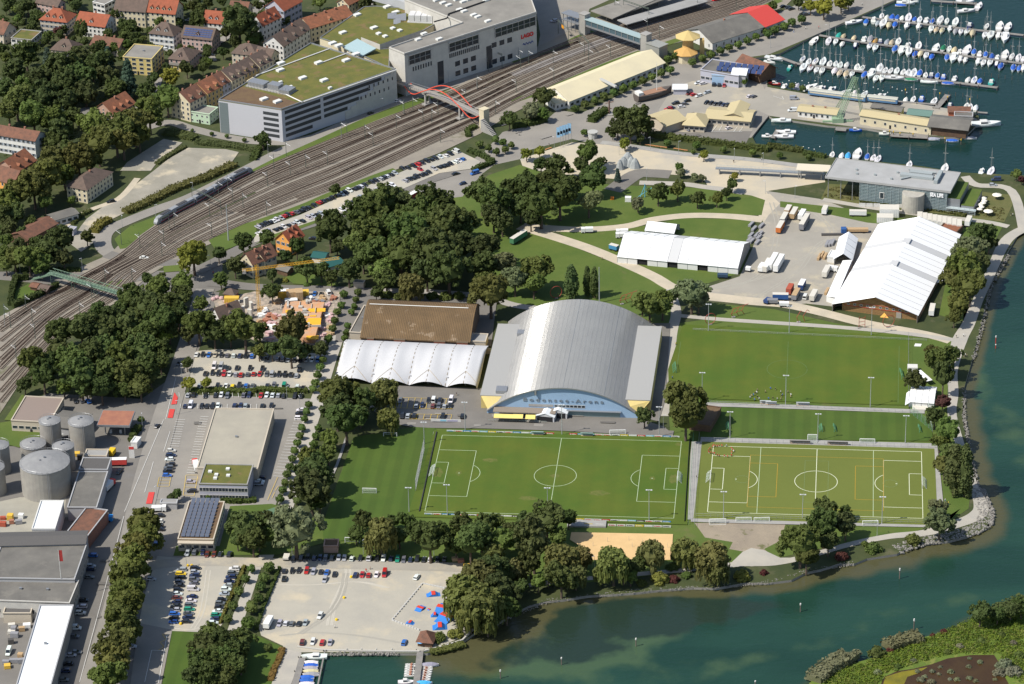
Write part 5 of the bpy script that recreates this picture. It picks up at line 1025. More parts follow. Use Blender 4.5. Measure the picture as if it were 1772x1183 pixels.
def umbrella_house():
 c=T(2,1215,232,14);t=thing('octagonal_pavilion',(c.x,c.y,0),0,'pavilion with raised yellow eight sided roof over a lower roof','pavilion')
 def oct_(r,z):return[(cos(.39+k*PI/4)*r*.58,sin(.39+k*PI/4)*r*.56,z)for k in range(8)]
 mb=MB();mb.loft([oct_(12.5,12.3),oct_(12.5,12.6),oct_(.3,16)]);mb.build('upper_roof',[mat('yellow_sheet_roof',(.50,.38,.16),var=.04)],t)
 mb=MB();mb.loft([oct_(6,0),oct_(5.5,10),oct_(8,12.3)]);mb.build('shaft',[WALLS['ochre']],t)
 d=T(2,1195,365,5)-c;mb=MB();mb.loft([[(d.x*.75+x,d.y*.75+y,z)for x,y,z in oct_(12,4.6)],[(d.x*.75+x,d.y*.75+y,z)for x,y,z in oct_(12,4.9)],[(d.x*.6+x,d.y*.6+y,z)for x,y,z in oct_(2,7.6)]]);mb.build('lower_roof',[mat('orange_sheet_roof',(.50,.30,.10))],t)
 mb=MB();mb.loft([[(d.x*.75+x,d.y*.75+y,z)for x,y,z in oct_(10,0)],[(d.x*.75+x,d.y*.75+y,z)for x,y,z in oct_(10,4.6)]]);mb.build('lower_wall',[WALLS['cream']],t)
 mb=MB();mb.box(6.6,-2.5,0,9,1,11);mb.build('stair_tower',[WALLS['ochre']],t)
umbrella_house()
house('club_house','grey clad club house with a pale blue front panel',2,(1302,482),(1565,525),(1640,450),7,0,'flat','lilac','grey',1,'l',0,0,'building')
t,L_,D=house('panel_box','pale turquoise screen box on the club house front',2,(1380,518),(1525,530),.6,5.6,0,'flat',mat('turquoise_panel',(.25,.47,.52))and 'blue','lgrey',0,cat='panel',chim=0)
a=T(2,1410,485,7.4);b_=T(2,1520,495,7.4);t2=thing('solar_array',(a.x,a.y,7.35),yaw(a,b_),'blue solar panels in two rows on the club house roof','solar panels');m=MB();m.slab([(0,0,.2),(2.6,0,.2),(2.6,3,1.6),(0,3,1.6)],.1);me=m.mesh('solar_panel',ROOFS['solar'])
for i in range(8):
 for j in range(2):link('solar_panel',me,t2,(i*3.2,j*6,0))
house('club_wing','white sloped wing right of the club house panels',2,(1520,508),(1612,515),(1635,470),7.5,1.5,'gx','grey','white',0,cat='building',chim=0)
house('boat_house','brown roofed timber boat house on the basin corner',2,(1545,440),(1712,505),(1790,450),6,4,'gx','wood','rust',0,cat='boat house',chim=0,ov=1.2)
house('pavilion_wing','straw coloured hip roofed pavilion, left end of the complex',2,(1188,852),(1328,862),(1372,790),4.4,3,'hip','beige','tan',1,'l',0,0,'building',ov=1)
house('pavilion_wing','long straw coloured pavilion wing with veranda',2,(1340,808),(1640,832),(1665,760),4.4,1.6,'gx','beige','tan',1,'l',0,0,'building',ov=1)
house('pavilion_wing','tall straw coloured rear wing of the pavilion',2,(1475,790),(1590,800),(1605,715),5.4,1.6,'gy','beige','tan',0,'l',0,0,'building',ov=1)
house('open_shed','straw roofed open shed beside the grounded wooden ship',2,(935,800),(1062,862),(1130,790),5,2.2,'gy','beige','tan',0,cat='shed',chim=0,ov=1.2)
house('kiosk','white and grey kiosk roof above the ship bow',2,(1115,612),(1205,612),(1220,580),3.5,.8,'gx','lilac','white',0,cat='kiosk',chim=0)
house('pier_shed','low pale workshop with straw roof under the green crane',3,(210,762),(472,790),(485,745),3.6,.9,'gx','white','tan',1,'w',0,2,'building')
house('pier_hall','long pale yellow pier hall with red shield on its wall',3,(640,792),(1130,868),(1150,822),5.4,1.2,'gx','cream','tan',1,'w',0,1,'building',gap=5)
house('pier_canopy','open ended hall with wide grey canopy at the pier tip',3,(1125,862),(1372,888),(1440,822),5.6,2,'gx','wood','grey',0,cat='building',chim=0,ov=1.5)
house('pier_shed','yellow shed with grey roof behind the pier hall',3,(718,740),(920,768),(925,735),4,.8,'gx','yellow','grey',0,cat='shed',chim=0)
house('pier_shed','green boat shaped shed behind the pier hall',3,(968,785),(1125,800),(1135,762),3.4,1.2,'gx','mint','verdigris',0,cat='shed',chim=0)
house('pier_shed','small brick red roofed sheds near the pier tip',3,(1252,768),(1398,770),(1390,735),3.6,1.5,'gx','brick','rust',0,cat='shed',chim=0)
house('pier_shed','flat grey shed right of the brick red roofs',3,(1290,800),(1418,805),(1425,775),3.4,0,'flat','grey','grey',0,cat='shed',chim=0)
# fuel tanks
TANKM=mat('tank_concrete',(.30,.285,.25),col2=(.25,.235,.21),scale=.25,var=.08);TANKT=mat('tank_roof',(.26,.26,.255),var=.08,col2=(.22,.22,.22),scale=.3)
def tank(x,ytop,ybase,wpx,label,dome=1.2):
 b_=T(20,x,ybase);sc=F_/math.hypot(b_.y+YC,HC);r=wpx/3.991/sc/2;h=(ybase-ytop)/3.991/(sc*.87)
 c=T(20,x,ybase);cy=c.y+r
 t=thing('storage_tank',(c.x,cy,0),0,label,'storage tank','concrete tanks in the tank farm')
 mb=MB();mb.cyl(0,0,0,h,r,40);mb.build('shell',[TANKM],t,smooth=False);mb=MB();mb.lathe([(r+.15,h),(r+.15,h+.25),(r*.66,h+.25+dome*.5),(r*.3,h+.25+dome*.9),(.01,h+.25+dome)],40);mb.build('dome',[TANKT],t)
 mb=MB()
 for k in range(28):a=k*PI/14;mb.beam((cos(a)*r,sin(a)*r,h),(cos(a)*r,sin(a)*r,h+1.2),.05);mb.beam((cos(a)*r,sin(a)*r,h+1.2),(cos(a+PI/14)*r,sin(a+PI/14)*r,h+1.2),.05)
 mb.build('guard_rail',[METAL],t);mb=MB();mb.cyl(0,0,h+dome,h+dome+.9,.5,8);mb.cyl(-r*.15,-r*.2,h+dome*.9,h+dome+.6,.35,8);mb.build('vent',[METAL],t)
 mb=MB();mb.beam((r*.2,-r*1.0-.25,0),(r*.2,-r-.25,h+1),.12);mb.beam((r*.2+.6,-r*1.0-.2,0),(r*.2+.6,-r-.2,h+1),.12);mb.build('ladder',[METAL],t)
tank(308,915,1108,345,'widest grey concrete tank in front of the others',2.2)
tank(352,580,765,148,'tank with outside stairs, back row left');tank(565,590,762,175,'tall tank at the back beside the fuel station roof',1.6)
tank(228,745,850,178,'low tank behind the widest one, left of two');tank(442,755,905,150,'slim tank behind the widest one, right of two')
tank(-5,750,925,150,'upper tank cut by the left photo edge');tank(-45,905,1075,165,'lower tank cut by the left photo edge')
house('depot','wide flat brown roofed depot above the tank lawn',20,(77,540),(345,555),(452,388),5.5,0,'flat','beige','rust',1,'l',0,0,'building')
bpy.data.objects['depot'].children[1].data.materials[0]=mat('brown_felt_roof',(.24,.19,.16),var=.06)
house('depot_wing','mottled corrugated roof wing beside the depot',20,(350,575),(540,600),(580,490),5.2,1,'gx','grey','grey',0,cat='building',chim=0)
def canopy():
 H=6.2;a,b_=T(20,668,570,H),T(20,895,575,H);c=T(20,920,472,H);o=Vector((a.x,a.y,0));yw=yaw(a,b_);L_=(b_-a).length;n=Vector((-sin(yw),cos(yw),0));D=(c-b_).dot(n)
 t=thing('fuel_canopy',o,yw,'fuel station canopy with rust red roof','canopy');mb=MB();mb.box(0,0,H-1.1,L_,D,H-.06,1);mb.box(.3,.3,H-.06,L_-.3,D-.3,H,0);mb.build('roof',[mat('rust_red_sheet',(.34,.15,.09),col2=(.28,.12,.08),scale=.3),METAL],t)
 pm=MB();pm.box(-.2,-.2,0,.2,.2,H-1.1);me=pm.mesh('post',METAL)
 for x in(3,L_-3):
  for y in(3,D-3):link('post',me,t,(x,y,0))
 m=MB();m.box(-.5,-.3,0,.5,.3,1.7);me=m.mesh('fuel_pump',WHITE)
 for x in(L_*.35,L_*.65):link('fuel_pump',me,t,(x,4,0))
canopy()
house('kiosk','little white flat kiosk near the fuel station',20,(903,690),(945,695),(955,655),3,0,'flat','white','white',0,cat='kiosk',chim=0)
house('flat_shed','narrow pale flat roof between the tall tank and tanker',20,(583,785),(735,787),(748,742),3.8,0,'flat','beige','lgrey',0,cat='shed',chim=0)
house('warehouse','dark flat roofed warehouse beside the street',20,(465,1142),(668,1143),(742,895),6.5,0,'flat','grey','grey',0,cat='building',chim=0)
house('warehouse','small dark flat roof behind the long warehouse',20,(545,880),(742,882),(765,800),6.2,0,'flat','grey','dgrey',0,cat='building',chim=0)
house('warehouse','bright white roofed hall with blue edge',20,(220,1290),(380,1290),(408,1095),8,0,'flat','white','white',0,cat='building',chim=0)
house('warehouse','rust red corrugated roof above the dark sheds',20,(455,1320),(605,1340),(665,1150),6,0,'flat','grey','rust',0,cat='building',chim=0)
bpy.data.objects['warehouse.003'].children[1].data.materials[0]=mat('red_corrugated',(.28,.13,.09),var=.25,col2=(.2,.11,.09),scale=.8)
house('factory_hall','great grey factory roof, upper step with flag mast',30,(-80,452),(515,462),(575,215),9.5,0,'flat','grey','grey',1,'t',0,0,'building')
house('factory_hall','dark ridge roof strip at the top of the factory',30,(-60,225),(585,210),10,10.4,1,'gx','grey','dgrey',0,cat='building',chim=0)
house('factory_hall','great grey factory roof, lower step above the yard',30,(-80,605),(480,625),(515,470),8,0,'flat','stone','grey',1,'t',0,2,'building')
house('factory_annex','small dark roofed annex with folding doors in the yard',30,(22,695),(212,695),(215,645),4.6,0,'flat','beige','dgrey',0,cat='building',chim=0)
house('factory_hall','long bright white flat roof beside the shaded yard',30,(110,1200),(350,1200),(470,640),8,0,'flat','grey','white',0,cat='building',chim=1)
m=MB();m.beam((0,0,0),(0,0,14),(.15,.08),n=6);t=thing('flag_pole',T(30,422,460,9.5),0,'white flag pole with red and white flag on the factory roof','flag pole');m.build('pole',[WHITE],t)
m=MB();m.slab([(0,0,13.8),(1.4,.3,13.6),(1.5,.35,8.4),(0,0,8.6)],.06);m.build('flag',[REDP],t)
house('showroom','huge sandy flat roofed hall in the middle of the car park',20,(1362,868),(1780,874),(1860,462),6.5,0,'flat','beige','sand',0,'W',0,1,'building',gap=5)
house('office','two storey glazed office with green planted roof',20,(1375,978),(1708,985),(1730,848),8,0,'flat','lilac','green',0,cat='building',chim=0)
t=bpy.data.objects['office'];L_=(T(20,1708,985,8)-T(20,1375,978,8)).length
for j in range(2):
 for k in range(15):link('window',WMESH['w'],t,((k+.5)*L_/15,-.02,.9+j*3.6),scale=(1.2,1,1.15))
for(x,y)in((.15,.4),(.3,.3),(.5,.5),(.55,.28),(.3,.18)):
 m=MB();m.box(-.8,-.8,0,.8,.8,.7);m.build('skylight',[mat('skylight_dome')],t,(L_*x,26*y,8))
H=6.;a,b_,c=T(30,1228,182,H),T(30,1476,186,H),T(20,1530,1105,H)
house('pavilion','pavilion with a large field of grey solar panels on its roof',30,(1228,182),(1476,186),(1530,-75),H,0,'flat','beige','brownveg',1,'l',0,0,'building')
t=bpy.data.objects['pavilion'];L_=(b_-a).length;mb=MB();mb.box(0,-2.2,H-.9,L_,0,H-.6);mb.build('porch_roof',[WALLS['beige']],t)
m=MB();m.slab([(-.85,-1,0),(.85,-1,0),(.85,1,.5),(-.85,1,.5)],.08);me=m.mesh('solar_panel',mat('grey_solar_cells',(.10,.115,.15),rough=.35,spec=.5,var=.1))
for i in range(6):
 for j in range(11):link('solar_panel',me,t,(1.9+i*2.0,2.6+j*2.95,H+.45))
# arena with barrel roof
def arena():
 HZ=14.3;A=G(974,670,HZ);L0,R0=G(835,713,0),G(1100,722,0);Bk=G(1003,520,HZ)
 yw=yaw(L0,R0);Wd=(R0-L0).length;ux=Vector((cos(yw),sin(yw),0));uy=Vector((-ux.y,ux.x,0));o=Vector((A.x,A.y,0));D=(Bk-A).dot(uy);hw=Wd/2
 t=thing('arena',o,yw,'large sports arena with silvery barrel roof and pale blue gable','sports hall')
 Rr=(hw**2+(HZ-1.5)**2)/(2*(HZ-1.5));c0=HZ-Rr;am=math.asin(hw/Rr);N=36
 arc=[(sin(-am+2*am*i/N)*Rr,c0+cos(-am+2*am*i/N)*Rr)for i in range(N+1)]
 alu=mat('aluminium_roof',(.37,.365,.345),rough=.25,metal=.15,var=.03,col2=(.33,.325,.31),scale=.05,spec=.5)
 tn=alu.node_tree;Lk=tn.links.new;bs=tn.nodes['Principled BSDF'];gg=nd(tn,'ShaderNodeNewGeometry')
 def vm(op,a_,b_=None,sc_=None):
  q=nd(tn,'ShaderNodeVectorMath',operation=op)
  for i_,v_ in enumerate((a_,b_)):
   if v_ is None:continue
   if isinstance(v_,tuple):q.inputs[i_].default_value=v_
   else:Lk(v_,q.inputs[i_])
  if sc_ is not None:Lk(sc_,q.inputs['Scale'])
  return q
 dp=vm('DOT_PRODUCT',gg.outputs['Position'],tuple(uy*(2*PI/.42)));co=nd(tn,'ShaderNodeMath',operation='COSINE');Lk(dp.outputs['Value'],co.inputs[0]);ml=nd(tn,'ShaderNodeMath',operation='MULTIPLY');Lk(co.outputs[0],ml.inputs[0]);ml.inputs[1].default_value=1.0
 sv=vm('SCALE',tuple(uy),None,ml.outputs[0]);ad_=vm('ADD',gg.outputs['Normal'],sv.outputs[0]);nn_=vm('NORMALIZE',ad_.outputs[0]);Lk(nn_.outputs[0],bs.inputs['Normal'])
 mb=MB();n=N+1;vs=[];ys=[-1.0,D+1]
 for y in ys:vs+=[(x,y,z+.25)for x,z in arc]
 mb.add(vs,[(i,i+1,n+i+1,n+i)for i in range(N)]);mb.add([(x,y,z-.3)for y in ys for x,z in arc],[(n+i,n+i+1,i+1,i)for i in range(N)])
 mb.add([(x,-1.,z+.25)for x,z in arc]+[(x,-1.,z-.3)for x,z in arc],[(n+i,n+i+1,i+1,i)for i in range(N)],1)
 mb.add([(x,D+1,z+.25)for x,z in arc]+[(x,D+1,z-.3)for x,z in arc],[(i,i+1,n+i+1,n+i)for i in range(N)],1)
 me=mb.mesh('roof',[alu,METAL]);ro=link('roof',me,t)
 sm=MB()
 for i in range(1,N):x,z=arc[i];sm.beam((x,-1,z+.28),(x,D+1,z+.28),.02 if i%9 else .09)
 sm.build('roof_seam',[METAL],ro)
 mb=MB();V=[(x,0,z-.2)for x,z in arc];mb.add([(arc[0][0],0,0)]+V+[(arc[-1][0],0,0)],[tuple(range(len(V)+2))[::-1]]);mb.build('gable_wall',[WALLS['blue']],t);mb=MB();V2=[(x,D,z)for x,_,z in V];mb.add([(arc[0][0],D,0)]+V2+[(arc[-1][0],D,0)],[tuple(range(len(V)+2))]);mb.build('gable_wall',[WALLS['blue']],t)
 for s in(-1,1):
  if s<0:fr,rr_,fi=G(832,683,6.7),G(850,560,6.7),0
  else:fr,rr_,fi=G(1125.5,692,6.7),G(1141.6,565,6.7),0
  x1=(fr-o).dot(ux);y0=(fr-o).dot(uy);y1=(rr_-o).dot(uy);xi=s*hw*.80
  m=MB();a,b_=sorted((x1,xi));m.box(a,y0,0,b_,y1,6.4);m.build('aisle_wall',[WALLS['yellow']],t)
  m=MB();m.box(a-.3,y0-.3,6.4,b_,y1+.3,6.8);m.build('aisle_roof',[mat('aisle_roof_grey',(.34,.335,.315),var=.04,rough=.6)],t)
  m=MB();m.add([(xi,y0-.02,2),(x1,y0-.02,6.4),(xi,y0-.02,6.4)],[(0,1,2)]if s>0 else[(2,1,0)],0);
  m=MB();m.slab([(s*hw*.985,0,2.0),(x1,y0,6.45),(xi,y0,6.45),(xi,0,5.2)][::s],.2);m.build('aisle_wall',[WALLS['yellow']],t)
 m=MB();m.box(-31,6,7.0,-26,11,8.2);m.box(-27.5,62,7,-23,66,8.6);m.box(-24,63,7,-22.8,65,8);m.build('roof_unit',[METAL],t)
 m=MB();m.box(-31,-5,3.2,-3,-.1,3.6);m.build('canopy',[mat('canopy_brown',(.24,.20,.16),var=.1)],t)
 m=MB();m.box(-2.5,-.15,.2,hw-9,-.02,2.8);m.build('shop_front',[mat('pale_glass',(.20,.27,.26),rough=.2,var=.2)],t)
 m=MB();m.box(-1,-1.2,2.9,hw-8.5,-.1,3.15);m.build('entrance_fascia',[METAL],t)
 m=MB();m.box(-15.5,-.12,4.2,-4.5,-.02,5.4);m.build('vent_louvre',[mat('louvre_grey',(.33,.32,.30))],t)
 w3=_win(1.4,1.2)
 for k in range(8):link('window',w3,t,(-3.2+k*1.75,-.02,4.2))
 m=MB();m.box(-12.6,-1.2,10.4,-11.8,-.05,13);m.build('smoke_flue',[METAL],t)
 me=text_mesh('B o d e n s e e - A r e n a',2.5,.08,.03);me.materials.append(mat('letter_grey',(.24,.29,.34),var=0,rough=.4,metal=.3))
 bw=max(v.co.x for v in me.vertices)-min(v.co.x for v in me.vertices);link('lettering',me,t,(0,-.2,6.9),rot=(PI/2,0,0),scale=(36/bw,1,1))
 return t
arena()
def loc_(o):return bpy.data.objects[o]
def awning(rc,x,y,w_,d_,z,label,m=None):
 p=T(rc,x,y,z);t=thing('awning',(p.x,p.y,0),-.1,label,'awning','awnings on the arena terrace');mb=MB();mb.slab([(-w_/2,-d_/2,z-.4),(w_/2,-d_/2,z-.4),(w_/2,d_/2,z),(-w_/2,d_/2,z)],.1)
 mb.build('canopy',[m or mat('awning_yellow',(.72,.58,.18),var=.04)],t);mb=MB()
 for x_ in(-1,1):mb.beam((x_*w_*.45,0,0),(x_*w_*.45,0,z-.3),.06)
 mb.build('post',[METAL],t)
awning(21,1675,505,4.2,3,3,'yellow awning at the left end of the arena terrace');awning(21,1740,507,4.2,3,3,'yellow awning, second from left on the arena terrace')
awning(22,40,508,4.6,3.2,3,'yellow awning, third from left on the arena terrace');awning(22,127,512,4.4,3.2,3,'yellow awning beside the party tent of the arena')
def party_tent(rc,A,B,D,H,rise,label):
 t,L_,D_=house('party_tent',label,rc,A,B,D,H,rise,'gy','white','white',0,cat='tent',chim=0,ov=.3,group='party tents before the arena');t.children[1].data.materials[0]=mat('tent_membrane');m=MB();m.box(.6,-.05,0,L_-.6,-.01,H-.2);m.build('opening',[DARK],t)
party_tent(22,(165,505),(290,518),5,2.6,1.6,'small white party tent, left one before the arena');party_tent(22,(258,480),(378,492),6,2.8,1.6,'small white party tent, right one before the arena')
m=MB()
for k in range(34):m.box(k*1.5,0,0,k*1.5+.06,.06,1.1)
m.box(0,0,1.05,50,.06,1.12);p=T(21,1605,548);q=T(22,240,560);m.build('terrace_railing',[mat('pale_green_metal',(.30,.38,.34))],None,(p.x,p.y,0),yaw(p,q),label='low railing along the arena terrace',cat='railing',scale=((q-p).length/50,1,1))
# brown barrel hall
def brown_hall():
 a,b_=G(625,582,5),G(812,590,5);yw=yaw(a,b_);L_=(b_-a).length;uy=Vector((-sin(yw),cos(yw),0));r1=G(638,523,12.5);Dr=(r1-a).dot(uy);D=Dr*1.62
 t=thing('brown_hall',(a.x,a.y,0),yw,'old hall with curved brown corrugated roof behind the white tent','hall')
 prof=[(-.6,4.7),(Dr*.25,7.5),(Dr*.5,9.9),(Dr*.75,11.7),(Dr,12.5),(Dr*1.15,12.3),(Dr*1.35,10.6),(D+.5,6.5)]
 n=len(prof);mb=MB()
 xs=[-.5,L_+.5]
 V=[(x,y,z)for x in xs for y,z in prof];mb.add(V,[(i,n+i,n+i+1,i+1)for i in range(n-1)]);mb.add([(x,y,z-.35)for x,y,z in V],[(i+1,n+i+1,n+i,i)for i in range(n-1)])
 for x in xs:mb.add([(x,y,z)for y,z in prof]+[(x,y,z-.35)for y,z in prof],[(i,i+1,n+i+1,n+i)for i in range(n-1)])
 m=mat('brown_corrugated',(.165,.105,.05),col2=(.12,.078,.038),scale=.12,var=.1,col3=(.26,.19,.12),scale2=.2,f3=.6);mb.build('roof',[m],t)
 rb=MB()
 for k in range(62):
  x=(k+.5)*L_/62
  for(y0,z0),(y1,z1)in zip(prof[:-1],prof[1:]):rb.beam((x,y0,z0+.04),(x,y1,z1+.04),.09)
 rb.build('roof_rib',[mat('brown_rib',(.13,.095,.06))],t)
 mb=MB();mb.beam((1,Dr*.93,12.5),(L_-3,Dr*.93,12.5),.22);mb.build('ridge_pipe',[WHITE],t)
 mb=MB();W_=[(0,0)]+[(max(y,0),z-.4)for y,z in prof[:-1]]+[(D,6.3),(D,0)]
 for x in(0,L_):mb.add([(x,y,z)for y,z in W_],[tuple(range(len(W_)))[::(1 if x else-1)]])
 mb.add([(0,0,0),(L_,0,0),(L_,0,4.5),(0,0,4.5)],[(0,1,2,3)]);mb.build('wall',[mat('brown_wall',(.14,.10,.075))],t)
 for k,x in enumerate((.02,.27,.64,.85)):m=MB();m.box(0,-1.2,.0,5 if k else 3,.8,4.6,0);m.box(-.3,-1.5,4.6,5.3 if k else 3.3,1.6,4.9,1);m.build('porch',[WALLS['brick'],mat('brown_rib')],t,(x*L_+2,0,0))
brown_hall()
house('hall_annex','flat grey annex on the left side of the brown hall',11,(645,1112),(722,1118),(752,928),5,0,'flat','beige','grey',0,cat='building',chim=1)
house('service_block','pale flat service block between brown hall and arena',11,(1478,1175),(1585,1180),(1590,1125),4,0,'flat','beige','lgrey',0,cat='building',chim=0)
# white membrane roof of the ice rink
def membrane():
 a,b_=G(572,662,0),G(822,674,0);yw=yaw(a,b_);L_=(b_-a).length+2;uy=Vector((-sin(yw),cos(yw),0));ux=Vector((uy.y,-uy.x,0))
 D=36;t=thing('membrane_tent',(a.x,a.y,0),yw,'white membrane roof of the ice rink with scalloped front edge','tent roof')
 nx,ny=96,22;V=[];nb=4
 for i in range(nx+1):
  u=i/nx;ph=u*nb-.12;f=ph-math.floor(ph);sc=sin(PI*f)
  tri=1-abs(2*f-1);rg=.5-.5*cos(2*PI*(u*nb*2-.24));e=max(0,1-u/.045)**2+max(0,(u-.975)/.025)**2
  for j in range(ny+1):
   v=j/ny;zf=.7+2.9*sc;front=-1.2*sc*(1-v)**2
   z=(zf*(1-v)**2.0)+(1-(1-v)**2.0)*(7.8-7*max(0,v-.6)**1.5*2.2)-.45*rg*sin(PI*v)-e*3.5*sin(PI*min(1,v+.2))**.5
   V.append((u*L_+e*1.0*(1 if u<.5 else-1),v*D+front,max(.6,z)))
 F=[(i*(ny+1)+j,(i+1)*(ny+1)+j,(i+1)*(ny+1)+j+1,i*(ny+1)+j+1)for i in range(nx)for j in range(ny)]
 me=bpy.data.meshes.new('membrane');me.from_pydata(V,[],F);me.materials.append(mat('tent_membrane',(.78,.77,.74),var=.02,rough=.6));me.polygons.foreach_set('use_smooth',[True]*len(F));link('membrane',me,t)
 mb=MB()
 for k in range(9):
  i=int((k+.24)/8*nx);
  if i>nx:continue
  for j in range(ny-1):
   if j%2==0:p,q=Vector(V[i*(ny+1)+j]),Vector(V[i*(ny+1)+j+1]);mb.beam(p+Vector((0,0,.08)),q+Vector((0,0,.08)),.13)
 for k in range(nb):
  i=int((k+.62)/nb*nx);p=Vector(V[i*(ny+1)]);pk=Vector(V[i*(ny+1)+5])
  for s in(-1,1):
   for h in range(5):c0,c1=[Vector(V[min(nx,max(0,i+s*2*g))*(ny+1)+5-g])for g in(h,h+1)];mb.beam(c0+Vector((0,0,.1)),c1+Vector((0,0,.1)),.1)
 mb.build('seam_rope',[mat('seam_tan',(.33,.26,.17))],t,kind='stuff')
 pm=MB();pm.beam((0,0,0),(0,0,4.4),.14,n=6);me=pm.mesh('mast',WHITE)
 for k in range(nb):i=int((k+.62)/nb*nx);p=V[i*(ny+1)+3];link('mast',me,t,(p[0],p[1],0))
 mb=MB();mb.box(1.5,5,0,L_-1.5,5.4,2.8);mb.build('glass_front',[mat('rink_glass',(.05,.06,.07),rough=.25)],t)
 mb=MB()
 for k in range(30):mb.box(2+k*(L_-4)/30,4.8,0,2.15+k*(L_-4)/30,5,2.6)
 mb.build('glazing_bar',[METAL],t)
 mb=MB();mb.box(0,D-1,0,L_,D-.5,3);mb.build('wall',[WALLS['beige']],t)
membrane()
# festival tents: panel by panel
TENTM=mat('tent_canvas',(.78,.78,.76),var=.02,rough=.55);TENTG=mat('tent_canvas_grey',(.50,.50,.49),var=.03,rough=.55)
def frame_tent(name,label,rc,A,B,Cc,H,rise,nb,axis='x',side='white',open_end=False,greys=(),wallm=None,group=None):
 a,b_=T(rc,*A,z=H),T(rc,*B,z=H);L_=(b_-a).length;yw=yaw(a,b_);n=Vector((-sin(yw),cos(yw),0));D=Cc if isinstance(Cc,(int,float))else abs((T(rc,*Cc,z=H)-b_).dot(n))
 t=thing(name,(a.x,a.y,0),yw,label,'tent',group);f=(lambda x,y,z:(x,y,z))if axis=='x' else(lambda x,y,z:(L_-y,x,z));la,lb=(L_,D)if axis=='x' else(D,L_)
 for k in range(nb):
  for s in(0,1):
   m=MB();x0,x1=k*la/nb+.02,(k+1)*la/nb-.02;y0=-.5 if s==0 else lb+.5;ze=H-.5*rise/(lb/2)
   q=[f(x0,y0,ze),f(x1,y0,ze),f(x1,lb/2,H+rise),f(x0,lb/2,H+rise)];q=q if s==0 else q[::-1];m.slab(q,.12);m.build('roof_panel',[TENTG if k in greys else TENTM],t)
 m=MB()
 for k in range(nb+1):
  x=k*la/nb
  m.beam(f(x,0,H),f(x,lb/2,H+rise-.04),.13);m.beam(f(x,lb/2,H+rise-.04),f(x,lb,H),.13);m.beam(f(x,0,0),f(x,0,H),.12);m.beam(f(x,lb,0),f(x,lb,H),.12)
 m.build('frame',[METAL],t);wl=wallm or mat('tent_wall',(.66,.66,.63),var=.05)
 for k in range(nb):
  x0,x1=k*la/nb+.12,(k+1)*la/nb-.12
  for y in(0,lb):
   if y==0 and axis=='x' and k in(2,5,8)and nb>9:
    m=MB();m.add([f(x0+.4,.4,0),f(x1-.4,.4,0),f(x1-.4,.4,H-.4),f(x0+.4,.4,H-.4)],[(0,1,2,3)]);m.build('door',[DARK],t)
    continue
   m=MB();p=[f(x0,y-.05,.05),f(x1,y-.05,.05),f(x1,y+.05,.05),f(x0,y+.05,.05)];m.add(p+[(q[0],q[1],H-.1)for q in p],[(0,1,5,4),(1,2,6,5),(2,3,7,6),(3,0,4,7),(4,5,6,7)]);m.build('wall_panel',[wl],t)
 return t,L_,D,f
t,L_,D,f=frame_tent('festival_tent','long white frame tent with arched doors on the meadow',12,(727,585),(1562,665),29,3.7,5.6,12,greys=(5,))
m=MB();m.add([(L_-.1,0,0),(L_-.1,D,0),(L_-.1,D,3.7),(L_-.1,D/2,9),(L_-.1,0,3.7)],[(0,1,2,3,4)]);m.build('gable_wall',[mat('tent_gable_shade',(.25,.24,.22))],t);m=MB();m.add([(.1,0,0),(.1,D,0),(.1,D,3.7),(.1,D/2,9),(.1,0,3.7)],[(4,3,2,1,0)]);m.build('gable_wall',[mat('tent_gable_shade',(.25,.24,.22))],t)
frame_tent('festival_tent','short white frame tent behind the long one',12,(917,402),(1122,425),10,3,2.4,3)
t,L_,D,f=frame_tent('beer_tent','huge white festival tent with timber gable facing the pitch',13,(450,917),(1035,995),(1300,430),4.0,6.6,18,'y',greys=(7,12),wallm=mat('timber_side',(.20,.13,.08),var=.15))
gm=mat('timber_gable',(.27,.155,.06),col2=(.20,.12,.055),scale=1.2,var=.2)
m=MB();m.add([(4,2.6,0),(L_-.3,2.6,0),(L_-.3,2.6,3.9),(L_/2,2.6,10.2),(4,2.6,4.8)],[(0,1,2,3,4)]);m.build('gable_wall',[gm],t)
ww=_win(1.1,.9);
for k in range(11):link('window',ww,t,(7+k*3.1,2.55,3.6))
m=MB();m.box(5,2.4,3.0,L_-4,2.55,3.25);m.box(6,2.4,4.9,L_-7,2.55,5.05);m.build('red_trim',[mat('trim_red',(.38,.07,.04))],t)
m=MB();m.slab([(L_*.56,.6,.1),(L_*.60,2.5,1.8),(L_*.66,1,.1)],.1);m.build('door_awning',[mat('orange_canvas',(.65,.36,.08))],t)
m=MB();m.box(L_*.74,2.3,0,L_*.80,2.55,3);m.build('door',[mat('grey_door',(.30,.28,.24))],t)
m=MB();m.box(L_-.25,0,0,L_-.05,D,3.9);m.build('side_wall',[mat('timber_side')],t)
for k in(7,12):yy=D-(k+1)*D/18 if 0 else k*D/18;m=MB();m.slab([(L_/2-1.8,yy,10.75),(L_/2+1.8,yy,10.75),(L_/2+1.8,yy+D/18,10.75),(L_/2-1.8,yy+D/18,10.75)],.5);m.build('ridge_vent',[TENTG],t)
frame_tent('side_tent','small white gabled tent on the left flank of the beer tent',13,(462,604),(582,612),(670,462),3.4,3.0,4,'y')
a,b_,c_,d_=T(13,408,862,3),T(13,520,616,3),T(13,585,612,4),T(13,476,872,4)
m=MB();m.slab([tuple(p-Vector((a.x,a.y,0)))for p in(a,d_,c_,b_)],.15);m.prism([((p-a).x,(p-a).y)for p in(a,d_,c_,b_)],0,2.7,1);m.build('side_tent',[TENTM,mat('tent_wall')],None,(a.x,a.y,0),label='low white lean-to along the left wall of the beer tent',cat='tent')
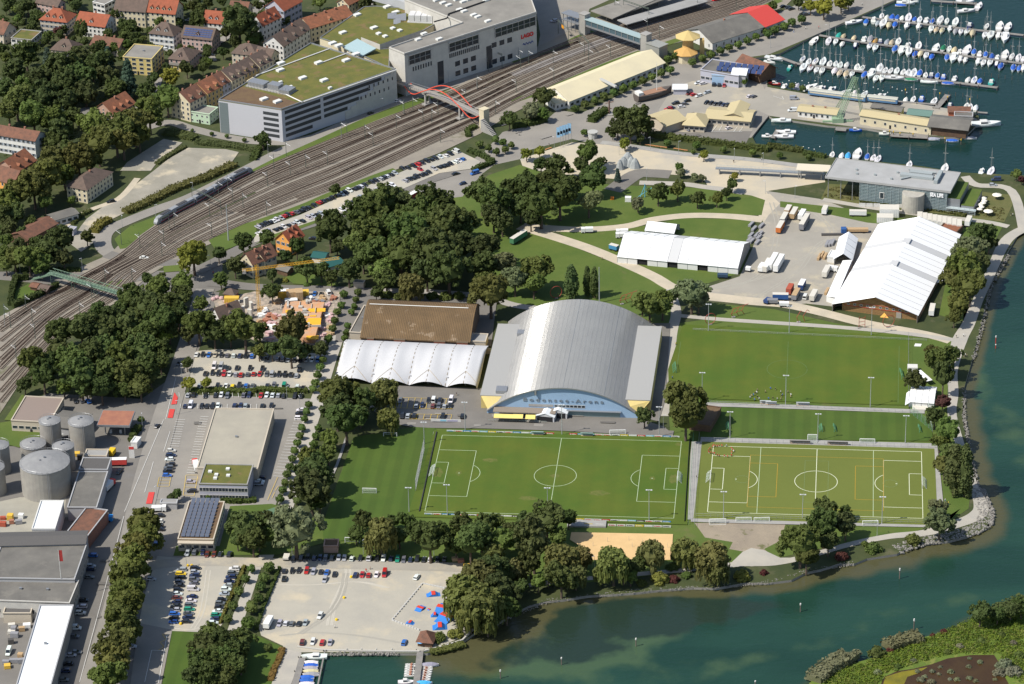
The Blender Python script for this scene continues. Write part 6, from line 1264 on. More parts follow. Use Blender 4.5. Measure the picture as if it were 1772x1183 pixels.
a=T(13,1150,780,3);m=MB();P=[T(13,1150,780,2.6),T(13,1238,745,2.6),T(13,1238,672,3.6),T(13,1185,685,3.6)];m.slab([tuple(p-Vector((a.x,a.y,0)))for p in P],.12);m.build('awning',[TENTM],None,(a.x,a.y,0),label='white awning on the lake side of the beer tent',cat='awning')
for k,(x,y)in enumerate(((595,965),(718,1130 if 0 else 1000),(1036,1040))):
 pass
def open_hut():
 house('open_stall','white stall with dark open front beside the small tent',13,(414,590),(462,596),(475,550),3,.3,'flat','white','white',0,cat='stall',chim=0)
open_hut()
house('timber_deck','orange brown plank roof behind the right corner of the beer tent',13,(1180,400),(1305,425),(1318,372),2.6,0,'flat','wood','orange',0,cat='roof',chim=0)
# aquarium building
def aquarium():
 H=12.;P=[G(1427.5,305.5,H),G(1645,331.5,H),G(1662.5,298.5,H),G(1446.5,273,H)];a,b_=P[0],P[1];yw=yaw(a,b_);L_=(b_-a).length;uy=Vector((-sin(yw),cos(yw),0));D=(P[3]-a).dot(uy)
 t=thing('aquarium',(a.x,a.y,0),yw,'glass fronted aquarium hall with grey roof and white lettering','building')
 x0=18.;m=MB();m.box(0,0,H-.9,L_,D,H-.1);m.box(0,0,H-.1,L_,.3,H+.25);m.box(0,D-.3,H-.1,L_,D,H+.25);m.box(0,.3,H-.1,.3,D-.3,H+.25);m.box(L_-.3,.3,H-.1,L_,D-.3,H+.25)
 m.build('roof',[mat('aquarium_roof',(.36,.36,.35),var=.05,col2=(.31,.31,.30),scale=.1)],t)
 m=MB();m.box(x0,.8,0,L_-2,D-.5,H-.9);m.build('wall',[mat('dark_teal_wall',(.11,.14,.15))],t)
 pg=mat('teal_glass',(.15,.20,.21),rough=.16,spec=.6,var=.15);nxp,nz=22,6;pw,ph=(L_-2-x0)/nxp,(H-1.6)/nz
 m=MB();m.box(0,-.04,0,pw-.08,0,ph-.1);me=m.mesh('glass_pane',pg)
 for i in range(nxp):
  for j in range(nz):link('glass_pane',me,t,(x0+i*pw,.62,.3+j*ph))
 m=MB()
 for j in range(14):m.box(x0-.3,.38,.6+j*.8,L_-1.6,.46,.68+j*.8)
 for i in range(12):m.beam((x0+i*pw*2,.35,0),(x0+i*pw*2,.35,H-.8),.09)
 m.build('louvre_rail',[mat('pale_steel',(.42,.48,.48),rough=.4)],t)
 m=MB();m.box(L_-2.1,.8,0,L_-1.9,D-.5,H-.9,0);m.build('side_glass',[pg],t)
 m=MB();m.cyl(0,0,0,9.6,5.6,28);m.build('concrete_drum',[mat('drum_concrete',(.42,.40,.34),var=.1,col2=(.34,.32,.28),scale=.5)],t,(x0+(L_-x0)*.60,-1.2,0))
 m=MB();m.box(0,0,0,2.4,.2,3.4,0);m.box(.3,-.06,.3,2.1,0,3.1,1);m.build('window',[WHITE,GLASS],t,(x0+(L_-x0)*.22,.3,3.6))
 me=text_mesh('SEA LIFE',3.3,.15,.14);me.materials.append(mat('sign_white',(.85,.85,.85),var=0));bw=max(v.co.x for v in me.vertices)-min(v.co.x for v in me.vertices);link('white_lettering',me,t,(x0+(L_-x0)*.85,.1,8.3),rot=(PI/2,0,0),scale=(6.8/bw,.8,1))
 m=MB()
 for x,y in((1.5,1.5),(8,1.5),(14,1.5),(1.5,D-2),(9,D-2)):m.beam((x,y,0),(x,y,H-.9),.2,n=8)
 m.build('column',[METAL],t)
 m=MB();m.box(L_*.56,D*.45,H,L_*.82,D*.58,H+1.3);m.box(L_*.62,D*.62,H,L_*.80,D*.72,H+1.5);m.box(L_*.84,D*.3,H,L_*.87,D*.85,H+1.8);m.beam((L_*.58,D*.3,H+.6),(L_*.66,D*.5,H+.6),.5);m.beam((L_*.60,D*.8,H+.8),(L_*.82,D*.78,H+.8),.45,n=8)
 for x,y in((.2,.5),(.22,.3),(.36,.35),(.5,.25),(.52,.6)):m.box(L_*x,D*y,H,L_*x+1,D*y+1,H+.8)
 m.build('roof_plant',[mat('plant_grey',(.30,.33,.33))],t)
 for k in range(2):
  m=MB();m.box(L_-1.8+k*7,2,0,L_+4.5+k*7,D*.95,7.5-k*3.2,1);m.box(L_-1.8+k*7,2,7.5-k*3.2,L_+4.5+k*7,D*.95,7.8-k*3.2,0);m.build('terrace_roof',[GRASS,METAL],t)
 m=MB();m.box(L_-2,0,2.6,L_+13,2,3.0)
 for k in range(6):m.beam((L_-1+k*2.7,.3,0),(L_-1+k*2.7,.3,4),.08)
 for k in range(4):m.box(L_-2,.2,.8+k,L_+13,.3,.9+k)
 m.build('terrace_frame',[mat('pale_steel')],t)
aquarium()
def parasol(rc,x,y,r,label):
 p=T(rc,x,y,2.8);t=thing('parasol',(p.x,p.y,0),0,label,'parasol','parasols on the aquarium terrace');m=MB();m.lathe([(r,2.4),(r*.5,2.85),(.02,3.15)],8);m.build('canopy',[mat('parasol_cream',(.72,.68,.58),var=.04)],t);m=MB();m.beam((0,0,0),(0,0,3),.06);m.build('pole',[METAL],t)
for i,(x,y,s)in enumerate(((1450,175,1),(1495,180,1),(1445,195,1),(1498,197,1),(1490,212,1),(1425,228,1),(1470,225,1),(1412,240,1),(1465,255,1),(1405,250,.8),(1480,240,.9),(1585,158,1.6),(1525,270,1.6))):
 parasol(13,x,y,1.55*s,'large cream parasol near the hedge of the terrace' if i==11 else('large cream parasol at the lower end of the terrace' if i==12 else f'cream parasol, {ordn(sorted([1450,1495,1445,1498,1490,1425,1470,1412,1465,1405,1480]).index(x), 11)} in the terrace cluster'))
def ramp():
 P=[T(3,1390 if 0 else 1240-1328*0-1100+0,0)]if 0 else None
 a,b_=G(1238,292,3.2),G(1428,302,3.2);yw=yaw(a,b_);L_=(b_-a).length;t=thing('access_ramp',(a.x,a.y,0),yw,'raised steel walkway leading to the aquarium roof corner','walkway')
 m=MB();m.box(0,0,2.9,L_,3,3.2);m.build('deck',[METAL],t);m=MB()
 for y in(0,2.95):
  m.box(0,y,4.2,L_,y+.06,4.3);m.box(0,y,3.7,L_,y+.05,3.76)
  for k in range(int(L_/2)):m.box(k*2,y,3.2,k*2+.06,y+.06,4.3)
 m.build('railing',[mat('pale_steel')],t);pm=MB();pm.box(-.25,.3,0,.25,2.7,2.9);me=pm.mesh('pier',METAL)
 for k in range(6):link('pier',me,t,(2+k*(L_-4)/5,0,0))
 c=L_*.74;m=MB();m.box(c,-3,6.2,c+17,5,6.5);m.build('roof',[mat('cream_canopy',(.60,.54,.42))],t);m=MB()
 for x in(c+1,c+16):m.beam((x,0,0),(x,0,6.2),.15);m.beam((x,3,0),(x,3,6.2),.15)
 m.build('column',[METAL],t)
ramp()
# red arched footbridge, green truss footbridge
def red_bridge():
 z=7.;a,b_=T(1,1045,585,z),T(1,1560,792,z);yw=yaw(a,b_);L_=(b_-a).length;t=thing('arched_footbridge',(a.x,a.y,0),yw,'grey footbridge with twin curving red arches over the rails','footbridge')
 m=MB();n=24
 for k in range(n):
  x0,x1=k*L_/n,(k+1)*L_/n;h=lambda x:z+1.2*sin(PI*x/L_);m.slab([(x0,-2,h(x0)),(x1,-2,h(x1)),(x1,2,h(x1)),(x0,2,h(x0))],.9)
 m.build('deck',[mat('timber_deck',(.27,.25,.22),var=.15)],t);m=MB()
 for y in(-2,2):
  for k in range(int(L_/1.6)):x=k*1.6;hz=z+1.2*sin(PI*x/L_);m.box(x,y-.04,hz,x+.08,y+.04,hz+1.15)
  for k in range(n):x0,x1=k*L_/n,(k+1)*L_/n;m.beam((x0,y,z+1.15+1.2*sin(PI*x0/L_)),(x1,y,z+1.15+1.2*sin(PI*x1/L_)),.06)
 m.build('railing',[METAL],t)
 for s in(-1,1):
  m=MB();pts=[]
  for k in range(41):
   u=k/40;zz=z-.2+(-2.6*sin(PI*u/.22)if u<.22 else 6.2*sin(PI*(u-.22)/.58)if u<.80 else-2.8*sin(PI*(u-.80)/.20));pts.append((u*L_,s*(2.4+1.2*sin(PI*u)),zz+.4))
  for p,q in zip(pts[:-1],pts[1:]):m.beam(p,q,.28,n=6)
  m.build('arch',[mat('arch_red',(.62,.09,.05),rough=.5,var=.03)],t)
 m=MB()
 for x in(L_*.27,L_*.73):m.box(x-.5,-1.8,0,x+.5,-1.0,z-.6);m.box(x-.5,1.0,0,x+.5,1.8,z-.6);m.box(x-1.5,-3,0,x+1.5,3,1.2)
 m.build('pier',[CONC],t);m=MB();m.box(L_,-2,0,L_+3.6,2,z+4);m.box(L_-.2,-2.2,z+4,L_+3.8,2.2,z+4.3);m.build('lift_tower',[WALLS['cream']],t)
 m=MB()
 for k in range(12):m.box(L_+3.6+k*.8,-4.5,0,L_+4.4+k*.8,-2,z-.3-k*.55)
 m.build('stair',[CONC],t);m=MB();m.slab([(-12,-4,z+.2),(0,-2,z),(0,2,z),(-12,5,z+.2)],1.);m.build('landing',[mat('timber_deck')],t)
red_bridge()
def green_bridge():
 z=6.2;a,b_=T(10,345,712,z),T(10,828,855,z);yw=yaw(a,b_);L_=(b_-a).length;t=thing('truss_footbridge',(a.x,a.y,0),yw,'old green iron truss footbridge over the rail tracks','footbridge')
 gm_=mat('bridge_green',(.13,.20,.14),var=.15,rough=.7);m=MB();m.box(-2,0,z-.3,L_+2,2.6,z);m.build('deck',[gm_],t)
 for y in(0,2.6):
  m=MB();n=22;m.beam((0,y,z),(L_,y,z),.14);m.beam((0,y,z+2.2),(L_,y,z+2.2),.14)
  for k in range(n):x0,x1=k*L_/n,(k+1)*L_/n;m.beam((x0,y,z),((x0+x1)/2,y,z+2.2),.09);m.beam(((x0+x1)/2,y,z+2.2),(x1,y,z),.09)
  m.build('truss',[gm_],t)
 m=MB()
 for x in(0,L_*.3,L_*.62,L_):m.beam((x,.2,0),(x,.2,z),.16);m.beam((x,2.4,0),(x,2.4,z),.16);m.beam((x,.2,z*.5),(x,2.4,z*.5),.08)
 m.build('support',[gm_],t);m=MB()
 for s,x0 in((-1,0),(1,L_)):
  for k in range(14):m.box(x0+min(s*k*.9,s*(k+1)*.9),0,max(0,z-.45-(k+1)*.42),x0+max(s*k*.9,s*(k+1)*.9),2.6,z-.3-(k)*.42)
 m.build('stair',[gm_],t)
green_bridge()
# green harbour crane, tower crane
def lattice(mb,p,q,w_,n,r=.1):
 p,q=Vector(p),Vector(q);d=(q-p).normalized();a=d.orthogonal().normalized()*w_/2;b_=d.cross(a).normalized()*w_/2;c=[a+b_,a-b_,-a-b_,-a+b_]
 for v in c:mb.beam(p+v,q+v,r)
 for k in range(n):
  u,v=p+(q-p)*(k/n),p+(q-p)*((k+1)/n)
  for i in range(4):mb.beam(u+c[i],v+c[(i+1)%4],r*.7)
def harbour_crane():
 gm_=mat('crane_green',(.24,.34,.22),var=.1,rough=.6);base=T(3,485,840);tip=T(3,610,530,26);t=thing('derrick_crane',(base.x,base.y,0),0,'tall light green lattice derrick crane on the harbour pier','crane')
 o=Vector((base.x,base.y,0));A=T(3,655,780)-o;Bp=T(3,470,760)-o;m=MB();top=(T(3,560,600,20)-o);lattice(m,(0,0,0),tip-o,2.2,22,.14);m.build('boom',[gm_],t)
 m=MB();lattice(m,A,tip-o+Vector((0,0,-1)),1.2,18,.1);lattice(m,Bp,top*.9,1.2,12,.1);m.build('back_stay',[gm_],t);m=MB();m.box(-3,-2,0,3,3,2.4);m.box(-8,-.6,0,8,.6,.8);m.beam(tip-o,(tip-o).xy.to_3d()+Vector((0,0,12)),.06);m.build('base_frame',[gm_],t)
harbour_crane()
def tower_crane():
 ym=mat('crane_yellow',(.65,.36,.03),var=.06);b_=G(449,543);top=24.;t=thing('tower_crane',(b_.x,b_.y,0),0,'orange yellow tower crane over the building site','crane');m=MB();lattice(m,(0,0,0),(0,0,top+2),1.2,18,.06);m.build('mast',[ym],t)
 e=G(587,446,top)-Vector((b_.x,b_.y,0));d=Vector((e.x,e.y,0)).normalized();m=MB();lattice(m,(0,0,top),e,1.0,30,.05);lattice(m,(0,0,top),-d*7+Vector((0,0,top)),1.0,6,.07);m.build('jib',[ym],t);m=MB();p=-d*6;m.box(p.x-.8,p.y-.8,top-1.6,p.x+.8,p.y+.8,top);m.build('counterweight',[CONC],t)
tower_crane()
# building site: slabs, shuttering, cabins, stacks
def site():
 a,b_,c_,d_=T(11,178,1030),T(11,400,1181),T(11,475,945),T(11,210,935);o=Vector((a.x,a.y,0));t=thing('building_shell',o,0,'half built concrete shell with orange and yellow shuttering','building shell')
 P=[(p-o)for p in(a,T(11,160,1100),T(11,330,1190),T(11,410,1190),c_,d_)];m=MB();m.prism([(p.x,p.y)for p in P],0,3.2);m.build('floor_slab',[mat('shutter_orange',(.55,.27,.12),col2=(.45,.30,.20),scale=.4,var=.15)],t)
 for i,(x,y,w_,h_)in enumerate(((235,967,9,7),(420,960,17,9),(402,1045,13,22),(345,1045,6,5),(390,1150,12,9),(320,1000,6,4),(395,1000,6,3))):p=T(11,x,y,3.2)-o;m=MB();m.box(p.x-w_*.24,p.y-h_*.2,3.2,p.x+w_*.24,p.y+h_*.2,3.35+.02*i);m.build('shuttering_panel',[mat('shutter_yellow',(.72,.38,.03),var=.08)],t)
 for k in range(26):
  p=Vector((uni(P[1].x,P[4].x-4),uni(P[2].y+8,P[5].y-2),3.2));m=MB();w_,h_=random.choice(((5,.3),(.3,5),(2,2),(1,3)));m.box(p.x,p.y,3.2,p.x+w_,p.y+h_,3.2+uni(.4,1.4));m.build('wall_stub',[mat('fresh_concrete',(.45,.42,.37),var=.15)],t)
site()
def boxthing(name,label,cat,rc,x,y,l,w_,h,rz,m,group=None,ribs=True,roofm=None,z0=0.):
 p=T(rc,x,y,h*.6);mb=MB();mb.box(-l/2,-w_/2,z0+.15,l/2,w_/2,h,0)
 if ribs:
  n=int(l/.9)
  for k in range(n):xx=-l/2+(k+.3)*l/n;mb.box(xx,-w_/2-.05,z0+.3,xx+.3,-w_/2,h-.15,0);mb.box(xx,w_/2,z0+.3,xx+.3,w_/2+.05,h-.15,0)
 mb.box(-l/2-.03,-w_/2-.03,h,l/2+.03,w_/2+.03,h+.08,1)
 for sx in(-1,1):
  for sy in(-1,1):mb.box(sx*l/2*.97-.12,sy*w_/2*.93-.12,0,sx*l/2*.97+.12,sy*w_/2*.93+.12,z0+.15,1)
 return mb.build(name,[m,roofm or m],None,(p.x,p.y,0),rz,label=label,cat=cat,group=group)
SCOL={'pale':mat('cabin_pale',(.56,.53,.46),var=.08),'yel':mat('cabin_yellow',(.62,.40,.06)),'pinkw':mat('pink_foam',(.50,.34,.33),var=.15),'brick':mat('brick_stack',(.36,.16,.10),var=.2),'wood':mat('timber_stack',(.42,.29,.16),var=.2),'steel':mat('steel_stack',(.25,.25,.26),var=.15),'blue':mat('container_blue',(.03,.09,.25)),'red':mat('container_red',(.36,.08,.045),var=.1),'green':mat('container_green',(.06,.18,.09)),'white':mat('box_white',(.70,.70,.67),var=.04),'dark':mat('site_dark',(.08,.075,.07),var=.2),'tarp':mat('tarp_blue',(.02,.14,.5))}
for i,(x,y,l,w_,h,m_,lb)in enumerate(((188,845,5.5,2.6,4.6,'yel','yellow stacked site cabin with pale roof, leftmost'),(250,850,5.5,4,4.8,'wood','tan stacked site cabins in the middle'),(298,850,3.5,5,5.2,'wood','brown double site cabin, tallest of the cabins'),(343,840,3,3,3,'yel','orange tool box right of the cabins'),(243,898,6,3,2.6,'white','white topped box below the site cabins'))):boxthing('site_cabin',lb,'site cabin',11,x,y,l,w_,h,.1,SCOL[m_],'site cabins by the lane',roofm=SCOL['white']if i in(0,4)else None)
names=(('brick_stack','brick','bricks'),('timber_stack','wood','planks'),('foam_stack','pinkw','pink insulation sheets'),('rubble_bag','white','white building bags'),('steel_stack','steel','steel parts'))
cnt=0;PL={}
for(x,y,k)in sorted(((30,960,1),(60,975,3),(90,1000,0),(125,1020,0),(40,1000,3),(70,1040,0),(110,1060,2),(140,1000,2),(95,1085,3),(130,1090,3),(20,1045,1),(60,1090,0),(100,1130,2),(90,1165,2),(150,910,1),(350,905,1),(460,882,1),(540,885,0),(410,915,0),(485,930,2),(520,1010,2),(512,1040,2),(455,1090,2),(450,1140,2),(486,1000,3),(520,1085,1),(505,1130,1),(440,905,4),(300,920,4),(380,880,3)),key=lambda q:q[1]):
 nm,mk,wd=names[k];p=T(11,x,y);mb=MB();r_=random.Random(cnt)
 for j in range(6):xx,yy=r_.uniform(-1.6,1.6),r_.uniform(-1.4,1.4);mb.box(xx-1,yy-.7,0,xx+1,yy+.7,r_.uniform(.5,1.6))
 side='left of' if x<178 else('behind' if y<935 else 'right of');PL.setdefault((k,side),[]).append((x,y));q=len(PL[(k,side)])-1
 mb.build(nm,[SCOL[mk]],None,(p.x,p.y,0),r_.uniform(0,3),label=f"{('', 'second ', 'third ', 'fourth ', 'fifth ')[q]}pile of {wd} {side} the half built shell{', counting from the top' if q else ''}",cat='pile',group='material piles on the building site');cnt+=1
for i,(x,y)in enumerate(((1475,890),(1500,880),(1530,885),(1560,905))):p=T(10,x,y);mb=MB();mb.lathe([(1.1,0),(1.3,.8),(.9,1.4),(.01,1.6)],8);mb.build('building_bag',[SCOL['pinkw']],None,(p.x,p.y,0),label=f'pale pink bag, {ordn(i, 4)} of those behind the brown roof',cat='bag',group='bags behind the brown roof')
boxthing('site_cabin','yellow site cabin behind the brown roofed house','site cabin',10,1600,885,7,3,3,-.05,SCOL['yel'])
for i,(x,y)in enumerate(((1640,920),(1700,900),(1680,960),(1735,930),(1725,980))):boxthing('formwork_panel',f'upright pale formwork panels, {ordn(i, 5)} near the crane foot','formwork',10,x,y,2.2,1.2,5,i*.7,SCOL['pale'],'formwork near the crane')
# anchor monument, grounded ship, flags, sculptures, playground
p=T(2,672,790);t=thing('mast_monument',(p.x,p.y,0),0,'dark iron mast monument with cross arms behind the hedge','monument');m=MB();m.beam((0,0,0),(0,0,8),.45,n=6);m.beam((-2,0,6.5),(2.4,0,7.5),.25);m.beam((-1,0,4),(1.6,0,3.4),.2);m.build('mast',[mat('rusty_iron',(.16,.10,.08),var=.2)],t);m=MB();m.box(-3,-2,0,3,2,.6);m.cyl(3,-2,0,1.4,1.2,8);m.build('base',[CONC],t)
def hull_rings(L_,Wd,H,n=9,sheer=.3,tr=.8):
 R_=[]
 for i in range(n):
  u=i/(n-1);wv=Wd/2*(tr+(1-tr)*sin(min(1,u*2.2)*PI/2)if u<.45 else max(.02,cos((u-.45)/.55*PI/2)**.75));z=H*(1+sheer*(2*u-.8)**2*.6);x=-L_/2+u*L_
  R_.append([(x,-wv*.55,-.2),(x,-wv,z*.55),(x,-wv,z),(x,wv,z),(x,wv,z*.55),(x,wv*.55,-.2)])
 return R_
a,b_=T(2,862,700),T(2,1095,640);c=(a+b_)/2;t=thing('grounded_ship',(c.x,c.y,0),yaw(a,b_),'old wooden ship set on land beside the quay road','ship')
m=MB();m.loft(hull_rings((b_-a).length*1.05,7,3.4));m.build('hull',[mat('ship_hull',(.10,.085,.075),var=.15)],t);m=MB();m.loft([[(x*.9,y*.86,3.3+.15*k)for x,y,z in(r[2],r[3])]+[(x*.9,y*.86,3.25+.15*k)for x,y,z in(r[3],r[2])]for k,r in enumerate(hull_rings((b_-a).length,7,3.4)[:1])]*2)if 0 else m.box(-(b_-a).length*.45,-2.6,3.3,(b_-a).length*.32,2.6,3.75);m.build('deck',[mat('ship_deck',(.30,.17,.11),var=.15)],t)
m=MB();m.box(-(b_-a).length*.5,-2.2,3.6,-(b_-a).length*.36,2.2,5.4);m.build('deck_house',[WHITE],t);m=MB();m.beam((2,0,3.4),(2,0,20),(.2,.1),n=6);m.build('mast',[WHITE],t)
for i,(x,y)in enumerate(((326,950),(346,942),(364,935),(383,930),(402,922))):
 b0=T(2,x+8,y+65);t=thing('flag_banner',(b0.x,b0.y,0),0,f'pale blue tall banner, {ordn(i, 5)} of five on the harbour square','flag','blue banners on the harbour square');m=MB();m.beam((0,0,0),(0,0,11.5),.07);m.build('pole',[METAL],t);m=MB();m.slab([(-1.9,0,5.6),(-.05,0,5.6),(-.05,.05,11.3),(-1.9,.05,11.3)],.05);m.slab([(-1.5,-.05,7),(-.4,-.05,7),(-.4,-.05,8.6),(-1.5,-.05,8.6)],.02,1);m.build('banner',[mat('banner_blue',(.30,.52,.72),var=.05),WHITE],t)
p=T(2,558,950);m=MB();m.cyl(0,0,0,3.2,2.4,10);m.cyl(0,0,3.2,3.6,2.8,10);m.build('round_kiosk',[mat('kiosk_grey',(.40,.40,.37),var=.1)],None,(p.x,p.y,0),label='small round grey kiosk on the harbour square',cat='kiosk')
for i,(a_,b_)in enumerate((((915,1000),(1070,1022)),((1117,1027),(1213,1042)),((232,1035),(272,1022)))):
 p,q=T(2,*a_),T(2,*b_);m=MB();L_=(q-p).length;m.box(0,-.4,.35,L_,.4,.5);
 for k in range(int(L_/3)+1):m.box(k*3,-.3,0,k*3+.3,.3,.35)
 m.build('long_bench',[mat('bench_orange',(.42,.20,.08),var=.1)],None,(p.x,p.y,0),yaw(p,q),label=('longest orange timber bench on the promenade lawn edge','second orange timber bench on the promenade lawn edge','short orange bench beside the yellow trees')[i],cat='bench')
rk=mat('artificial_rock',(.36,.38,.37),var=.15,col2=(.28,.30,.30),scale=.5)
for i,(x,y,s,r_)in enumerate(((770,1150,3.4,.3),(800,1120,3.8,.2),(825,1150,3.4,.5),(850,1160,3,.1),(745,1170,2.4,.8))):
 p=T(2,x,y);m=MB();m.loft([[(cos(a+r_)*s*k,sin(a+r_)*s*k*.6,z)for a in np.linspace(0,5.4,7)]for k,z in((1,0),(.8,2.2),(.55,4),(.2,5.6))]);m.build('climbing_rock',[rk],None,(p.x,p.y,0),label=f'angular grey playground rock, {ordn(sorted([770,800,825,850,745]).index(x), 5)} of the group',cat='rock',group='playground rocks')
def shed(x,y,lab,rc=12,m='white',l=3,w_=2.4,h=2.4):boxthing('cabin',lab,'cabin',rc,x,y,l,w_,h,-.1,SCOL[m],ribs=False)
shed(802,190,'small white cabin between two round silvery trees')
boxthing('storage_box','little orange box on the grass near the silvery tree','box',12,692,185,1.6,1.4,1.4,0,mat('box_orange',(.7,.2,.03)),ribs=False)
p=T(12,918,180);t=thing('swing_frame',(p.x,p.y,0),0,'tall light blue playground swing frame on the grass','swing');m=MB();m.beam((0,0,0),(0,0,7.5),.2);m.beam((-2.5,0,0),(-.2,0,6),.14);m.beam((0,0,7),(3,3,0),.14);m.beam((-4,-1,.5),(4,1,5),.14);m.build('frame',[mat('frame_blue',(.10,.38,.52))],t)
rs=mat('sculpture_red',(.30,.05,.035),rough=.5)
def sculpture(rc,x,y,kind,lab,s=1.0):
 p=T(rc,x,y);m=MB()
 if kind=='ring':
  for k in range(20):a0,a1=k*.314,(k+1)*.314;m.beam((cos(a0)*2.9*s,0,3.6*s+sin(a0)*3*s),(cos(a1)*2.9*s,0,3.6*s+sin(a1)*3*s),.14)
 elif kind=='zig':
  for dx in(0,3.2):
   for a,b_ in(((0,0),(-1,3)),((-1,3),(1,6)),((1,6),(2.2,5))):m.beam((dx+a[0],0,a[1]),(dx+b_[0],0,b_[1]),.14)
 elif kind=='lad':
  m.beam((0,0,0),(0,0,6),.13);m.beam((3,0,0),(3,0,6),.13)
  for k in range(3):m.beam((0,0,1.5+k*1.8),(3,0,1.5+k*1.8),.12)
 elif kind=='hex':
  for dx in(0,3,6):
   for a,b_ in(((0,0),(-1.2,2)),((-1.2,2),(0,4.6)),((0,4.6),(2.2,5))):m.beam((dx+a[0],dx*.3,a[1]),(dx+b_[0],dx*.3,b_[1]),.14)
  m.beam((-1.2,0,2),(5,2,2),.12)
 m.box(-.8,-.5,0,.8,.5,.5,1);m.build('steel_sculpture',[rs,CONC],None,(p.x,p.y,0),.3,label=lab,cat='sculpture',group='red steel sculptures along the path')
sculpture(12,305,880,'ring','red steel ring sculpture behind the arena left side');sculpture(12,760,920,'hex','red angular steel sculpture behind the arena right side');sculpture(12,1370,1060,'ring','red ring sculpture beside the floodlight of the upper pitch',.9)
sculpture(12,1530,1010,'hex','thin red steel sculpture on the grass before the gravel',.8);sculpture(13,215,1045,'zig','two zigzag red steel posts before the beer tent');sculpture(13,632,1085,'lad','ladder shaped red steel sculpture before the beer tent');sculpture(13,835,1080,'ring','red ring sculpture before the beer tent corner')
# railway tracks between the surveyed north and south edges
SEC=[((0,558),(0,700)),((75,512),(100,585)),((105,500),(205,512)),((146,476),(245,474)),((204,444),(305,442)),((262,398),(352,418)),((350,348),(443,378)),((443,297),(520,348)),((560,247),(600,318)),((720,184),(740,252)),((800,150),(830,212)),((886,112),(895,176)),((1000,66),(1010,122)),((1100,38),(1140,70)),((1230,2),(1290,18)),((1300,-20),(1360,-14))]
def track_pts(fr,i0=0,i1=None,fr1=None):
 n=len(SEC);i1=n-1 if i1 is None else i1;P=[]
 for i in range(i0,i1+1):
  u=(i-i0)/max(1,i1-i0);f=fr if fr1 is None else fr+(fr1-fr)*(u*u*(3-2*u));a,b_=G(*SEC[i][0]),G(*SEC[i][1]);P.append(a+(b_-a)*f)
 return smoothpath(P,8)
RAILM=mat('rail_steel',(.10,.068,.05),rough=.6,var=.15);SLEEP=mat('sleeper',(.115,.09,.07),var=.25)
slm=MB();slm.box(-.13,-1.3,0,.13,1.3,.1)
LV[0]+=.004;ZT=LV[0]
def track(P):
 mb=MB();mb.strip(P,2.9,ZT);t=mb.build('railway_track',[TRKB],kind='structure')
 for s in(-.75,.75):
  Q=[]
  for i,p in enumerate(P):
   a=P[max(i-1,0)];b_=P[min(i+1,len(P)-1)];d=(b_-a).normalized();Q.append(Vector((p.x-d.y*s,p.y+d.x*s,0)))
  m=MB();m.strip(Q,.17,ZT+.26,z0=ZT);m.build('rail',[RAILM],t)
 m=MB()
 for a,b_ in zip(P[:-1],P[1:]):
  d=b_-a;L_=d.length;d=d/L_;n=Vector((-d.y,d.x,0))
  for k in range(max(1,int(L_/1.0))):
   c=a+d*((k+.5)*1.0);m.add([tuple(c+d*x+n*y+Vector((0,0,ZT+.09)))for x,y in((-.14,-1.3),(.14,-1.3),(.14,1.3),(-.14,1.3))],[(0,1,2,3)])
 m.build('sleeper',[SLEEP],t,kind='stuff')
for args in((0.02,),(.12,),(.24,),(.36,),(.47,),(.58,),(.72,),(.86,),(.98,)):track(track_pts(*args))
for a in((.30,5,11,.24),(.06,6,12,.12),(.66,6,11,.58),(.79,6,10,.72),(.92,7,12,.86),(.18,7,10,.24),(.41,7,11,.47),(.53,0,3,.47),(.08,0,4,.12)):track(track_pts(*a))
mp=MB();mp.beam((0,0,0),(0,0,9),(.2,.14),n=4);mpole=mp.mesh('mast',mat('mast_green_grey',(.09,.11,.09),var=.1))
ma=MB();ma.beam((0,0,7.6),(3.4,0,7.0),.07);ma.beam((0,0,6.2),(3.2,0,6.9),.06);ma.beam((0,0,8.6),(1.2,0,7.4),.05);marm=ma.mesh('bracket',METAL)
mg=MB();lattice(mg,(0,0,8),(14,0,8),.6,10,.07);gant=mg.mesh('cross_beam',mat('mast_green_grey'))
places=[(1,210,1080),(1,495,1140),(1,630,945),(1,755,960),(1,810,1010),(1,590,940),(1,970,885),(1,1025,790),(1,1155,850),(1,1215,850),(1,1258,800),(1,1275,985),(1,1085,770),(1,1450,710),(1,1530,620),(1,1605,495),(1,345,1165),(1,125,1170),(1,1655,790),
 (2,115,440),(2,60,475),(2,30,640),(2,285,440),(2,290,560),(2,500,385),(2,530,430),(2,680,400),(2,935,220),(2,1018,265),(2,45,430),(2,1280,70),(2,710,90),(2,1548,55),
 (10,968,535),(10,840,510),(10,1205,385),(10,1450,320),(10,1575,135),(10,1610,215),(10,1680,255),(10,1135,510),(10,1465,460),(10,1120,590),(10,730,780),(10,915,770),(10,555,1010),(10,225,1050),(10,180,960),(10,35,1030),(10,635,880),(10,75,1085),(10,245,1160),(20,115,125),(11,80,105),(11,75,310),(11,238,30),(10,1510,170)]
for i,(rc,x,y)in enumerate(sorted(places,key=lambda q:(T(q[0],q[1],q[2]).x))):
 p=T(rc,x,y);t=thing('catenary_mast',(p.x,p.y,0),.75+(i%2)*PI,f'slim dark catenary mast, {ordn(i, len(places))} along the railway','mast','catenary masts along the railway');link('mast',mpole,t)
 link('bracket',marm,t,rot=(0,0,-1.5))
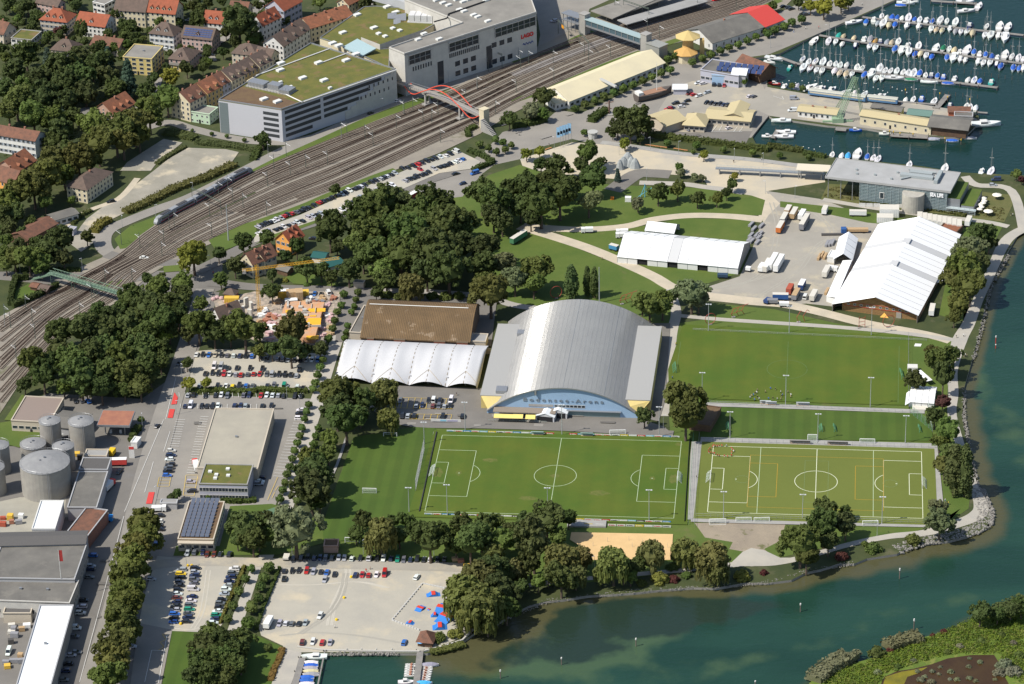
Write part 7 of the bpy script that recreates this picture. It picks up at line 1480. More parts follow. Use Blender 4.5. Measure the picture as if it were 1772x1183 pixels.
for i,(rc,a,b_)in enumerate(((2,(770,90),(945,150)),(10,(1330,215),(1530,310)),(10,(1100,430),(1170,400)),(2,(470,315),(530,385)),(1,(1590,420),(1700,470)),(2,(320,230),(390,290)))):
 p,q=T(rc,*a),T(rc,*b_);t=thing('signal_gantry',(p.x,p.y,0),yaw(p,q),('signal gantry behind the glass footbridge','signal gantry beside the standing train','short gantry at the front of the train','short gantry beside the platform','gantry between mall and red arched bridge','gantry with orange board by the station square')[i],'gantry');link('cross_beam',gant,t,scale=((q-p).length/14,1,1));link('mast',mpole,t);link('mast',mpole,t,((q-p).length,0,0))
 if i==5:m=MB();m.box(5,-.1,5.5,8,.1,7.5);m.build('sign_board',[mat('sign_orange',(.7,.3,.02))],t)
TW=mat('train_white',(.26,.27,.28),rough=.4,var=.04);TG=mat('train_window',(.02,.025,.03),rough=.15,spec=.6);TR=mat('train_red',(.45,.03,.03),rough=.4)
def train_car(L_,nose=0):
 b=MB();w_=1.45;prof=[(-w_,.9),(-w_,3.2),(-w_*.8,3.9),(w_*.8,3.9),(w_,3.2),(w_,.9)]
 rings=[[(x,y,z)for y,z in prof]for x in(0,L_-(3 if nose else 0))]
 if nose:rings+=[[(L_-1,y*.92,.9+(z-.9)*.72)for y,z in prof],[(L_,y*.75,.9+(z-.9)*.32)for y,z in prof]]
 b.loft(rings);g=MB();g.box(1,-w_-.03,1.9,L_-(4 if nose else 1),w_+.03,2.8)
 if nose:g.slab([(L_-2.4,-1.1,3.55),(L_-.7,-1.0,2.45),(L_-.7,1.0,2.45),(L_-2.4,1.1,3.55)],.05)
 r_=MB();r_.box(.3,-w_-.02,1.0,L_-(3 if nose else .3),w_+.02,1.35);r_.box(.3,-w_*.85,3.55,L_-(3.4 if nose else .3),w_*.85,3.70)
 u=MB();u.box(1.5,-1.1,.2,4.5,1.1,.95);u.box(L_-4.8,-1.1,.2,L_-1.8,1.1,.95);u.box(3,-.9,3.9,L_-5,.9,4.2);return b.mesh('body',TW),g.mesh('window_band',TG),r_.mesh('red_stripe',TR),u.mesh('bogie_and_roof_gear',mat('train_dark',(.06,.06,.065),var=.2))
NP=smoothpath([G(*p)for p in((268,391),(300,371),(350,345),(400,315),(436,297))],40)
cum=[0]
for a,b_ in zip(NP[:-1],NP[1:]):cum.append(cum[-1]+(b_-a).length)
def along(s):
 for i in range(len(cum)-1):
  if cum[i+1]>=s:return NP[i]+(NP[i+1]-NP[i])*((s-cum[i])/(cum[i+1]-cum[i]))
 return NP[-1]
ncar=5;cl=cum[-1]/ncar;mid=train_car(cl-.8);nose=train_car(cl-.5,1);p0=along(0);tr=thing('passenger_train',(p0.x,p0.y,0),0,'long white and red passenger train standing by the curve','train')
for k in range(ncar):
 a,b_=along(k*cl),along((k+1)*cl);
 if k==0:a,b_=b_,a
 cm_=nose if k in(0,ncar-1)else mid;c=link('train_car',cm_[0],tr,(a.x-p0.x,a.y-p0.y,0),yaw(a,b_))
 for nm,me in zip(('window_band','red_stripe','roof_gear'),cm_[1:]):link(nm,me,c)
rd=MB();rd.loft([[(x,y*s,.8+(z-.8)*k)for y,z in((-1.5,.8),(-1.5,3.4),(-1.1,4),(1.1,4),(1.5,3.4),(1.5,.8))]for x,s,k in((0,.8,.7),(1.5,1,1),(26,1,1))]);p,q=T(2,1385,12),T(2,1560,-45);t=thing('red_train',(p.x,p.y,0),yaw(p,q),'red train at the very top edge of the photo','train');rd.build('body',[mat('train_bright_red',(.6,.03,.03),rough=.4)],t);g=MB();g.box(2,-1.53,2,25,1.53,2.9);g.box(.2,-1,2.2,1.2,1,3.1);g.build('window_band',[TG],t)
for i,(a_,b_)in enumerate((((285,655),(680,705)),((690,700),(900,722)))):
 p,q=T(3,*a_),T(3,*b_);L_=(q-p).length;t=thing('museum_carriage',(p.x,p.y,0),yaw(p,q),('longer blue and cream railway carriage on the pier','shorter blue railway carriage on the pier')[i],'railway carriage')
 m=MB();m.box(0,-1.5,1,L_,1.5,3.3);m.build('body',[mat('carriage_blue',(.08,.17,.30),var=.1)],t);m=MB();m.loft([[(x,y,z)for y,z in((-1.6,3.3),(-1,4),(1,4),(1.6,3.3))]for x in(0,L_)]);m.build('roof',[mat('carriage_roof',(.42,.42,.36),var=.08)],t);m=MB();m.box(1,-1.54,2.1,L_-1,1.54,2.9);m.build('window_band',[mat('carriage_cream',(.5,.46,.34))],t)
 m=MB()
 for k in range(int(L_/12)+1):m.box(2+k*12,-1.2,0,6+k*12,1.2,1)
 m.build('bogie',[DARK],t)
# cars
PAINT=mat('car_paint',objcol=True,var=0.,rough=.28,spec=.5,coat=.6);CGL=mat('car_glass',(.012,.015,.018),rough=.08,spec=.7,var=0);TYRE=mat('tyre',(.015,.015,.015),var=.1);LAMP=mat('lamp_glass',(.55,.55,.52),rough=.2,var=0)
def car_mesh(L_,W,H,kind):
 hw=W/2;b=MB();g=MB()
 if kind=='van':bel,st=1.15,[(-L_/2,.55,.95,.95),(-L_/2+.15,.45,1.12,1),(L_/2-1.0,.4,1.12,1),(L_/2-.35,.4,.95,.96),(L_/2,.5,.7,.85)];cab=[(-L_/2+.08,bel,-L_/2+.18,H),(L_/2-.95,bel,L_/2-1.65,H)]
 elif kind=='hatch':bel,st=.92,[(-L_/2,.45,.8,.9),(-L_/2+.15,.35,.95,1),(L_/2-1.15,.3,.93,1),(L_/2-.3,.32,.72,.94),(L_/2,.4,.58,.8)];cab=[(-L_/2+.12,bel,-L_/2+.5,H),(L_/2-1.05,bel,L_/2-1.85,H)]
 elif kind=='suv':bel,st=1.08,[(-L_/2,.5,.95,.92),(-L_/2+.15,.4,1.1,1),(L_/2-1.3,.38,1.08,1),(L_/2-.25,.38,.92,.95),(L_/2,.5,.75,.85)];cab=[(-L_/2+.1,bel,-L_/2+.45,H),(L_/2-1.3,bel,L_/2-1.95,H)]
 else:bel,st=.9,[(-L_/2,.45,.75,.88),(-L_/2+.2,.35,.95,1),(-L_/2+.8,.32,.95,1),(L_/2-1.3,.3,.9,1),(L_/2-.3,.32,.7,.93),(L_/2,.4,.56,.78)];cab=[(-L_/2+.55,bel,-L_/2+1.2,H),(L_/2-1.2,bel,L_/2-2.0,H)]
 b.loft([[(x,-hw*k,z0),(x,-hw*k,(z0+z1)/2),(x,-hw*k*.9,z1),(x,hw*k*.9,z1),(x,hw*k,(z0+z1)/2),(x,hw*k,z0)]for x,z0,z1,k in st])
 (x0,zb,x0t,zt),(x1,_,x1t,_)=cab;wt=hw*.78
 g.add([(x0,-hw*.9,zb),(x1,-hw*.9,zb),(x1,hw*.9,zb),(x0,hw*.9,zb),(x0t,-wt,zt-.06),(x1t,-wt,zt-.06),(x1t,wt,zt-.06),(x0t,wt,zt-.06)],[(4,5,6,7),(0,1,5,4),(1,2,6,5),(2,3,7,6),(3,0,4,7)])
 b.slab([(x0t-.03,-wt-.02,zt),(x1t+.03,-wt-.02,zt),(x1t+.03,wt+.02,zt),(x0t-.03,wt+.02,zt)],.07)
 for u in(.0,.48,1.):
  for s in(-1,1):xb,xt=x0+(x1-x0)*u,x0t+(x1t-x0t)*u;b.beam((xb,s*hw*.905,zb),(xt,s*(wt+.005),zt-.04),.045)
 if kind=='van':b.box(-L_/2+.1,-hw*.9-.01,zb,L_/2-2.2,hw*.9+.01,zb+.2);b.slab([(-L_/2+.2,-hw*.86,zt-.2),(L_/2-2.2,-hw*.86,zt-.2),(L_/2-2.2,hw*.86,zt-.2),(-L_/2+.2,hw*.86,zt-.2)],zt-.2-zb)
 for s in(-1,1):b.box(L_/2-.12,s*hw*.62-.2,.62,L_/2-.02,s*hw*.62+.2,.74,1)
 return b.mesh('body',[PAINT,LAMP]),g.mesh('cabin_glass',CGL)
wm_=MB();
for k in(0,):wm_.loft([[(cos(a)*.32,y,sin(a)*.32)for a in np.linspace(0,5.5,8)]for y in(-.11,.11)])
WHEEL=wm_.mesh('wheel',TYRE)
CARM={'hatch':(car_mesh(4.05,1.75,1.48,'hatch'),4.05,1.75),'sedan':(car_mesh(4.6,1.8,1.45,'sedan'),4.6,1.8),'estate':(car_mesh(4.65,1.8,1.5,'hatch'),4.65,1.8),'suv':(car_mesh(4.5,1.85,1.72,'suv'),4.5,1.85),'van':(car_mesh(5.1,1.95,2.25,'van'),5.1,1.95)}
CC={'k':((.018,.019,.021),'black'),'w':((.66,.66,.64),'white'),'s':((.36,.37,.39),'silver'),'g':((.12,.125,.135),'grey'),'b':((.03,.13,.42),'blue'),'n':((.018,.028,.075),'dark blue'),'r':((.42,.02,.02),'red'),'y':((.70,.48,.02),'yellow'),'t':((.02,.25,.16),'green'),'d':((.14,.035,.025),'dark red'),'e':((.42,.36,.25),'beige')}
WORD={'hatch':'hatchback','sedan':'saloon car','estate':'estate car','suv':'tall car','van':'van'}
def car(p,yw,colk,label,group=None,kind=None,nm='parked_car'):
 kind=kind or random.choice(('hatch','hatch','sedan','estate','suv'));(bm_,gm_),L_,W=CARM[kind];t=thing('parked_van' if kind=='van' else nm,(p.x,p.y,.0),yw,label,'van' if kind=='van' else 'car',group);col=CC[colk][0]
 link('body',bm_,t,color=jit(col,.12));link('cabin_glass',gm_,t)
 for sx in(-.31,.31):
  for sy in(-1,1):link('wheel',WHEEL,t,(sx*L_,sy*(W/2-.1),.32))
 return t
ZC=.35
def carrow(place,rc,pts,yw=None,along_=None,frm=('leftmost','rightmost','left'),group=None):
 """pts: 'x y colour[type]' ; labelled in order"""
 items=[]
 for it in pts.split(';'):
  a=it.split();items.append((float(a[0]),float(a[1]),a[2]))
 n=len(items)
 for i,(x,y,c)in enumerate(items):
  k=c.lower()[0];kind='van' if c[0].isupper()else None;p=T(rc,x,y,.7);a=yw if yw is not None else along_
  kk=kind or random.choice(('hatch','hatch','sedan','estate','suv'))
  lab=f"{CC[k][1]} {WORD[kk]}, {ordn(i, n, frm[:2], frm[2])} {place}" if n>1 else f"{CC[k][1]} {WORD[kk]} {place}"
  fl=PI if random.random()<.5 else 0
  car(p,a+uni(-.04,.04)+fl,k,lab,group or('cars '+place),kk)
def run(x0,y0,x1,y1,s):
 n=len(s);return ';'.join(f'{x0+(x1-x0)*i/max(1, n-1):.0f} {y0+(y1-y0)*i/max(1, n-1):.0f} {c}' for i,c in enumerate(s)if c!='.')
TB=('topmost','lowest','top');H_=-.06;V_=PI/2-.12
carrow('in the left column of the small lot',30,run(1253,390,1197,752,'sykgkkwdnksbkb'),H_,frm=TB)
carrow('in the upper middle column of the small lot',30,run(1350,380,1338,485,'ksngg'),H_,frm=TB)
carrow('in the middle column of the small gravel lot',30,'1335 527 W',H_)
carrow('in the lower middle column of the small lot',30,run(1325,577,1290,750,'nwgtgnk'),H_,frm=TB)
carrow('in the upper column beside the yellow hedge',30,run(1618,385,1550,557,'wgnnsws'),H_,frm=TB)
carrow('in the lower column beside the yellow hedge',30,run(1533,597,1475,757,'kgkwtnw'),H_,frm=TB)
carrow('below the solar roofed pavilion',30,'1295 275 s;1345 270 g;1400 272 n;1430 285 d;1478 285 d;1521 284 k;1585 284 k',V_)
carrow('in the street bays beside the solar pavilion',30,'1100 16 k;1092 57 w;1095 92 k;1100 112 k',H_,frm=TB)
carrow('in the factory shadow beside the street',30,'637 292 b;625 365 s;620 387 n;615 440 g;578 600 k;565 645 w;557 690 w;520 795 W;510 850 g;525 960 g;490 980 s;470 1040 k;450 1090 n;440 1150 g',H_,frm=TB)
carrow('in the factory yard beside the white roof',30,'60 960 W',V_)
carrow('under the plane trees of the avenue',30,'1075 215 b;1045 455 s;905 920 s;845 1110 w',H_,frm=TB)
carrow('in the tree side row of the lakeside lot',31,'260 308 k;313 310 k;357 307 k;403 310 n;443 310 n;480 312 g;525 310 k;571 310 s;610 312 s;662 315 w;720 313 k;782 310 W;835 313 k;880 315 w;933 315 n;977 320 t;1020 322 g;1068 322 n;1113 318 k;1160 320 k;1203 320 w;1255 320 k;1300 320 k',V_)
carrow('in the upper front row of the lakeside lot',31,'197 400 k;250 400 k;297 398 k;350 400 r;397 405 s;448 405 k;490 408 b;543 421 k',V_)
carrow('alone below the upper front row, near the hedge',31,'195 454 k',V_);carrow('alone below the upper front row, right one',31,'475 459 s',V_)
carrow('in the second group of the lakeside lot',31,'687 427 n;733 425 r;778 428 r;832 427 w;888 420 R',V_)
carrow('driving alone near the skate ramps',31,'1110 441 w',V_-.2)
carrow('beside the camper van',31,'163 762 s;207 760 w;248 763 g;297 763 k;341 758 s',V_-.08);carrow('alone in the middle of the lakeside lot',31,'443 711 w',V_-.15)
carrow('in the row nearest the sea wall',31,'320 892 d;393 888 w;458 893 r;512 893 s',V_);carrow('beside the brown kiosk',31,'1023 893 b',V_-.08)
carrow('in the top row of the gravel park',20,run(1358,82,1742,92,'wkbekgwnkb')+';1802 98 k;1847 100 k;1917 113 g;1954 112 g;1992 116 s;2034 122 k;2075 121 k;2114 119 s;2155 119 w;2195 118 b',V_)
carrow('in the broken second row of the gravel park',20,'1480 165 W;1527 168 S;1573 175 k;1638 173 k;1727 177 k;1812 182 k;2069 187 k',V_)
carrow('in the third row of the gravel park',20,'1420 213 k;1467 210 k;1508 213 k;1547 216 r;1585 217 w;1628 220 s;1665 222 r;1710 219 g;1752 216 r;1794 216 r;1842 217 g;1880 218 S;1927 219 k;1969 222 k;2010 222 k;2049 227 s',V_)
carrow('in the fourth row beside the yellowish trees',20,'1375 305 s;1503 303 k;1560 300 w;1607 303 y;1652 298 k;1700 298 b;1745 298 g;1847 300 k;1892 297 g;1964 297 T;2052 312 w;2095 315 k',V_)
carrow('in the fifth row below the low hedge',20,'1298 363 s;1338 360 k;1418 367 k;1490 363 k;1528 362 w;1570 367 g;1683 362 g;1720 362 n;1802 365 r;1842 363 w;1882 363 w;1922 364 s;1960 367 k;2037 370 k;2077 368 k',V_)
carrow('in the sixth row above the sandy roof',20,'1280 438 n;1317 435 W;1393 440 k;1430 437 k;1470 440 k;1505 437 w;1622 437 n;1662 437 n;1697 437 s;1812 437 k;1874 437 k',V_)
carrow('in the column near the cycle lane',20,'1183 745 w;1180 777 n;1170 805 w;1177 845 k;1165 865 g;1160 887 k;1155 917 b',H_,frm=TB)
carrow('in the yellow bays beside the green roofed office',20,'1318 960 s;1325 1025 k',H_,frm=TB)
carrow('driving on the street past the kerbed island',20,'1088 576 k',V_-.35);carrow('driving under the street trees',20,'1237 145 g',V_-.35)
carrow('beside the sandy roof, promenade side',21,'312 465 w;305 490 k;300 523 w',H_,frm=TB);carrow('in the shadow of the green roofed office',21,'35 935 n;25 957 w;20 975 s',H_,frm=TB)
carrow('in the yard beside the red tank lorry',20,'823 892 k',V_-.2)
carrow('in the depot yard by the wood',20,'520 402 k;565 402 g;610 405 b',V_+.5)
carrow('in the upper bays before the ice rink',21,'997 398 g;1192 400 k;1228 397 W;1270 398 k;1347 400 W',V_)
carrow('in the middle bays before the ice rink',21,'1107 437 s;1147 432 n;1223 437 d;1263 437 g;1302 440 s;1340 437 k',V_)
carrow('in the lower bays before the ice rink',21,'1010 507 k;1050 507 s;1093 505 k;1290 512 k;1427 508 k',V_)
p,q=T(11,15,383),T(11,960,10);YR=yaw(p,q)-PI/2
carrow('in the rail side row of the long car park',11,'15 383 s;45 370 k;70 358 k;95 350 k;117 342 w;143 332 w;175 322 s;195 307 r;220 298 k;243 290 r;280 280 g;310 270 k;335 260 k;358 250 k;403 234 k;435 214 r;465 204 k;500 193 k;530 183 k;560 167 k;590 153 w;620 145 k;645 132 w;680 122 k;703 112 k;722 104 w;750 92 k;800 73 k;830 63 k;857 53 s;880 42 k;903 33 w;932 22 k;960 10 s',YR)
carrow('in the far rail side row near the red bridge',1,'1012 1160 k;1052 1158 k;1090 1145 k;1117 1133 r;1150 1122 k;1180 1110 k;1210 1100 k;1240 1090 k;1275 1080 w;1310 1072 w;1343 1060 k;1380 1043 W',YR)
carrow('in the road side row of the long car park',11,'20 432 w;90 410 s;135 403 k;165 392 k;190 380 w;225 372 k;257 360 s;285 350 w;318 342 k;365 318 s;395 308 s;422 300 k;450 290 s;478 280 w;595 265 w;635 222 s;655 212 k;692 197 k;725 175 s;808 148 k;840 135 w;893 117 b;917 105 s;943 95 w;1030 65 s;1060 53 k;1082 46 k;1110 36 k;1140 25 k;1165 16 k;1195 5 k',YR)
carrow('in the far road side row near the hedge bend',1,'1135 1168 r;1230 1163 s;1265 1152 k;1290 1145 k;1315 1137 k;1345 1128 k;1375 1115 w;1400 1106 w;1425 1096 b',YR)
for a in(('beside the orange house',11,'390 462 k',-.3),('on the lane above the building site',11,'405 845 b;450 845 k',V_),('right of the cars above the building site',11,'500 838 W',V_+.4),('at the turning loop beside the grove',11,'1380 15 k;1427 83 n',.5),('with open doors at the turning loop',11,'1510 12 B',.6),
 ('driving past the stone wall of the parking house',1,'980 692 w',.75),('driving behind the white one on the mall road',1,'793 778 k',.75),('on the mall road by the stone facade',1,'1470 508 y',.7),('on the level crossing',10,'995 595 w',-.08),('alone on the waste ground',10,'765 208 k',.35),('under the trees by the timber shed',10,'265 505 w;310 530 w;310 487 k',.5),
 ('on the lane between the villas',0,'1435 405 w;1460 377 k;1388 365 k;1390 402 k',-.1),('beside the pink grey villa',0,'1148 337 w',.2),('under the big tree by the red roof',0,'1305 135 s',0),('in the gap of the avenue',0,'585 990 w',0),('on the station square',2,'290 142 s;495 232 k',.2),
 ('before the club house with blue panel, left pair',2,'1282 570 w;1320 573 w',.5),('before the club house, right group',2,'1393 580 k;1430 582 k;1465 587 r',V_),('in the harbour lot above the pavilion',2,'1225 643 d;1255 650 r;1290 657 w;1348 635 s',.6),('beside the grounded ship',2,'1210 693 k;1195 715 g;1130 710 k;1172 733 w;1102 740 n;1080 750 r',.3),
 ('in the black row behind the pavilion',2,'1343 705 k;1375 709 k;1408 712 k;1435 714 k;1465 718 n;1492 721 k',V_-.5),('in the marked bays before the veranda',2,'1498 881 w',.6),('at the corner of the hip roofed pavilion',2,'1228 891 n',1.),('on the white lines near the basin',2,'1640 662 w;1670 662 g',.8),
 ('beside the pier hedge',3,'185 678 S',0.),('in front of the pier workshop',3,'172 760 W',0.),('beside the scarlet roof',3,'110 40 k;140 50 k;165 58 k',.6),('under the harbour trees',3,'245 92 k;270 97 k',.3),('on the terrace lot right of the aquarium',13,'1580 57 N;1558 92 s',-.05)):
 carrow(*a)
# lorries, trailers, camper, tank lorries
def lorry(name,label,rc,x,y,yw,L_=9,boxc=None,cab=None,H=3.4,cat='lorry',roofc=None,group=None):
 p=T(rc,x,y,H*.55);t=thing(name,(p.x,p.y,0),yw,label,cat,group);m=MB()
 if cab:
  x1=L_/2;m.box(x1-1.9,-1.15,.5,x1,1.15,2.7);m.build('cab',[cab],t);m=MB();m.box(x1-.35,-1.05,1.6,x1+.03,1.05,2.4);m.build('windscreen',[CGL],t);m=MB();m.box(-L_/2,-1.22,.95,x1-2.1,1.22,H)
 else:m.box(-L_/2,-1.22,.95,L_/2,1.22,H)
 m.build('cargo_box',[boxc],t);m=MB();m.box(-L_/2-.02,-1.25,H,(L_/2-2.05)if cab else L_/2+.02,1.25,H+.07);m.build('box_roof',[roofc or boxc],t)
 m=MB();m.box(-L_/2,-.9,.6,L_/2-.3,.9,.95);m.build('chassis',[DARK],t)
 for xx in((-L_*.36,-L_*.24,L_*.33)if cab else(-L_*.3,L_*.3)):
  for s in(-1,1):link('wheel',WHEEL,t,(xx,s*1.05,.48),scale=(1.5,1.3,1.5))
 return t
a0=yaw(T(13,225,405),T(13,290,290));wt_,pl_,bl_=SCOL['white'],SCOL['pale'],mat('lorry_blue',(.03,.06,.16));og=mat('lorry_orange',(.5,.15,.04));gy=mat('lorry_grey',(.2,.2,.21))
lorry('semi_trailer','long pale trailer standing alone near the gravel top',13,255,350,a0,13.5,gy,None,3.9,'trailer',pl_)
lorry('lorry','orange fronted lorry with pale roof, lowest of the top group',13,88,385,a0,9,og,None,3.5,'lorry',pl_)
lorry('lorry','pale roofed lorry above the orange fronted one',13,115,325,a0,9,gy,None,3.5,'lorry',pl_);lorry('lorry','tan sided lorry, topmost left of the top group',13,142,270,a0,7,SCOL['wood'],None,3.5,'lorry',pl_)
lorry('lorry','tan sided lorry, middle of the top group',13,182,290,a0,9,SCOL['wood'],None,3.5,'lorry',pl_);lorry('lorry','short white lorry beside the long pale trailer',13,238,300,a0,8,wt_,None,3.2,'lorry')
lorry('box_trailer','white upright box trailer near the aquarium path',13,397,268,1.3,6,wt_,None,3.2,'trailer',pl_);lorry('box_trailer','white site trailer before the white banner fence',13,625,288,-.1,8.5,wt_,None,3,'trailer',pl_)
boxthing('storage_box','large white box stack behind the beer tent, upper','container',13,842,270,9.5,6,4.5,-.1,wt_,roofm=pl_);boxthing('storage_box','large white box behind the beer tent, lower','container',13,812,322,8,5,3,-.1,wt_,roofm=pl_)
for i in range(9):
 x,y=1052+i*34,300+i*6.5;boxthing('sanitary_container',f'white container with blue edges, {ordn(i, 9)} of the row behind the beer tent','container',13,x,y+16,2.5,7.5,3,-.13,wt_,'white containers behind the beer tent',roofm=pl_)
lorry('box_trailer','white trailer right of the container row',13,1388,345,1.25,7.5,wt_,None,3.2,'trailer',pl_)
for i,(x,y)in enumerate(((35,625),(78,635))):lorry('semi_trailer',f'white long trailer with black logo, {("left", "right")[i]} of the pair',13,x,y,a0,14,wt_,None,4,'trailer',wt_)
lorry('semi_trailer','white roofed trailer left of the logo pair',13,-40 if 0 else-4,650,a0,11,pl_,None,3.4,'trailer');lorry('delivery_van','small white lorry on the gravel edge left of the trailers',12,1725,662,a0,7,wt_,wt_,3)
lorry('semi_trailer','white cab trailer beside the small lorry',12,1765,650,a0,9,wt_,None,3.6,'trailer')
lorry('lorry','pale lorry with white cab turned beside the beer tent',13,405,693,a0,8.5,pl_,None,3.4);lorry('lorry','white cab unit behind the turned pale lorry',13,452,672,-.4,5,wt_,wt_,2.6)
lorry('container','rust red container in the lower lorry group',13,155,815,a0,6.5,SCOL['red'],None,3.6,'container');lorry('lorry','blue grey lorry with white top behind the red container',13,238,785,a0,7,bl_,None,3.4,'lorry',wt_)
lorry('container','dark blue container with writing in the lower group',13,90,865,-.1,7.5,SCOL['blue'],None,3.4,'container',pl_);lorry('lorry','tan roofed lorry with orange tail in the lower group',13,196,850,a0,8.5,gy,None,3.3,'lorry',SCOL['wood'])
carrow('between tan roofed lorry and pale lorry',13,'262 868 W',a0);lorry('lorry','pale lorry right of the white van, lower group',13,318,858,a0,8,pl_,None,3.3)
lorry('box_trailer','white trailer alone beside the lakeside beer tent wall',13,1137,958,1.35,8.5,wt_,None,3.2,'trailer',pl_);lorry('box_trailer','low grey trailer at the left end of the lower group',13,35,898,-.1,5,gy,None,2.4,'trailer');lorry('box_trailer','small white trailer below the dark blue container',13,115,918,-.1,4.5,wt_,None,2.2,'trailer');lorry('box_trailer','blue grey trailer at the corner of the festival gravel',13,0,895,1,4,bl_,None,2.2,'trailer')
lorry('flatbed_trailer','long flatbed trailer loaded with planks behind the small tent',13,612,408,-.05,12,SCOL['wood'],None,2.2,'trailer');boxthing('steel_beams','dark steel beams on the ground beside the blue box','steel beams',13,450,436,11,1.6,.8,-.02,SCOL['dark'],ribs=False);boxthing('container','small deep blue box at the trailer head','container',13,527,408,2.5,3.2,3,0,SCOL['blue'])
for i,(x,y,c)in enumerate(((358,590,'wood'),(378,575,'wood'),(398,585,'wood'),(412,498,'steel'),(432,496,'steel'),(452,490,'steel'),(410,828,'wood'))):boxthing('beam_stack',f"stack of {'timber' if c == 'wood' else 'steel'} beams, {ordn(i, 7)} between lorries and small tent",'stack',13,x,y,6,1.1,1.3,a0,SCOL[c],'beam stacks on the gravel',ribs=False)
for i,(x,y)in enumerate(((1650,440),(1640,470),(1655,480),(1690,440),(1705,455),(1695,490),(1715,430),(1672,395),(1722,375),(1652,365))):boxthing('steel_frame_stack',f'grey steel frame stack, {ordn(sorted([1650,1640,1655,1690,1705,1695,1715,1672,1722,1652]).index(x), 10)} beside the meadow tent','stack',12,x,y,5,1.4,1.1,1.1,SCOL['steel'],'steel stacks beside the meadow tent',ribs=False)
lorry('delivery_van','white van with dark lettering on the dirt track',12,518,405,PI,6,wt_,wt_,2.7,'van');lorry('delivery_van','white van, upper of two beside the long tent',12,760,418,PI,6,wt_,wt_,2.7,'van');lorry('delivery_van','white van, lower of two beside the long tent',12,758,440,PI,6,wt_,wt_,2.7,'van')
lorry('box_trailer','blue trailer with cream roof at the tent corner',12,704,525,-.6,4.5,mat('trailer_blue',(.05,.2,.35)),None,3,'trailer',pl_);lorry('box_trailer','long green trailer with cream roof on the park grass',12,45,455,.95,12,SCOL['green'],None,3.6,'trailer',pl_);lorry('box_trailer','dark blue cart before the tent door',12,1455,722,-.1,5,mat('trailer_dark',(.03,.06,.1)),None,2.2,'trailer');lorry('box_trailer','tiny white box trailer at the tent gable',12,1632,675,1.2,2,wt_,None,2.4,'trailer')
lorry('tank_lorry','white and red tank lorry in the factory shade',20,752,985,V_-.25,8.5,mat('tanker_white',(.6,.6,.58)),REDP,3.1,roofc=wt_);lorry('tank_lorry','red lorry with pale box roof under the flat shed',20,800,825,0,9.5,REDP,None,3.4,'lorry',wt_);lorry('tank_lorry','red and white tank lorry beside the sandy roof',20,1355,850,V_+.35,9.5,mat('tanker_white'),REDP,3.1,roofc=mat('tanker_white'))
lorry('lorry','yellow lorry beside the tall tank',20,772,760,1.3,4,mat('lorry_yellow',(.7,.45,.02)),None,3.,'lorry');lorry('lorry','blue cab lorry with pale box at the factory street',30,715,30,-.15,8,pl_,mat('cab_blue',(.03,.25,.6)),3.2);lorry('minibus','white minibus beside the bus shelter',20,1098,1148,0,6.2,wt_,wt_,2.4,'van')
lorry('camper','white camper van at the left of the lakeside lot',31,85,755,V_-.1,7.4,wt_,wt_,3.,'camper');lorry('box_trailer','tan covered trailer at the left end of the tree side row',31,210,308,V_,4,pl_,None,1.6,'trailer')
lorry('bus','dark red bus partly behind the grove',11,1080,168,.9,9,mat('bus_red',(.2,.02,.03)),None,3.2,'bus',wt_)
for i,(x,y)in enumerate(((1375,318),(1415,330),(1455,368))):boxthing('site_dumper',f'{("tan crate", "brown crate", "orange crate")[i]} at the right end of the tree side row','crate',31,x,y,2.5,1.8,1.5,.2,(SCOL['wood'],SCOL['brick'],SCOL['yel'])[i],ribs=False)
house('bus_shelter','bus shelter with pale flat roof and blue glass',20,(1105,1112),(1220,1114),3.2,3,0,'flat','grey','lgrey',0,cat='shelter',chim=0)
# jetties and boats
HULL=mat('boat_hull',objcol=True,var=.04,rough=.35,spec=.5);DECKB=mat('boat_deck',(.50,.42,.30),var=.08);BCAB=mat('boat_cabin',(.62,.61,.57),var=.05,rough=.4);BGL=mat('boat_glass',(.02,.03,.045),rough=.15);TARP=mat('boat_cover',objcol=True,var=.12,rough=.7);SPAR=mat('mast_alloy',(.42,.42,.40),rough=.4,metal=.4);PLANK=mat('jetty_plank',(.24,.225,.20),var=.15,col2=(.19,.18,.165),scale=.3);PILE=mat('pile_wood',(.10,.085,.07),var=.2)
WZ=-1.1
def hullm(L_,W,H):
 m=MB();m.loft(hull_rings(L_,W,H,10,.25,.72));return m.mesh('hull',HULL)
def sail_parts(L_,W):
 c=MB();c.loft([[(x,-w_,.75),(x,-w_*.8,.75+h),(x,w_*.8,.75+h),(x,w_,.75)]for x,w_,h in((-L_*.08,W*.3,.5),(L_*.14,W*.27,.48),(L_*.27,W*.14,.2))]);c.box(-L_*.4,-W*.25,.80,-L_*.1,W*.25,.90,1)
 ms=MB();ms.beam((L_*.08,0,.8),(L_*.08,0,L_*1.35),(.11,.07),n=6);ms.beam((L_*.08,-W*.35,L_*.8),(L_*.08,W*.35,L_*.8),.05);ms.beam((L_*.08,0,L_*1.3),(L_*.49,0,.9),.03);ms.beam((L_*.08,0,L_*1.3),(-L_*.48,0,.9),.03)
 bo=MB();bo.beam((L_*.06,0,1.7),(-L_*.36,0,1.6),.14,n=6);return c.mesh('coachroof',[BCAB,DECKB]),ms.mesh('mast',SPAR),bo.mesh('boom_with_sail',TARP)
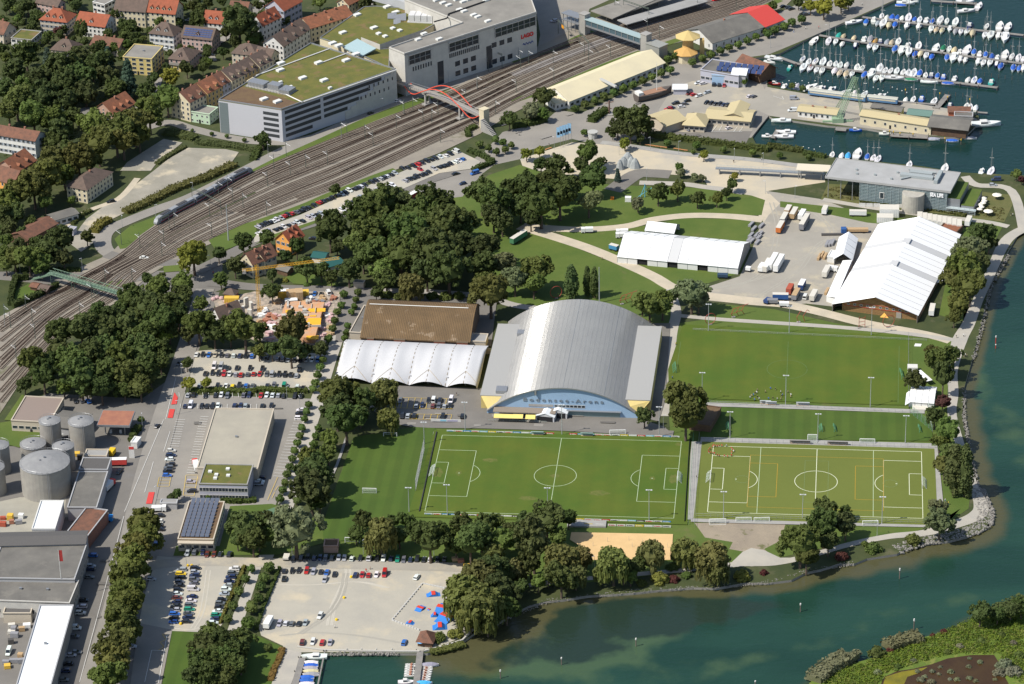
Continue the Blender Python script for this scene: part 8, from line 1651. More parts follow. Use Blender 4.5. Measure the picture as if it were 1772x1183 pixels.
def motor_parts(L_,W):
 c=MB();c.loft([[(x,-w_,.8),(x,-w_*.82,.8+h),(x,w_*.82,.8+h),(x,w_,.8)]for x,w_,h in((-L_*.2,W*.36,1.3),(L_*.02,W*.36,1.3),(L_*.16,W*.3,.5),(L_*.34,W*.12,.2))]);c.box(-L_*.44,-W*.32,.8,-L_*.22,W*.32,.95,1)
 g=MB();g.box(-L_*.19,-W*.365,1.35,L_*.03,W*.365,1.85);g.slab([(L_*.03,-W*.25,2.02),(L_*.13,-W*.25,1.45),(L_*.13,W*.25,1.45),(L_*.03,W*.25,2.02)],.08);return c.mesh('cabin',[BCAB,DECKB]),g.mesh('window',BGL)
def cover_part(L_,W):
 c=MB();c.loft([[(x,-w_,.85),(x,-w_*.5,.95+h*.7),(x,0,.95+h),(x,w_*.5,.95+h*.7),(x,w_,.85)]for x,w_,h in((-L_*.48,W*.38,.3),(-L_*.2,W*.52,.8),(L_*.1,W*.5,.8),(L_*.34,W*.33,.4),(L_*.48,W*.06,.1))]);return c.mesh('cover',TARP)
BM={}
for k,(L_,W,H)in{'s':(7.4,2.5,.95),'S':(9.6,3.1,1.15),'m':(6.8,2.5,1.0),'M':(10.5,3.6,1.3),'c':(6.6,2.4,.9)}.items():
 BM[k]=dict(L=L_,hull=hullm(L_,W,H));
 if k in 'sS':BM[k]['sail']=sail_parts(L_,W)
 if k in 'mM':BM[k]['motor']=motor_parts(L_,W)
 BM[k]['cover']=cover_part(L_,W)
BC={'w':((.66,.66,.63),'white'),'b':((.02,.10,.42),'blue'),'n':((.02,.03,.09),'dark blue'),'e':((.50,.42,.27),'beige'),'g':((.30,.31,.33),'grey'),'t':((.03,.30,.26),'teal'),'v':((.02,.16,.08),'green'),'r':((.42,.04,.03),'red'),'o':((.45,.25,.05),'orange'),'l':((.05,.3,.55),'light blue')}
def boat(p,yw,typ,c,label,group=None,sc=1.0,hullc='w'):
 """typ s/S sailing boat, m/M motor boat, c covered boat, k bare mast with cover"""
 b=BM['s' if typ=='k' else typ];nm={'s':'sailing_boat','S':'sailing_boat','k':'sailing_boat','m':'motor_boat','M':'motor_boat','c':'covered_boat'}[typ]
 t=thing(nm,(p.x,p.y,WZ+.05),yw,label,{'s':'sailing boat','m':'motor boat','c':'covered boat'}[{'S':'s','M':'m','k':'s'}.get(typ,typ)],group)
 if sc!=1:t.scale=(sc,sc,sc)
 link('hull',b['hull'],t,color=jit(BC['w' if typ in 'sSmMk' or c in 'bgnlv' else c][0],.08)if not(typ=='m' and c in 'ntrb')else BC[c][0])
 if typ in 'sS':
  cc,ms,bo=b['sail'];link('coachroof',cc,t);link('mast',ms,t);link('boom_with_sail',bo,t,color=BC[c][0]if c!='w' else(.45,.45,.45))
 elif typ in 'mM':
  cc,g=b['motor'];link('cabin',cc,t);link('window',g,t)
 else:
  link('cover',b['cover'],t,color=jit(BC[c][0],.15))
  if typ=='k':link('mast',b['sail'][1],t)
 return t
TW_={'s':'sailing boat','S':'large sailing boat','m':'motor boat','M':'big motor cruiser','c':'covered boat','k':'covered sailing boat'}
def boats(place,rc,items,yw,group=None,spread=.08):
 L_=sorted([(float(a),float(b_),c)for a,b_,c in(i.split()for i in items.split(';'))]);n=len(L_)
 for i,(x,y,c)in enumerate(L_):
  p=T(rc,x,y,0);p.z=0;lab=(f"{BC[c[1]][1]} {TW_[c[0]]}, {ordn(i, n)} {place}")if n>1 else f"{BC[c[1]][1]} {TW_[c[0]]} {place}"
  boat(p,yw+uni(-spread,spread)+(PI if len(c)>2 and c[2]=='-' else 0),c[0],c[1],lab,group or('boats '+place),uni(1.02,1.28))
def jetty(rc,pts,wd,label):
 P=[T(rc,*p)for p in pts];o=P[0];t=thing('jetty',(o.x,o.y,0),0,label,'jetty');m=MB();m.strip([p-o for p in P],wd,.25,z0=0);
 m.build('deck',[PLANK],t);pm=MB();pm.cyl(0,0,-3,.9,.17,6);me=pm.mesh('pile',PILE);L_=0
 for a,b_ in zip(P[:-1],P[1:]):
  d=b_-a;n=int(d.length/9);u=Vector((-d.y,d.x,0)).normalized()
  for k in range(n+1):
   for s in(-1,1):q=a+d*(k/max(1,n))+u*s*(wd/2+.25)-o;link('pile',me,t,(q.x,q.y,0))
jetty(3,[(655,118),(1060,165),(1772,243)],2.2,'upper long jetty of the marina');jetty(3,[(358,243),(640,290),(1100,350),(1772,440)],2.2,'middle long jetty of the marina');jetty(3,[(75,392),(205,440),(700,500),(1590,605)],2.4,'lower long jetty of the marina')
jetty(3,[(1130,5),(1440,25),(1440,60)],2.5,'short jetty at the top edge of the marina');jetty(3,[(890,700),(1175,722)],1.8,'small jetty north of the pier hall');jetty(3,[(1165,750),(1245,655)],3,'sloping slipway beside the green boat shed');jetty(3,[(1450,775),(1520,780)],1.6,'short landing stage at the pier tip')
jetty(3,[(35,955),(75,895)],2.4,'short stage between the three south basin cruisers');jetty(3,[(850,930),(1110,945)],5,'plank quay with many piles along the pier hall')
jetty(3,[(470,890),(545,895)],4,'floating pontoon beside the crane')
YB=R(74)
boats('on the shore side of the upper jetty',3,'722 146 ew;0 0 0' if 0 else '682 145 cb;735 135 mw;790 105 sw;824 118 cw;862 113 cb;897 115 cb;930 120 cw;975 118 Sw;1017 128 cb;1052 130 sw;1098 138 mg;1140 140 kb;1195 133 Sw;1240 138 sw;1300 146 Sg;1398 172 mn;1515 175 sw;1605 180 Mw;1664 180 Mw',YB)
boats('on the open side of the upper jetty',3,'760 158 cg;797 162 Sw;838 172 ce;880 168 cb;962 175 mw;1045 180 mw;1130 197 sw;1165 204 ke;1205 208 ke;1260 195 mw;1297 213 cg;1335 215 sw;1377 215 sb;1416 226 ce;1500 240 sw;1540 242 Sg;1595 245 mw;1641 257 Mw',YB+PI)
boats('on the shore side of the middle jetty',3,'423 277 sw;492 242 ct;525 246 ce;598 257 ce;668 270 mw;711 263 cg;746 278 co;780 281 mn;826 286 cg;858 288 ce;905 282 sw;971 313 mw;1045 312 Sg;1165 328 Mw;1216 327 cv;1256 331 sw;1291 342 ce;1329 354 mw;1380 343 Mw;1427 353 kb;1465 370 mw;1507 370 kb;1550 386 cb;1588 393 mw;1641 377 Mw;1690 383 sw;1735 391 sw;1768 402 mw',YB)
boats('on the open side of the middle jetty',3,'470 285 sw;515 302 cw;606 312 mn;704 316 sb;744 327 sw;880 337 kb;925 347 Mw;975 358 Sg;1018 372 cb;1055 370 ce;1095 382 sw;1133 390 cb;1240 396 kb;1286 396 Mn;1331 405 mw;1366 413 me;1455 423 mw;1490 431 sw;1536 430 sw;1582 441 mn;1611 456 kb;1698 467 kb;1738 471 kb;1768 467 mw',YB+PI)
boats('on the shore side of the lower jetty',3,'245 402 sb;286 422 sw;333 420 sb;385 421 Sw;430 437 sw;471 436 sw;503 446 sw;548 443 cw;620 462 sw;655 467 sv;778 466 Sw;812 484 sw;851 484 sw;894 484 sw;938 494 sw;973 500 sw;1010 502 Sw;1052 500 kb;1092 514 sw;1134 517 mn;1175 517 kb;1216 528 mb;1293 540 mw;1386 546 cw;1429 549 sb;1468 555 cb;1547 566 mt',YB)
boats('on the pier side of the lower jetty',3,'245 466 Sw;293 470 sr;337 481 sw;375 488 sw;462 489 cw;498 503 ke;543 510 ke;583 507 sw;668 515 kb;717 507 Mw;747 540 sw;790 534 sw',YB+PI)
for x,y,c,lb,yy in((600,148,'Mw','long white motor boat at the quay end of the upper jetty',.35),(880,533,'Mw','white yacht lying along the lower jetty, left one',-.2),(995,545,'kv','dark green covered yacht lying along the lower jetty',-.2),(1118,560,'Sw','white yacht lying along the lower jetty, right one',-.2),(1252,571,'kb','bright blue covered yacht lying along the lower jetty',-.2),(155,462,'mt','teal motor boat at the bend of the lower jetty',1.2),(325,276,'Mn','dark hulled cabin boat at the start of the middle jetty',1.1),(45,398,'Mw','white cruiser near the quay corner, right one',-.5),(15,423,'me','beige boat near the quay corner, left one',-.5),(50,572,'mr','red boat beside the round quay',-.3),
 (922,32,'cb','blue covered boat at the top quay, left one',-.15),(955,15,'Mw','white boat at the top quay, middle one',-.15),(1005,5,'mw','white boat at the top quay, right one',-.15),(1375,70,'Mw','white cruiser below the top jetty',.2),(1461,38,'Mw','red and white work boat at the end of the top jetty',1.2),(1365,6,'Mw','white yacht above the top jetty',-.1)):boat(T(3,x,y).xy.to_3d(),yy,c[0],c[1],lb)
boats('moored north of the blue carriages',3,'118 592 mw;202 590 cw;235 598 cg;298 598 Mw;343 604 sw;376 606 mg;445 615 mw;530 640 Sw;600 640 cw;670 646 sw;745 665 mn;785 662 mw',.9,spread=.3)
boats('at the small jetty north of the pier hall',3,'955 685 cw;1008 681 sw;1065 681 mb;1152 696 sg',YB);boats('near the brick red sheds of the pier',3,'1262 722 mn;1375 728 sw;1402 733 sw;1438 741 cw',YB)
p=T(3,1510,855);t=boat(p.xy.to_3d(),0.05,'M','w','big white and green excursion boat moored at the pier tip',sc=1.5)
for x,y,c,lb in((95,828,'Mw','white speed boat alone in the south basin'),(128,908,'Mw','white cruiser in the south basin, upper of two'),(112,938,'Mw','white open boat in the south basin, lower of two'),(610,893,'mb','white boat with blue cover beside the floating pontoon'),(815,918,'mw','small white boat by the plank quay'),(1150,955,'cg','grey boat with blue cover below the plank quay'),(1278,966,'cb','white boat with blue cover below the canopy'),(1403,948,'cg','grey rowing boat off the pier tip'),(5,935,'mw','white boat cut by the basin stage')):boat(T(3,x,y).xy.to_3d(),-.1 if c!='Mw' else PI-.1,c[0],c[1],lb)
boats('moored behind the aquarium roof',3,'447 1064 sw;512 1070 cw;557 1072 cl;622 1063 Mw;690 1076 kb;731 1084 sw;765 1094 sw;980 1135 sw;1225 1163 Sw;1545 1178 Sw;1480 1180 mw',YB)
for i,(x,y)in enumerate(((1722,1060),(1712,1180))):
 pass
pm=MB();pm.cyl(0,0,-3,2.2,.14,6);pme=pm.mesh('mooring_post',PILE);spots=[]
for k in range(26):spots+=[(600+k*45,195+k*4.6+18,'between the upper and middle jetty')]
for k in range(28):spots+=[(420+k*47,370+k*6.5-8,'between the middle and lower jetty')]
for k in range(24):spots+=[(300+k*50,540+k*5.5,'off the lower jetty')]
cn={}
for x,y,s in spots:cn[s]=cn.get(s,0)+1
ct={}
for x,y,s in spots:
 i=ct.get(s,0);ct[s]=i+1;p=T(3,x,y);link('mooring_post',pme,None,(p.x,p.y,WZ),label=f'dark mooring post, {ordn(i, cn[s])} in the line {s}',cat='post',group='mooring posts in the marina')
ym=mat('post_yellow',(.7,.45,.03))
for i,(x,y)in enumerate(((843,925),(870,930),(915,940),(1005,945),(1225,975),(1337,985),(1243,690),(953,640),(1190,665),(1397,705))):
 p=T(3,x,y);t=thing('yellow_topped_post',(p.x,p.y,WZ),0,f'post with yellow top, {ordn(sorted([843,870,915,1005,1225,1337,1243,953,1190,1397]).index(x), 10)} around the pier','post','yellow topped posts around the pier');m=MB();m.cyl(0,0,-2,2.6,.22,6);m.build('post',[PILE],t);m=MB();m.cyl(0,0,2.6,3.4,.26,6);m.build('cap',[ym],t)
for i,(rc,x,y,h,red)in enumerate(((32,342,1033,3.4,0),(32,856,906,3.8,0),(32,1680,1181,2.5,0),(33,228,668,4,0),(33,913,440,5,0),(33,1012,790,5,0),(31,1688,1128,4,0),(13,1577,1175,4,1),(23,1577,28,2.2,1))):
 lb=('white topped marker post, leftmost off the willow shore','white topped marker post in the middle of the dark weed','white topped marker post at the bottom photo edge','white topped marker post south of the bare patch','thin pale marker pole nearest the rubble tip','thin pale marker pole nearest the island','white marker post right of the pedal boats','red and white marker post off the beer tent','small red marker off the small tents')[i]
 p=T(rc,x,y);t=thing('marker_post',(p.x,p.y,WZ),0,lb,'post');m=MB();m.cyl(0,0,-2,h*.8,.2,6);m.build('post',[mat('post_red',(.4,.04,.03))if red else mat('post_brown',(.15,.12,.10))],t);m=MB();m.cyl(0,0,h*.8,h,.3,6);m.build('cap',[WHITE],t)
r_=random.Random(5)
bm_=MB();bm_.lathe([(.01,-.1),(.3,.05),(.28,.3),(.01,.42)],7);bme=bm_.mesh('mooring_buoy',mat('buoy_white',(.72,.72,.68),var=0))
bys=[(3,20+k*38,1000+(k%3)*9)for k in range(10)]+[(3,600+k*33,590+(k%4)*12)for k in range(14)]+[(3,60+k*45,545+(k%2)*14)for k in range(9)]
for i,(rc,x,y)in enumerate(sorted(bys,key=lambda q:q[1])):p=T(rc,x,y);link('mooring_buoy',bme,None,(p.x,p.y,WZ),label=f'small pale mooring buoy, {ordn(i, len(bys))} around the pier basins',cat='buoy',group='buoys around the pier')
jetty(31,[(320,1005),(265,1200)],2.6,'grey walkway beside the covered rowing boats');jetty(31,[(475,960),(425,1200)],.6,'thin outer boom of the little marina');jetty(31,[(1135,955),(1105,1200)],2.6,'wooden pier of the pedal boat hire')
for i,(x,y,c)in enumerate(((400,990,'Mw'),(373,1030,'cw'),(373,1050,'cb'),(370,1069,'cg'),(375,1090,'ce'),(378,1110,'cg'),(345,1132,'cb'),(340,1154,'cb'),(345,1178,'cw'))):boat(T(31,x,y).xy.to_3d(),PI-.05,c[0],c[1],f"{BC[c[1]][1]} {TW_[c[0]]}, {ordn(i, 9, ('topmost', 'lowest'), 'top')} in the little bottom marina",'boats in the little bottom marina')
def pedal(rc,x,y,yw,label):
 p=T(rc,x,y);t=thing('pedal_boat',(p.x,p.y,WZ),yw,label,'pedal boat','pedal boats at the hire pier');m=MB()
 for s in(-1,1):m.loft([[(x_,s*.62+y_,z)for y_,z in((-.3*k,0),(-.3*k,.5),(.3*k,.5),(.3*k,0))]for x_,k in((-2,.6),(-1.2,1),(1.4,1),(2.2,.3))])
 m.box(-1.4,-.6,.35,1.2,.6,.5);m.build('float',[WHITE],t);m=MB();m.box(-.7,-.55,.5,-.3,.55,1.1);m.box(-.3,-.55,.5,.2,.55,.7);m.build('seat',[mat('seat_rust',(.36,.16,.10))],t)
for k in range(5):pedal(31,1068-k*2,1040+k*17,PI,f"white pedal boat, {ordn(k, 5, ('topmost', 'lowest'), 'top')} on the left of the hire pier")
for k in range(6):pedal(31,1182-k*4,1063+k*17,0,f"white pedal boat, {ordn(k, 6, ('topmost', 'lowest'), 'top')} on the right of the hire pier")
boat(T(31,1205,1043).xy.to_3d(),0,'c','g','grey wooden rowing boat above the right pedal boats');boat(T(31,1040,1163).xy.to_3d(),0,'m','w','white open boat below the left pedal boats');boat(T(31,1160,1170).xy.to_3d(),0,'c','l','light blue boat at the bottom of the hire pier')
# floodlights, lamps
fm=MB();fm.beam((0,0,0),(0,0,1),(.2,.1),n=8);FP=fm.mesh('pole',mat('galvanised',(.38,.40,.40),rough=.5,metal=.2))
fl=MB();fl.box(-1.5,-.1,-.1,1.5,.1,.05)
for x in(-1.2,1.2):fl.box(x-.5,-.45,-.05,x+.5,.35,.35)
fl.box(-.35,-.6,.2,.35,0,.55);FL=fl.mesh('lamp_head',mat('flood_head',(.55,.56,.56),rough=.4))
def flood(p,h,label):
 t=thing('floodlight_mast',(p.x,p.y,0),-.1,label,'floodlight','floodlight masts around the pitches');link('pole',FP,t,scale=(1,1,h));link('lamp_head',FL,t,(0,0,h),scale=(.8,.7,.7))
for rc,x,y,h,lb in((990,774.4,892.5,15.1,'lower left floodlight of the main pitch'),(990,948,897,14.8,'floodlight before the main pitch centre, tree at its foot'),(990,1123.3,901,14.9,'lower right floodlight of the main pitch'),(990,1252.1,898.2,13.3,'lower left floodlight of the artificial pitch'),(990,1388.6,896.8,11.5,'lower middle floodlight of the artificial pitch'),(990,1526,906.7,13.1,'lower right floodlight of the artificial pitch'),
 (21,1445,608,14,'upper left floodlight of the main pitch'),(22,345,640,15,'upper middle floodlight of the main pitch beside the boards'),(22,1017,655,15,'upper right floodlight of the main pitch'),(22,1505,668,13.5,'left floodlight of the narrow training strip'),(23,347,683,13.5,'middle floodlight of the narrow training strip'),(23,952,700,13.8,'right floodlight of the narrow training strip'),
 (22,1313,415,15,'left floodlight below the upper pitch'),(23,125,435,15,'middle floodlight below the upper pitch'),(23,710,450,15,'right floodlight below the upper pitch'),(12,1357,1105,14,'left floodlight above the upper pitch'),(13,150,1118,14,'second floodlight above the upper pitch'),(13,717,1135,14.5,'floodlight before the beer tent gable'),(21,1163,705,11,'floodlight at the end of the ball net'),(21,1058,1175,12,'floodlight low on the training lawn')):flood(T(rc,x,y),h,lb)
p=T(12,604,910);t=thing('tall_pole',(p.x,p.y,0),0,'tall white pole behind the arena roof beside the columnar trees','pole');link('pole',FP,t,scale=(1.6,1.6,19));p=T(10,1578,480);t=thing('tall_pole',(p.x,p.y,0),0,'tall grey concrete pole at the rail car park corner','pole');link('pole',FP,t,scale=(1.8,1.8,20))
lh=MB();lh.box(-.1,-.1,0,1.3,.1,.12);LH=lh.mesh('lamp_head',mat('flood_head'))
lamps=[(1,865,760),(1,1330,570),(1,1018,790),(1,590,960),(1,1525,620),(1,1560,470),(1,85,1080),(0,1600,900),(0,435,985),(10,140,700),(10,845,390),(10,1335,165),(10,1075,320),(10,1455,670),(10,570,690),(10,35,1080),(20,1255,240),(20,1218,500),(20,985,590),(20,1085,1090),(21,215,400),(21,305,470),(30,1290,380),(31,250,290),(31,742,290),(31,1230,300),(32,1240,378),(32,570,400),(33,757,160),(2,740,1070),(2,955,1030),(2,1150,1060),(2,1535,1115),(2,1735,1140),(2,292,1030),(2,990,620),(3,20,330),(13,190,185),(12,1750,155),(12,930,70),(22,1045,600),(3,410,250),(23,1245,370),(23,1205,370)]
for i,(rc,x,y)in enumerate(sorted(lamps,key=lambda q:T(*q).x)):
 p=T(rc,x,y);t=thing('street_lamp',(p.x,p.y,0),i*1.3,f'thin grey street lamp, {ordn(i, len(lamps))} in the whole view','lamp','street lamps');link('pole',FP,t,scale=(.5,.5,7));link('lamp_head',LH,t,(0,0,7))
# goals, nets, boards, benches
GW=mat('goal_white',(.68,.68,.66),var=0);NET=mat('net',(.50,.56,.50),var=.1);GG=mat('goal_green',(.10,.26,.14),var=.1)
def goal(p,yw,w_,h,d,label,m=GW,netc=NET):
 t=thing('goal',(p.x,p.y,0),yw,label,'goal');b=MB();b.beam((0,-w_/2,0),(0,-w_/2,h),.13);b.beam((0,w_/2,0),(0,w_/2,h),.13);b.beam((0,-w_/2,h),(0,w_/2,h),.13);b.beam((-d,-w_/2,.1),(-d,w_/2,.1),.08)
 for s in(-1,1):b.beam((0,s*w_/2,h),(-d,s*w_/2,.1),.06)
 b.build('frame',[m],t);n=MB()
 for k in range(13):y=-w_/2+k*w_/12;n.beam((0,y,h),(-d*.5,y,h*.75),.035);n.beam((-d*.5,y,h*.75),(-d,y,.05),.035)
 for u in(0,.2,.4,.6,.8,1):x,z=-d*u,h*(1-.25*min(1,u*2)-.75*max(0,u*2-1));n.beam((x,-w_/2,z),(x,w_/2,z),.035)
 n.build('net',[netc],t)
yA,yB2=-.1041,-.1074
goal(PA(-52.9,0),yA,7.3,2.45,2.2,'left goal of the main pitch with green netting');goal(PA(52.9,0),yA+PI,7.3,2.45,2.2,'right goal of the main pitch with white netting');goal(PB(-45.3,0),yB2,7.3,2.45,2.2,'left goal of the artificial pitch');goal(PB(45.3,0),yB2+PI,7.3,2.45,2.2,'right goal of the artificial pitch')
goal(T(22,1130,190),0,7.3,2.4,1.6,'left green goal of the upper pitch',GG,GG);goal(T(23,920,235),PI,7.3,2.4,1.6,'right green goal of the upper pitch',GG,GG);goal(T(23,375,605),0,5,2,1.4,'left small green goal on the training strip',GG,GG);goal(T(23,458,605),PI,5,2,1.4,'second small green goal on the training strip',GG,GG);goal(T(23,1045,610),PI,5,2,1.4,'right small green goal on the training strip',GG,GG);goal(T(22,1495,590),0,5,2,1.4,'small green goal near the big rounded willow',GG,GG)
goal(T(21,927,655),-PI/2-.1,6,2.2,1.4,'white goal below the weeping willows');goal(T(21,785,1040),PI/2-.1,6,2.3,1.2,'white goal low on the training lawn');goal(T(31,665,208),-PI/2-.1,6,2.6,1,'caged goal behind the lakeside lot');goal(T(23,690,697),PI/2-.1,6.5,2.2,1.2,'white goal lying behind the artificial pitch path');goal(T(23,310,678),PI/2-.1,4,3,3,'training cage beside the middle floodlight')
goal(T(32,1420,75),PI/2,7,2.4,1,'spare goal on the path, left of three');goal(T(32,1600,60),PI/2,6.5,2,1,'spare goal on the path, middle of three');goal(T(32,1725,60),PI/2,6.5,2,1,'spare goal on the path, right of three');goal(T(33,710,85),PI/2,6.5,2.2,1,'spare goal on the path right of the trees');goal(T(22,730,635),PI/2,7,2.2,1,'spare goal lying behind the boards of the main pitch')
def ballnet(P,h,label,col=NET,step=3.,dens=.45):
 o=P[0];t=thing('ball_net',(o.x,o.y,0),0,label,'net');m=MB();n=MB()
 for a,b_ in zip(P[:-1],P[1:]):
  d=b_-a;L_=d.length;k=max(1,int(L_/step))
  for i in range(k+1):q=a+d*(i/k)-o;m.beam((q.x,q.y,0),(q.x,q.y,h),.09)
  q,r2=a-o,b_-o
  for j in range(int(h/dens)+1):z=min(h,j*dens);n.beam((q.x,q.y,z),(r2.x,r2.y,z),.028)
  kk=int(L_/(dens*2))
  for i in range(kk+1):v=a+d*(i/max(1,kk))-o;n.beam((v.x,v.y,0),(v.x,v.y,h),.022)
 m.build('post',[METAL],t);n.build('mesh',[col],t)
ballnet([T(21,1163,745),T(21,1103,1030)],6,'pale standing ball net beside the main pitch',mat('net_white',(.5,.5,.47)),5);ballnet(PX((1606,706+0),(1612,742)),4,'net at the right end of the training strip');ballnet([T(23,985,490),T(23,1140,620)],4.5,'slanting high net at the end of the training strip',GG)
def fence(P,h,label,step=3.,m=METAL):
 o=P[0];t=thing('pitch_fence',(o.x,o.y,0),0,label,'fence');a_=MB();r_=MB()
 for a,b_ in zip(P[:-1],P[1:]):
  d=b_-a;L_=d.length;k=max(1,int(L_/step));q,r2=a-o,b_-o;r_.beam((q.x,q.y,h),(r2.x,r2.y,h),.05);r_.beam((q.x,q.y,h*.5),(r2.x,r2.y,h*.5),.035)
  for i in range(k+1):v=a+d*(i/k)-o;a_.beam((v.x,v.y,0),(v.x,v.y,h),.05)
 a_.build('post',[m],t);r_.build('rail',[m],t)
fence([PB(-51,33),PB(51.5,32.5)],2.2,'mesh fence behind the top of the artificial pitch');fence([PB(-50,-33),PB(51.5,-33)],2.0,'rail fence below the artificial pitch');fence(TX(22,(1320,425),(1772,445))+[T(23,980,490)],1.6,'rail fence between upper pitch and path');fence([G(1572,582),G(1572,702)],2.5,'post fence at the right side of the upper pitch',8);fence(TX(12,(1100,1175),(1250,1100),(1772,1125))[1:]+[T(13,1100,1175)],1.2,'low rail along the top of the upper pitch',4);fence([PA(59.5,-38),PA(58,38)],2.4,'dark netting fence at the right end of the main pitch',4,GG);fence([PA(62,-40),PA(60.5,40)],1.8,'fence between the two lower pitches',4)
fence(TX(10,(0,700),(330,700),(560,690)),1.2,'dark railing along the street before the footbridge',4,DARK)
m=MB();o=PA(57.6,-36);e=PA(56.4,36);m.box(0,-.08,0,(e-o).length,.08,1.1);m.build('netting_wall',[mat('black_netting',(.02,.02,.022))],None,(o.x,o.y,0),yaw(o,e),label='low black netting strip right of the main pitch',cat='netting')
o=PA(-56,-34);e=PA(-56.5,36);m=MB();m.box(0,-.9,0,(e-o).length,-.5,.9,0);m.box(0,-.4,0,(e-o).length,.4,.3,1);m.build('stand_wall',[mat('stand_net_black',(.04,.04,.04)),CONC],None,(o.x,o.y,0),yaw(o,e),label='long low spectator step left of the main pitch',cat='wall')  # black net strip on the right of the concrete step
BCOL=[mat('board_white',(.66,.66,.63),var=.05),mat('board_yellow',(.66,.50,.04)),mat('board_blue',(.06,.25,.50)),mat('board_red',(.5,.05,.04)),mat('board_dark',(.05,.03,.04)),mat('board_sky',(.25,.50,.62))]
BME={}
def board_mesh(c,k):
 if(c,k)not in BME:
  m=MB();m.box(-1.75,-.05,.1,1.75,.05,1.0,0);m.box(-1.4,-.09,.35,-.9,-.05,.75,1);m.box(-.7,-.09,.4,1.3,-.05,.55,1);m.box(-.7,-.09,.62,.8,-.05,.72,1);m.box(-1.6,.05,0,-1.5,.5,.9,2);m.box(1.5,.05,0,1.6,.5,.9,2);BME[(c,k)]=m.mesh('advertising_board',[BCOL[c],BCOL[k],METAL])
 return BME[(c,k)]
CN=['white','yellow','blue','red','dark','sky blue']
def boards(P,Q,seq,place):
 d=(Q-P);L_=d.length;n=int(L_/3.6);yw=yaw(P,Q);r_=random.Random(len(place))
 for i in range(n):
  c=int(seq[i%len(seq)]);p=P+d*((i+.5)/n);k=r_.choice([2,3,4,0])if c==0 else 0
  link('advertising_board',board_mesh(c,k),None,(p.x,p.y,0),yw,label=f'{CN[c]} advertising board, {ordn(i, n)} {place}',cat='board',group='boards '+place)
boards(PA(-51.5,37.2),PA(25.5 if 0 else-3.5,37.2),'00205100200432','above the left half of the pitch');boards(PA(3,37.2),PA(52,37.2),'325000103502000','above the right half of the pitch');boards(PA(-53,-36),PA(-8,-36),'0022003500400020','below the left half of the pitch');boards(PA(8,-37),PA(52,-37),'410030054002','below the right half of the pitch')
boards(T(32,410,85),T(32,645,92),'01003','on the wall below the main pitch');boards(T(32,660,92),T(32,1100,103),'000100','on the grass below the main pitch')
m=MB();o=T(32,380,100);e=T(32,648,106);m.box(0,0,0,(e-o).length,5,.8);m.build('stand_platform',[CONC],None,(o.x,o.y,0),yaw(o,e),label='pale concrete spectator platform below the main pitch',cat='platform')
def dugout(p,yw,L_,label,roofm,open_=True):
 t=thing('dugout',(p.x,p.y,0),yw,label,'dugout');m=MB();m.loft([[(x,y,z)for y,z in((0,.2),(0,1.6),(-.5,2.1),(-1.3,2.2),(-1.3,2.1),(-.45,2.0),(-.1,1.5),(-.1,.2))]for x in(-L_/2,L_/2)]);m.build('shell',[roofm],t);m=MB();m.box(-L_/2+.2,-.7,.4,L_/2-.2,-.25,.5);m.build('bench',[SCOL['wood']],t)
dm=mat('dugout_clear',(.45,.47,.46),rough=.3)
dugout(T(22,1750,425),-.1,5,'silver dugout below the upper pitch, left one',dm);dugout(T(23,25,432),-.1,5,'silver dugout below the upper pitch, middle one',dm);dugout(T(23,245,437),-.1,6,'silver dugout below the upper pitch, right one',dm)
dugout(T(23,225,700),-.1,9,'long dugout of the artificial pitch, left one',mat('dugout_grey',(.22,.2,.18)));dugout(T(23,485,708),-.1,9,'long dugout of the artificial pitch, right one',mat('dugout_grey'));dugout(T(22,177,640),-.1,5.5,'glass team shelter above the main pitch, left one',mat('dugout_green',(.26,.36,.32)));dugout(T(22,517,648),-.1,5.5,'glass team shelter above the main pitch, right one',mat('dugout_green'))
for i,(x,y)in enumerate(((560,235),(660,205),(830,240),(900,215),(1075,245),(808,195))):p=T(32,x,y);t=thing('volleyball_post',(p.x,p.y,0),0,f'thin volleyball post, {ordn(sorted([560,660,830,900,1075,808]).index(x), 6)} on the sand','post','volleyball posts on the sand');link('pole',FP,t,scale=(.4,.4,2.6))
frame_tent('small_tent','white gabled tent beside the purple tree',23,(975,405),(1152,418),(1150,310),2.8,1.8,4);m=MB();P=[T(23,*k,z=2.6)for k in((950,435),(1000,405),(985,330),(960,350))];o=P[0]
m.slab([tuple(p-Vector((o.x,o.y,0)))for p in P],.1);m.build('tent_awning',[TENTM],None,(o.x,o.y,0),label='white awning sheet at the left of the small tents',cat='awning')
P=[T(23,*k,z=2.6)for k in((1010,200),(1060,190),(1140,260),(1100,270))];o=P[0];m=MB();m.slab([tuple(p-Vector((o.x,o.y,0)))for p in P],.1);m.build('tent_awning',[TENTM],None,(o.x,o.y,0),label='curved white sheet tent under the shore trees',cat='tent')
boxthing('food_stall','white and blue food stall at the pitch corner','stall',23,1002,178,4.5,3.6,2.6,-.1,WHITE,ribs=False,roofm=WHITE);boxthing('paved_box','flat grey box before the small gabled tent','box',23,1062,450,8,5,.6,-.1,SCOL['pale'],ribs=False)
p=T(23,1038,22);m=MB();m.slab([(-1.8,-.8,.1),(1.2,-1.2,.1),(2,.8,.4),(-1,1.4,.4)],.05);m.build('white_sheet',[WHITE],None,(p.x,p.y,0),label='crumpled white sheet lying on the shore grass',cat='sheet')
t,L_,D=house('club_hut','brown flat club hut behind the big rounded willow',22,(1225,580 if 0 else 560),(1370,580),18,3.4,0,'flat','wood','brownveg',0,cat='hut',chim=0)
bl,rd_=mat('ramp_blue',(.03,.17,.50),var=.06),mat('ramp_red',(.55,.05,.03),var=.06)
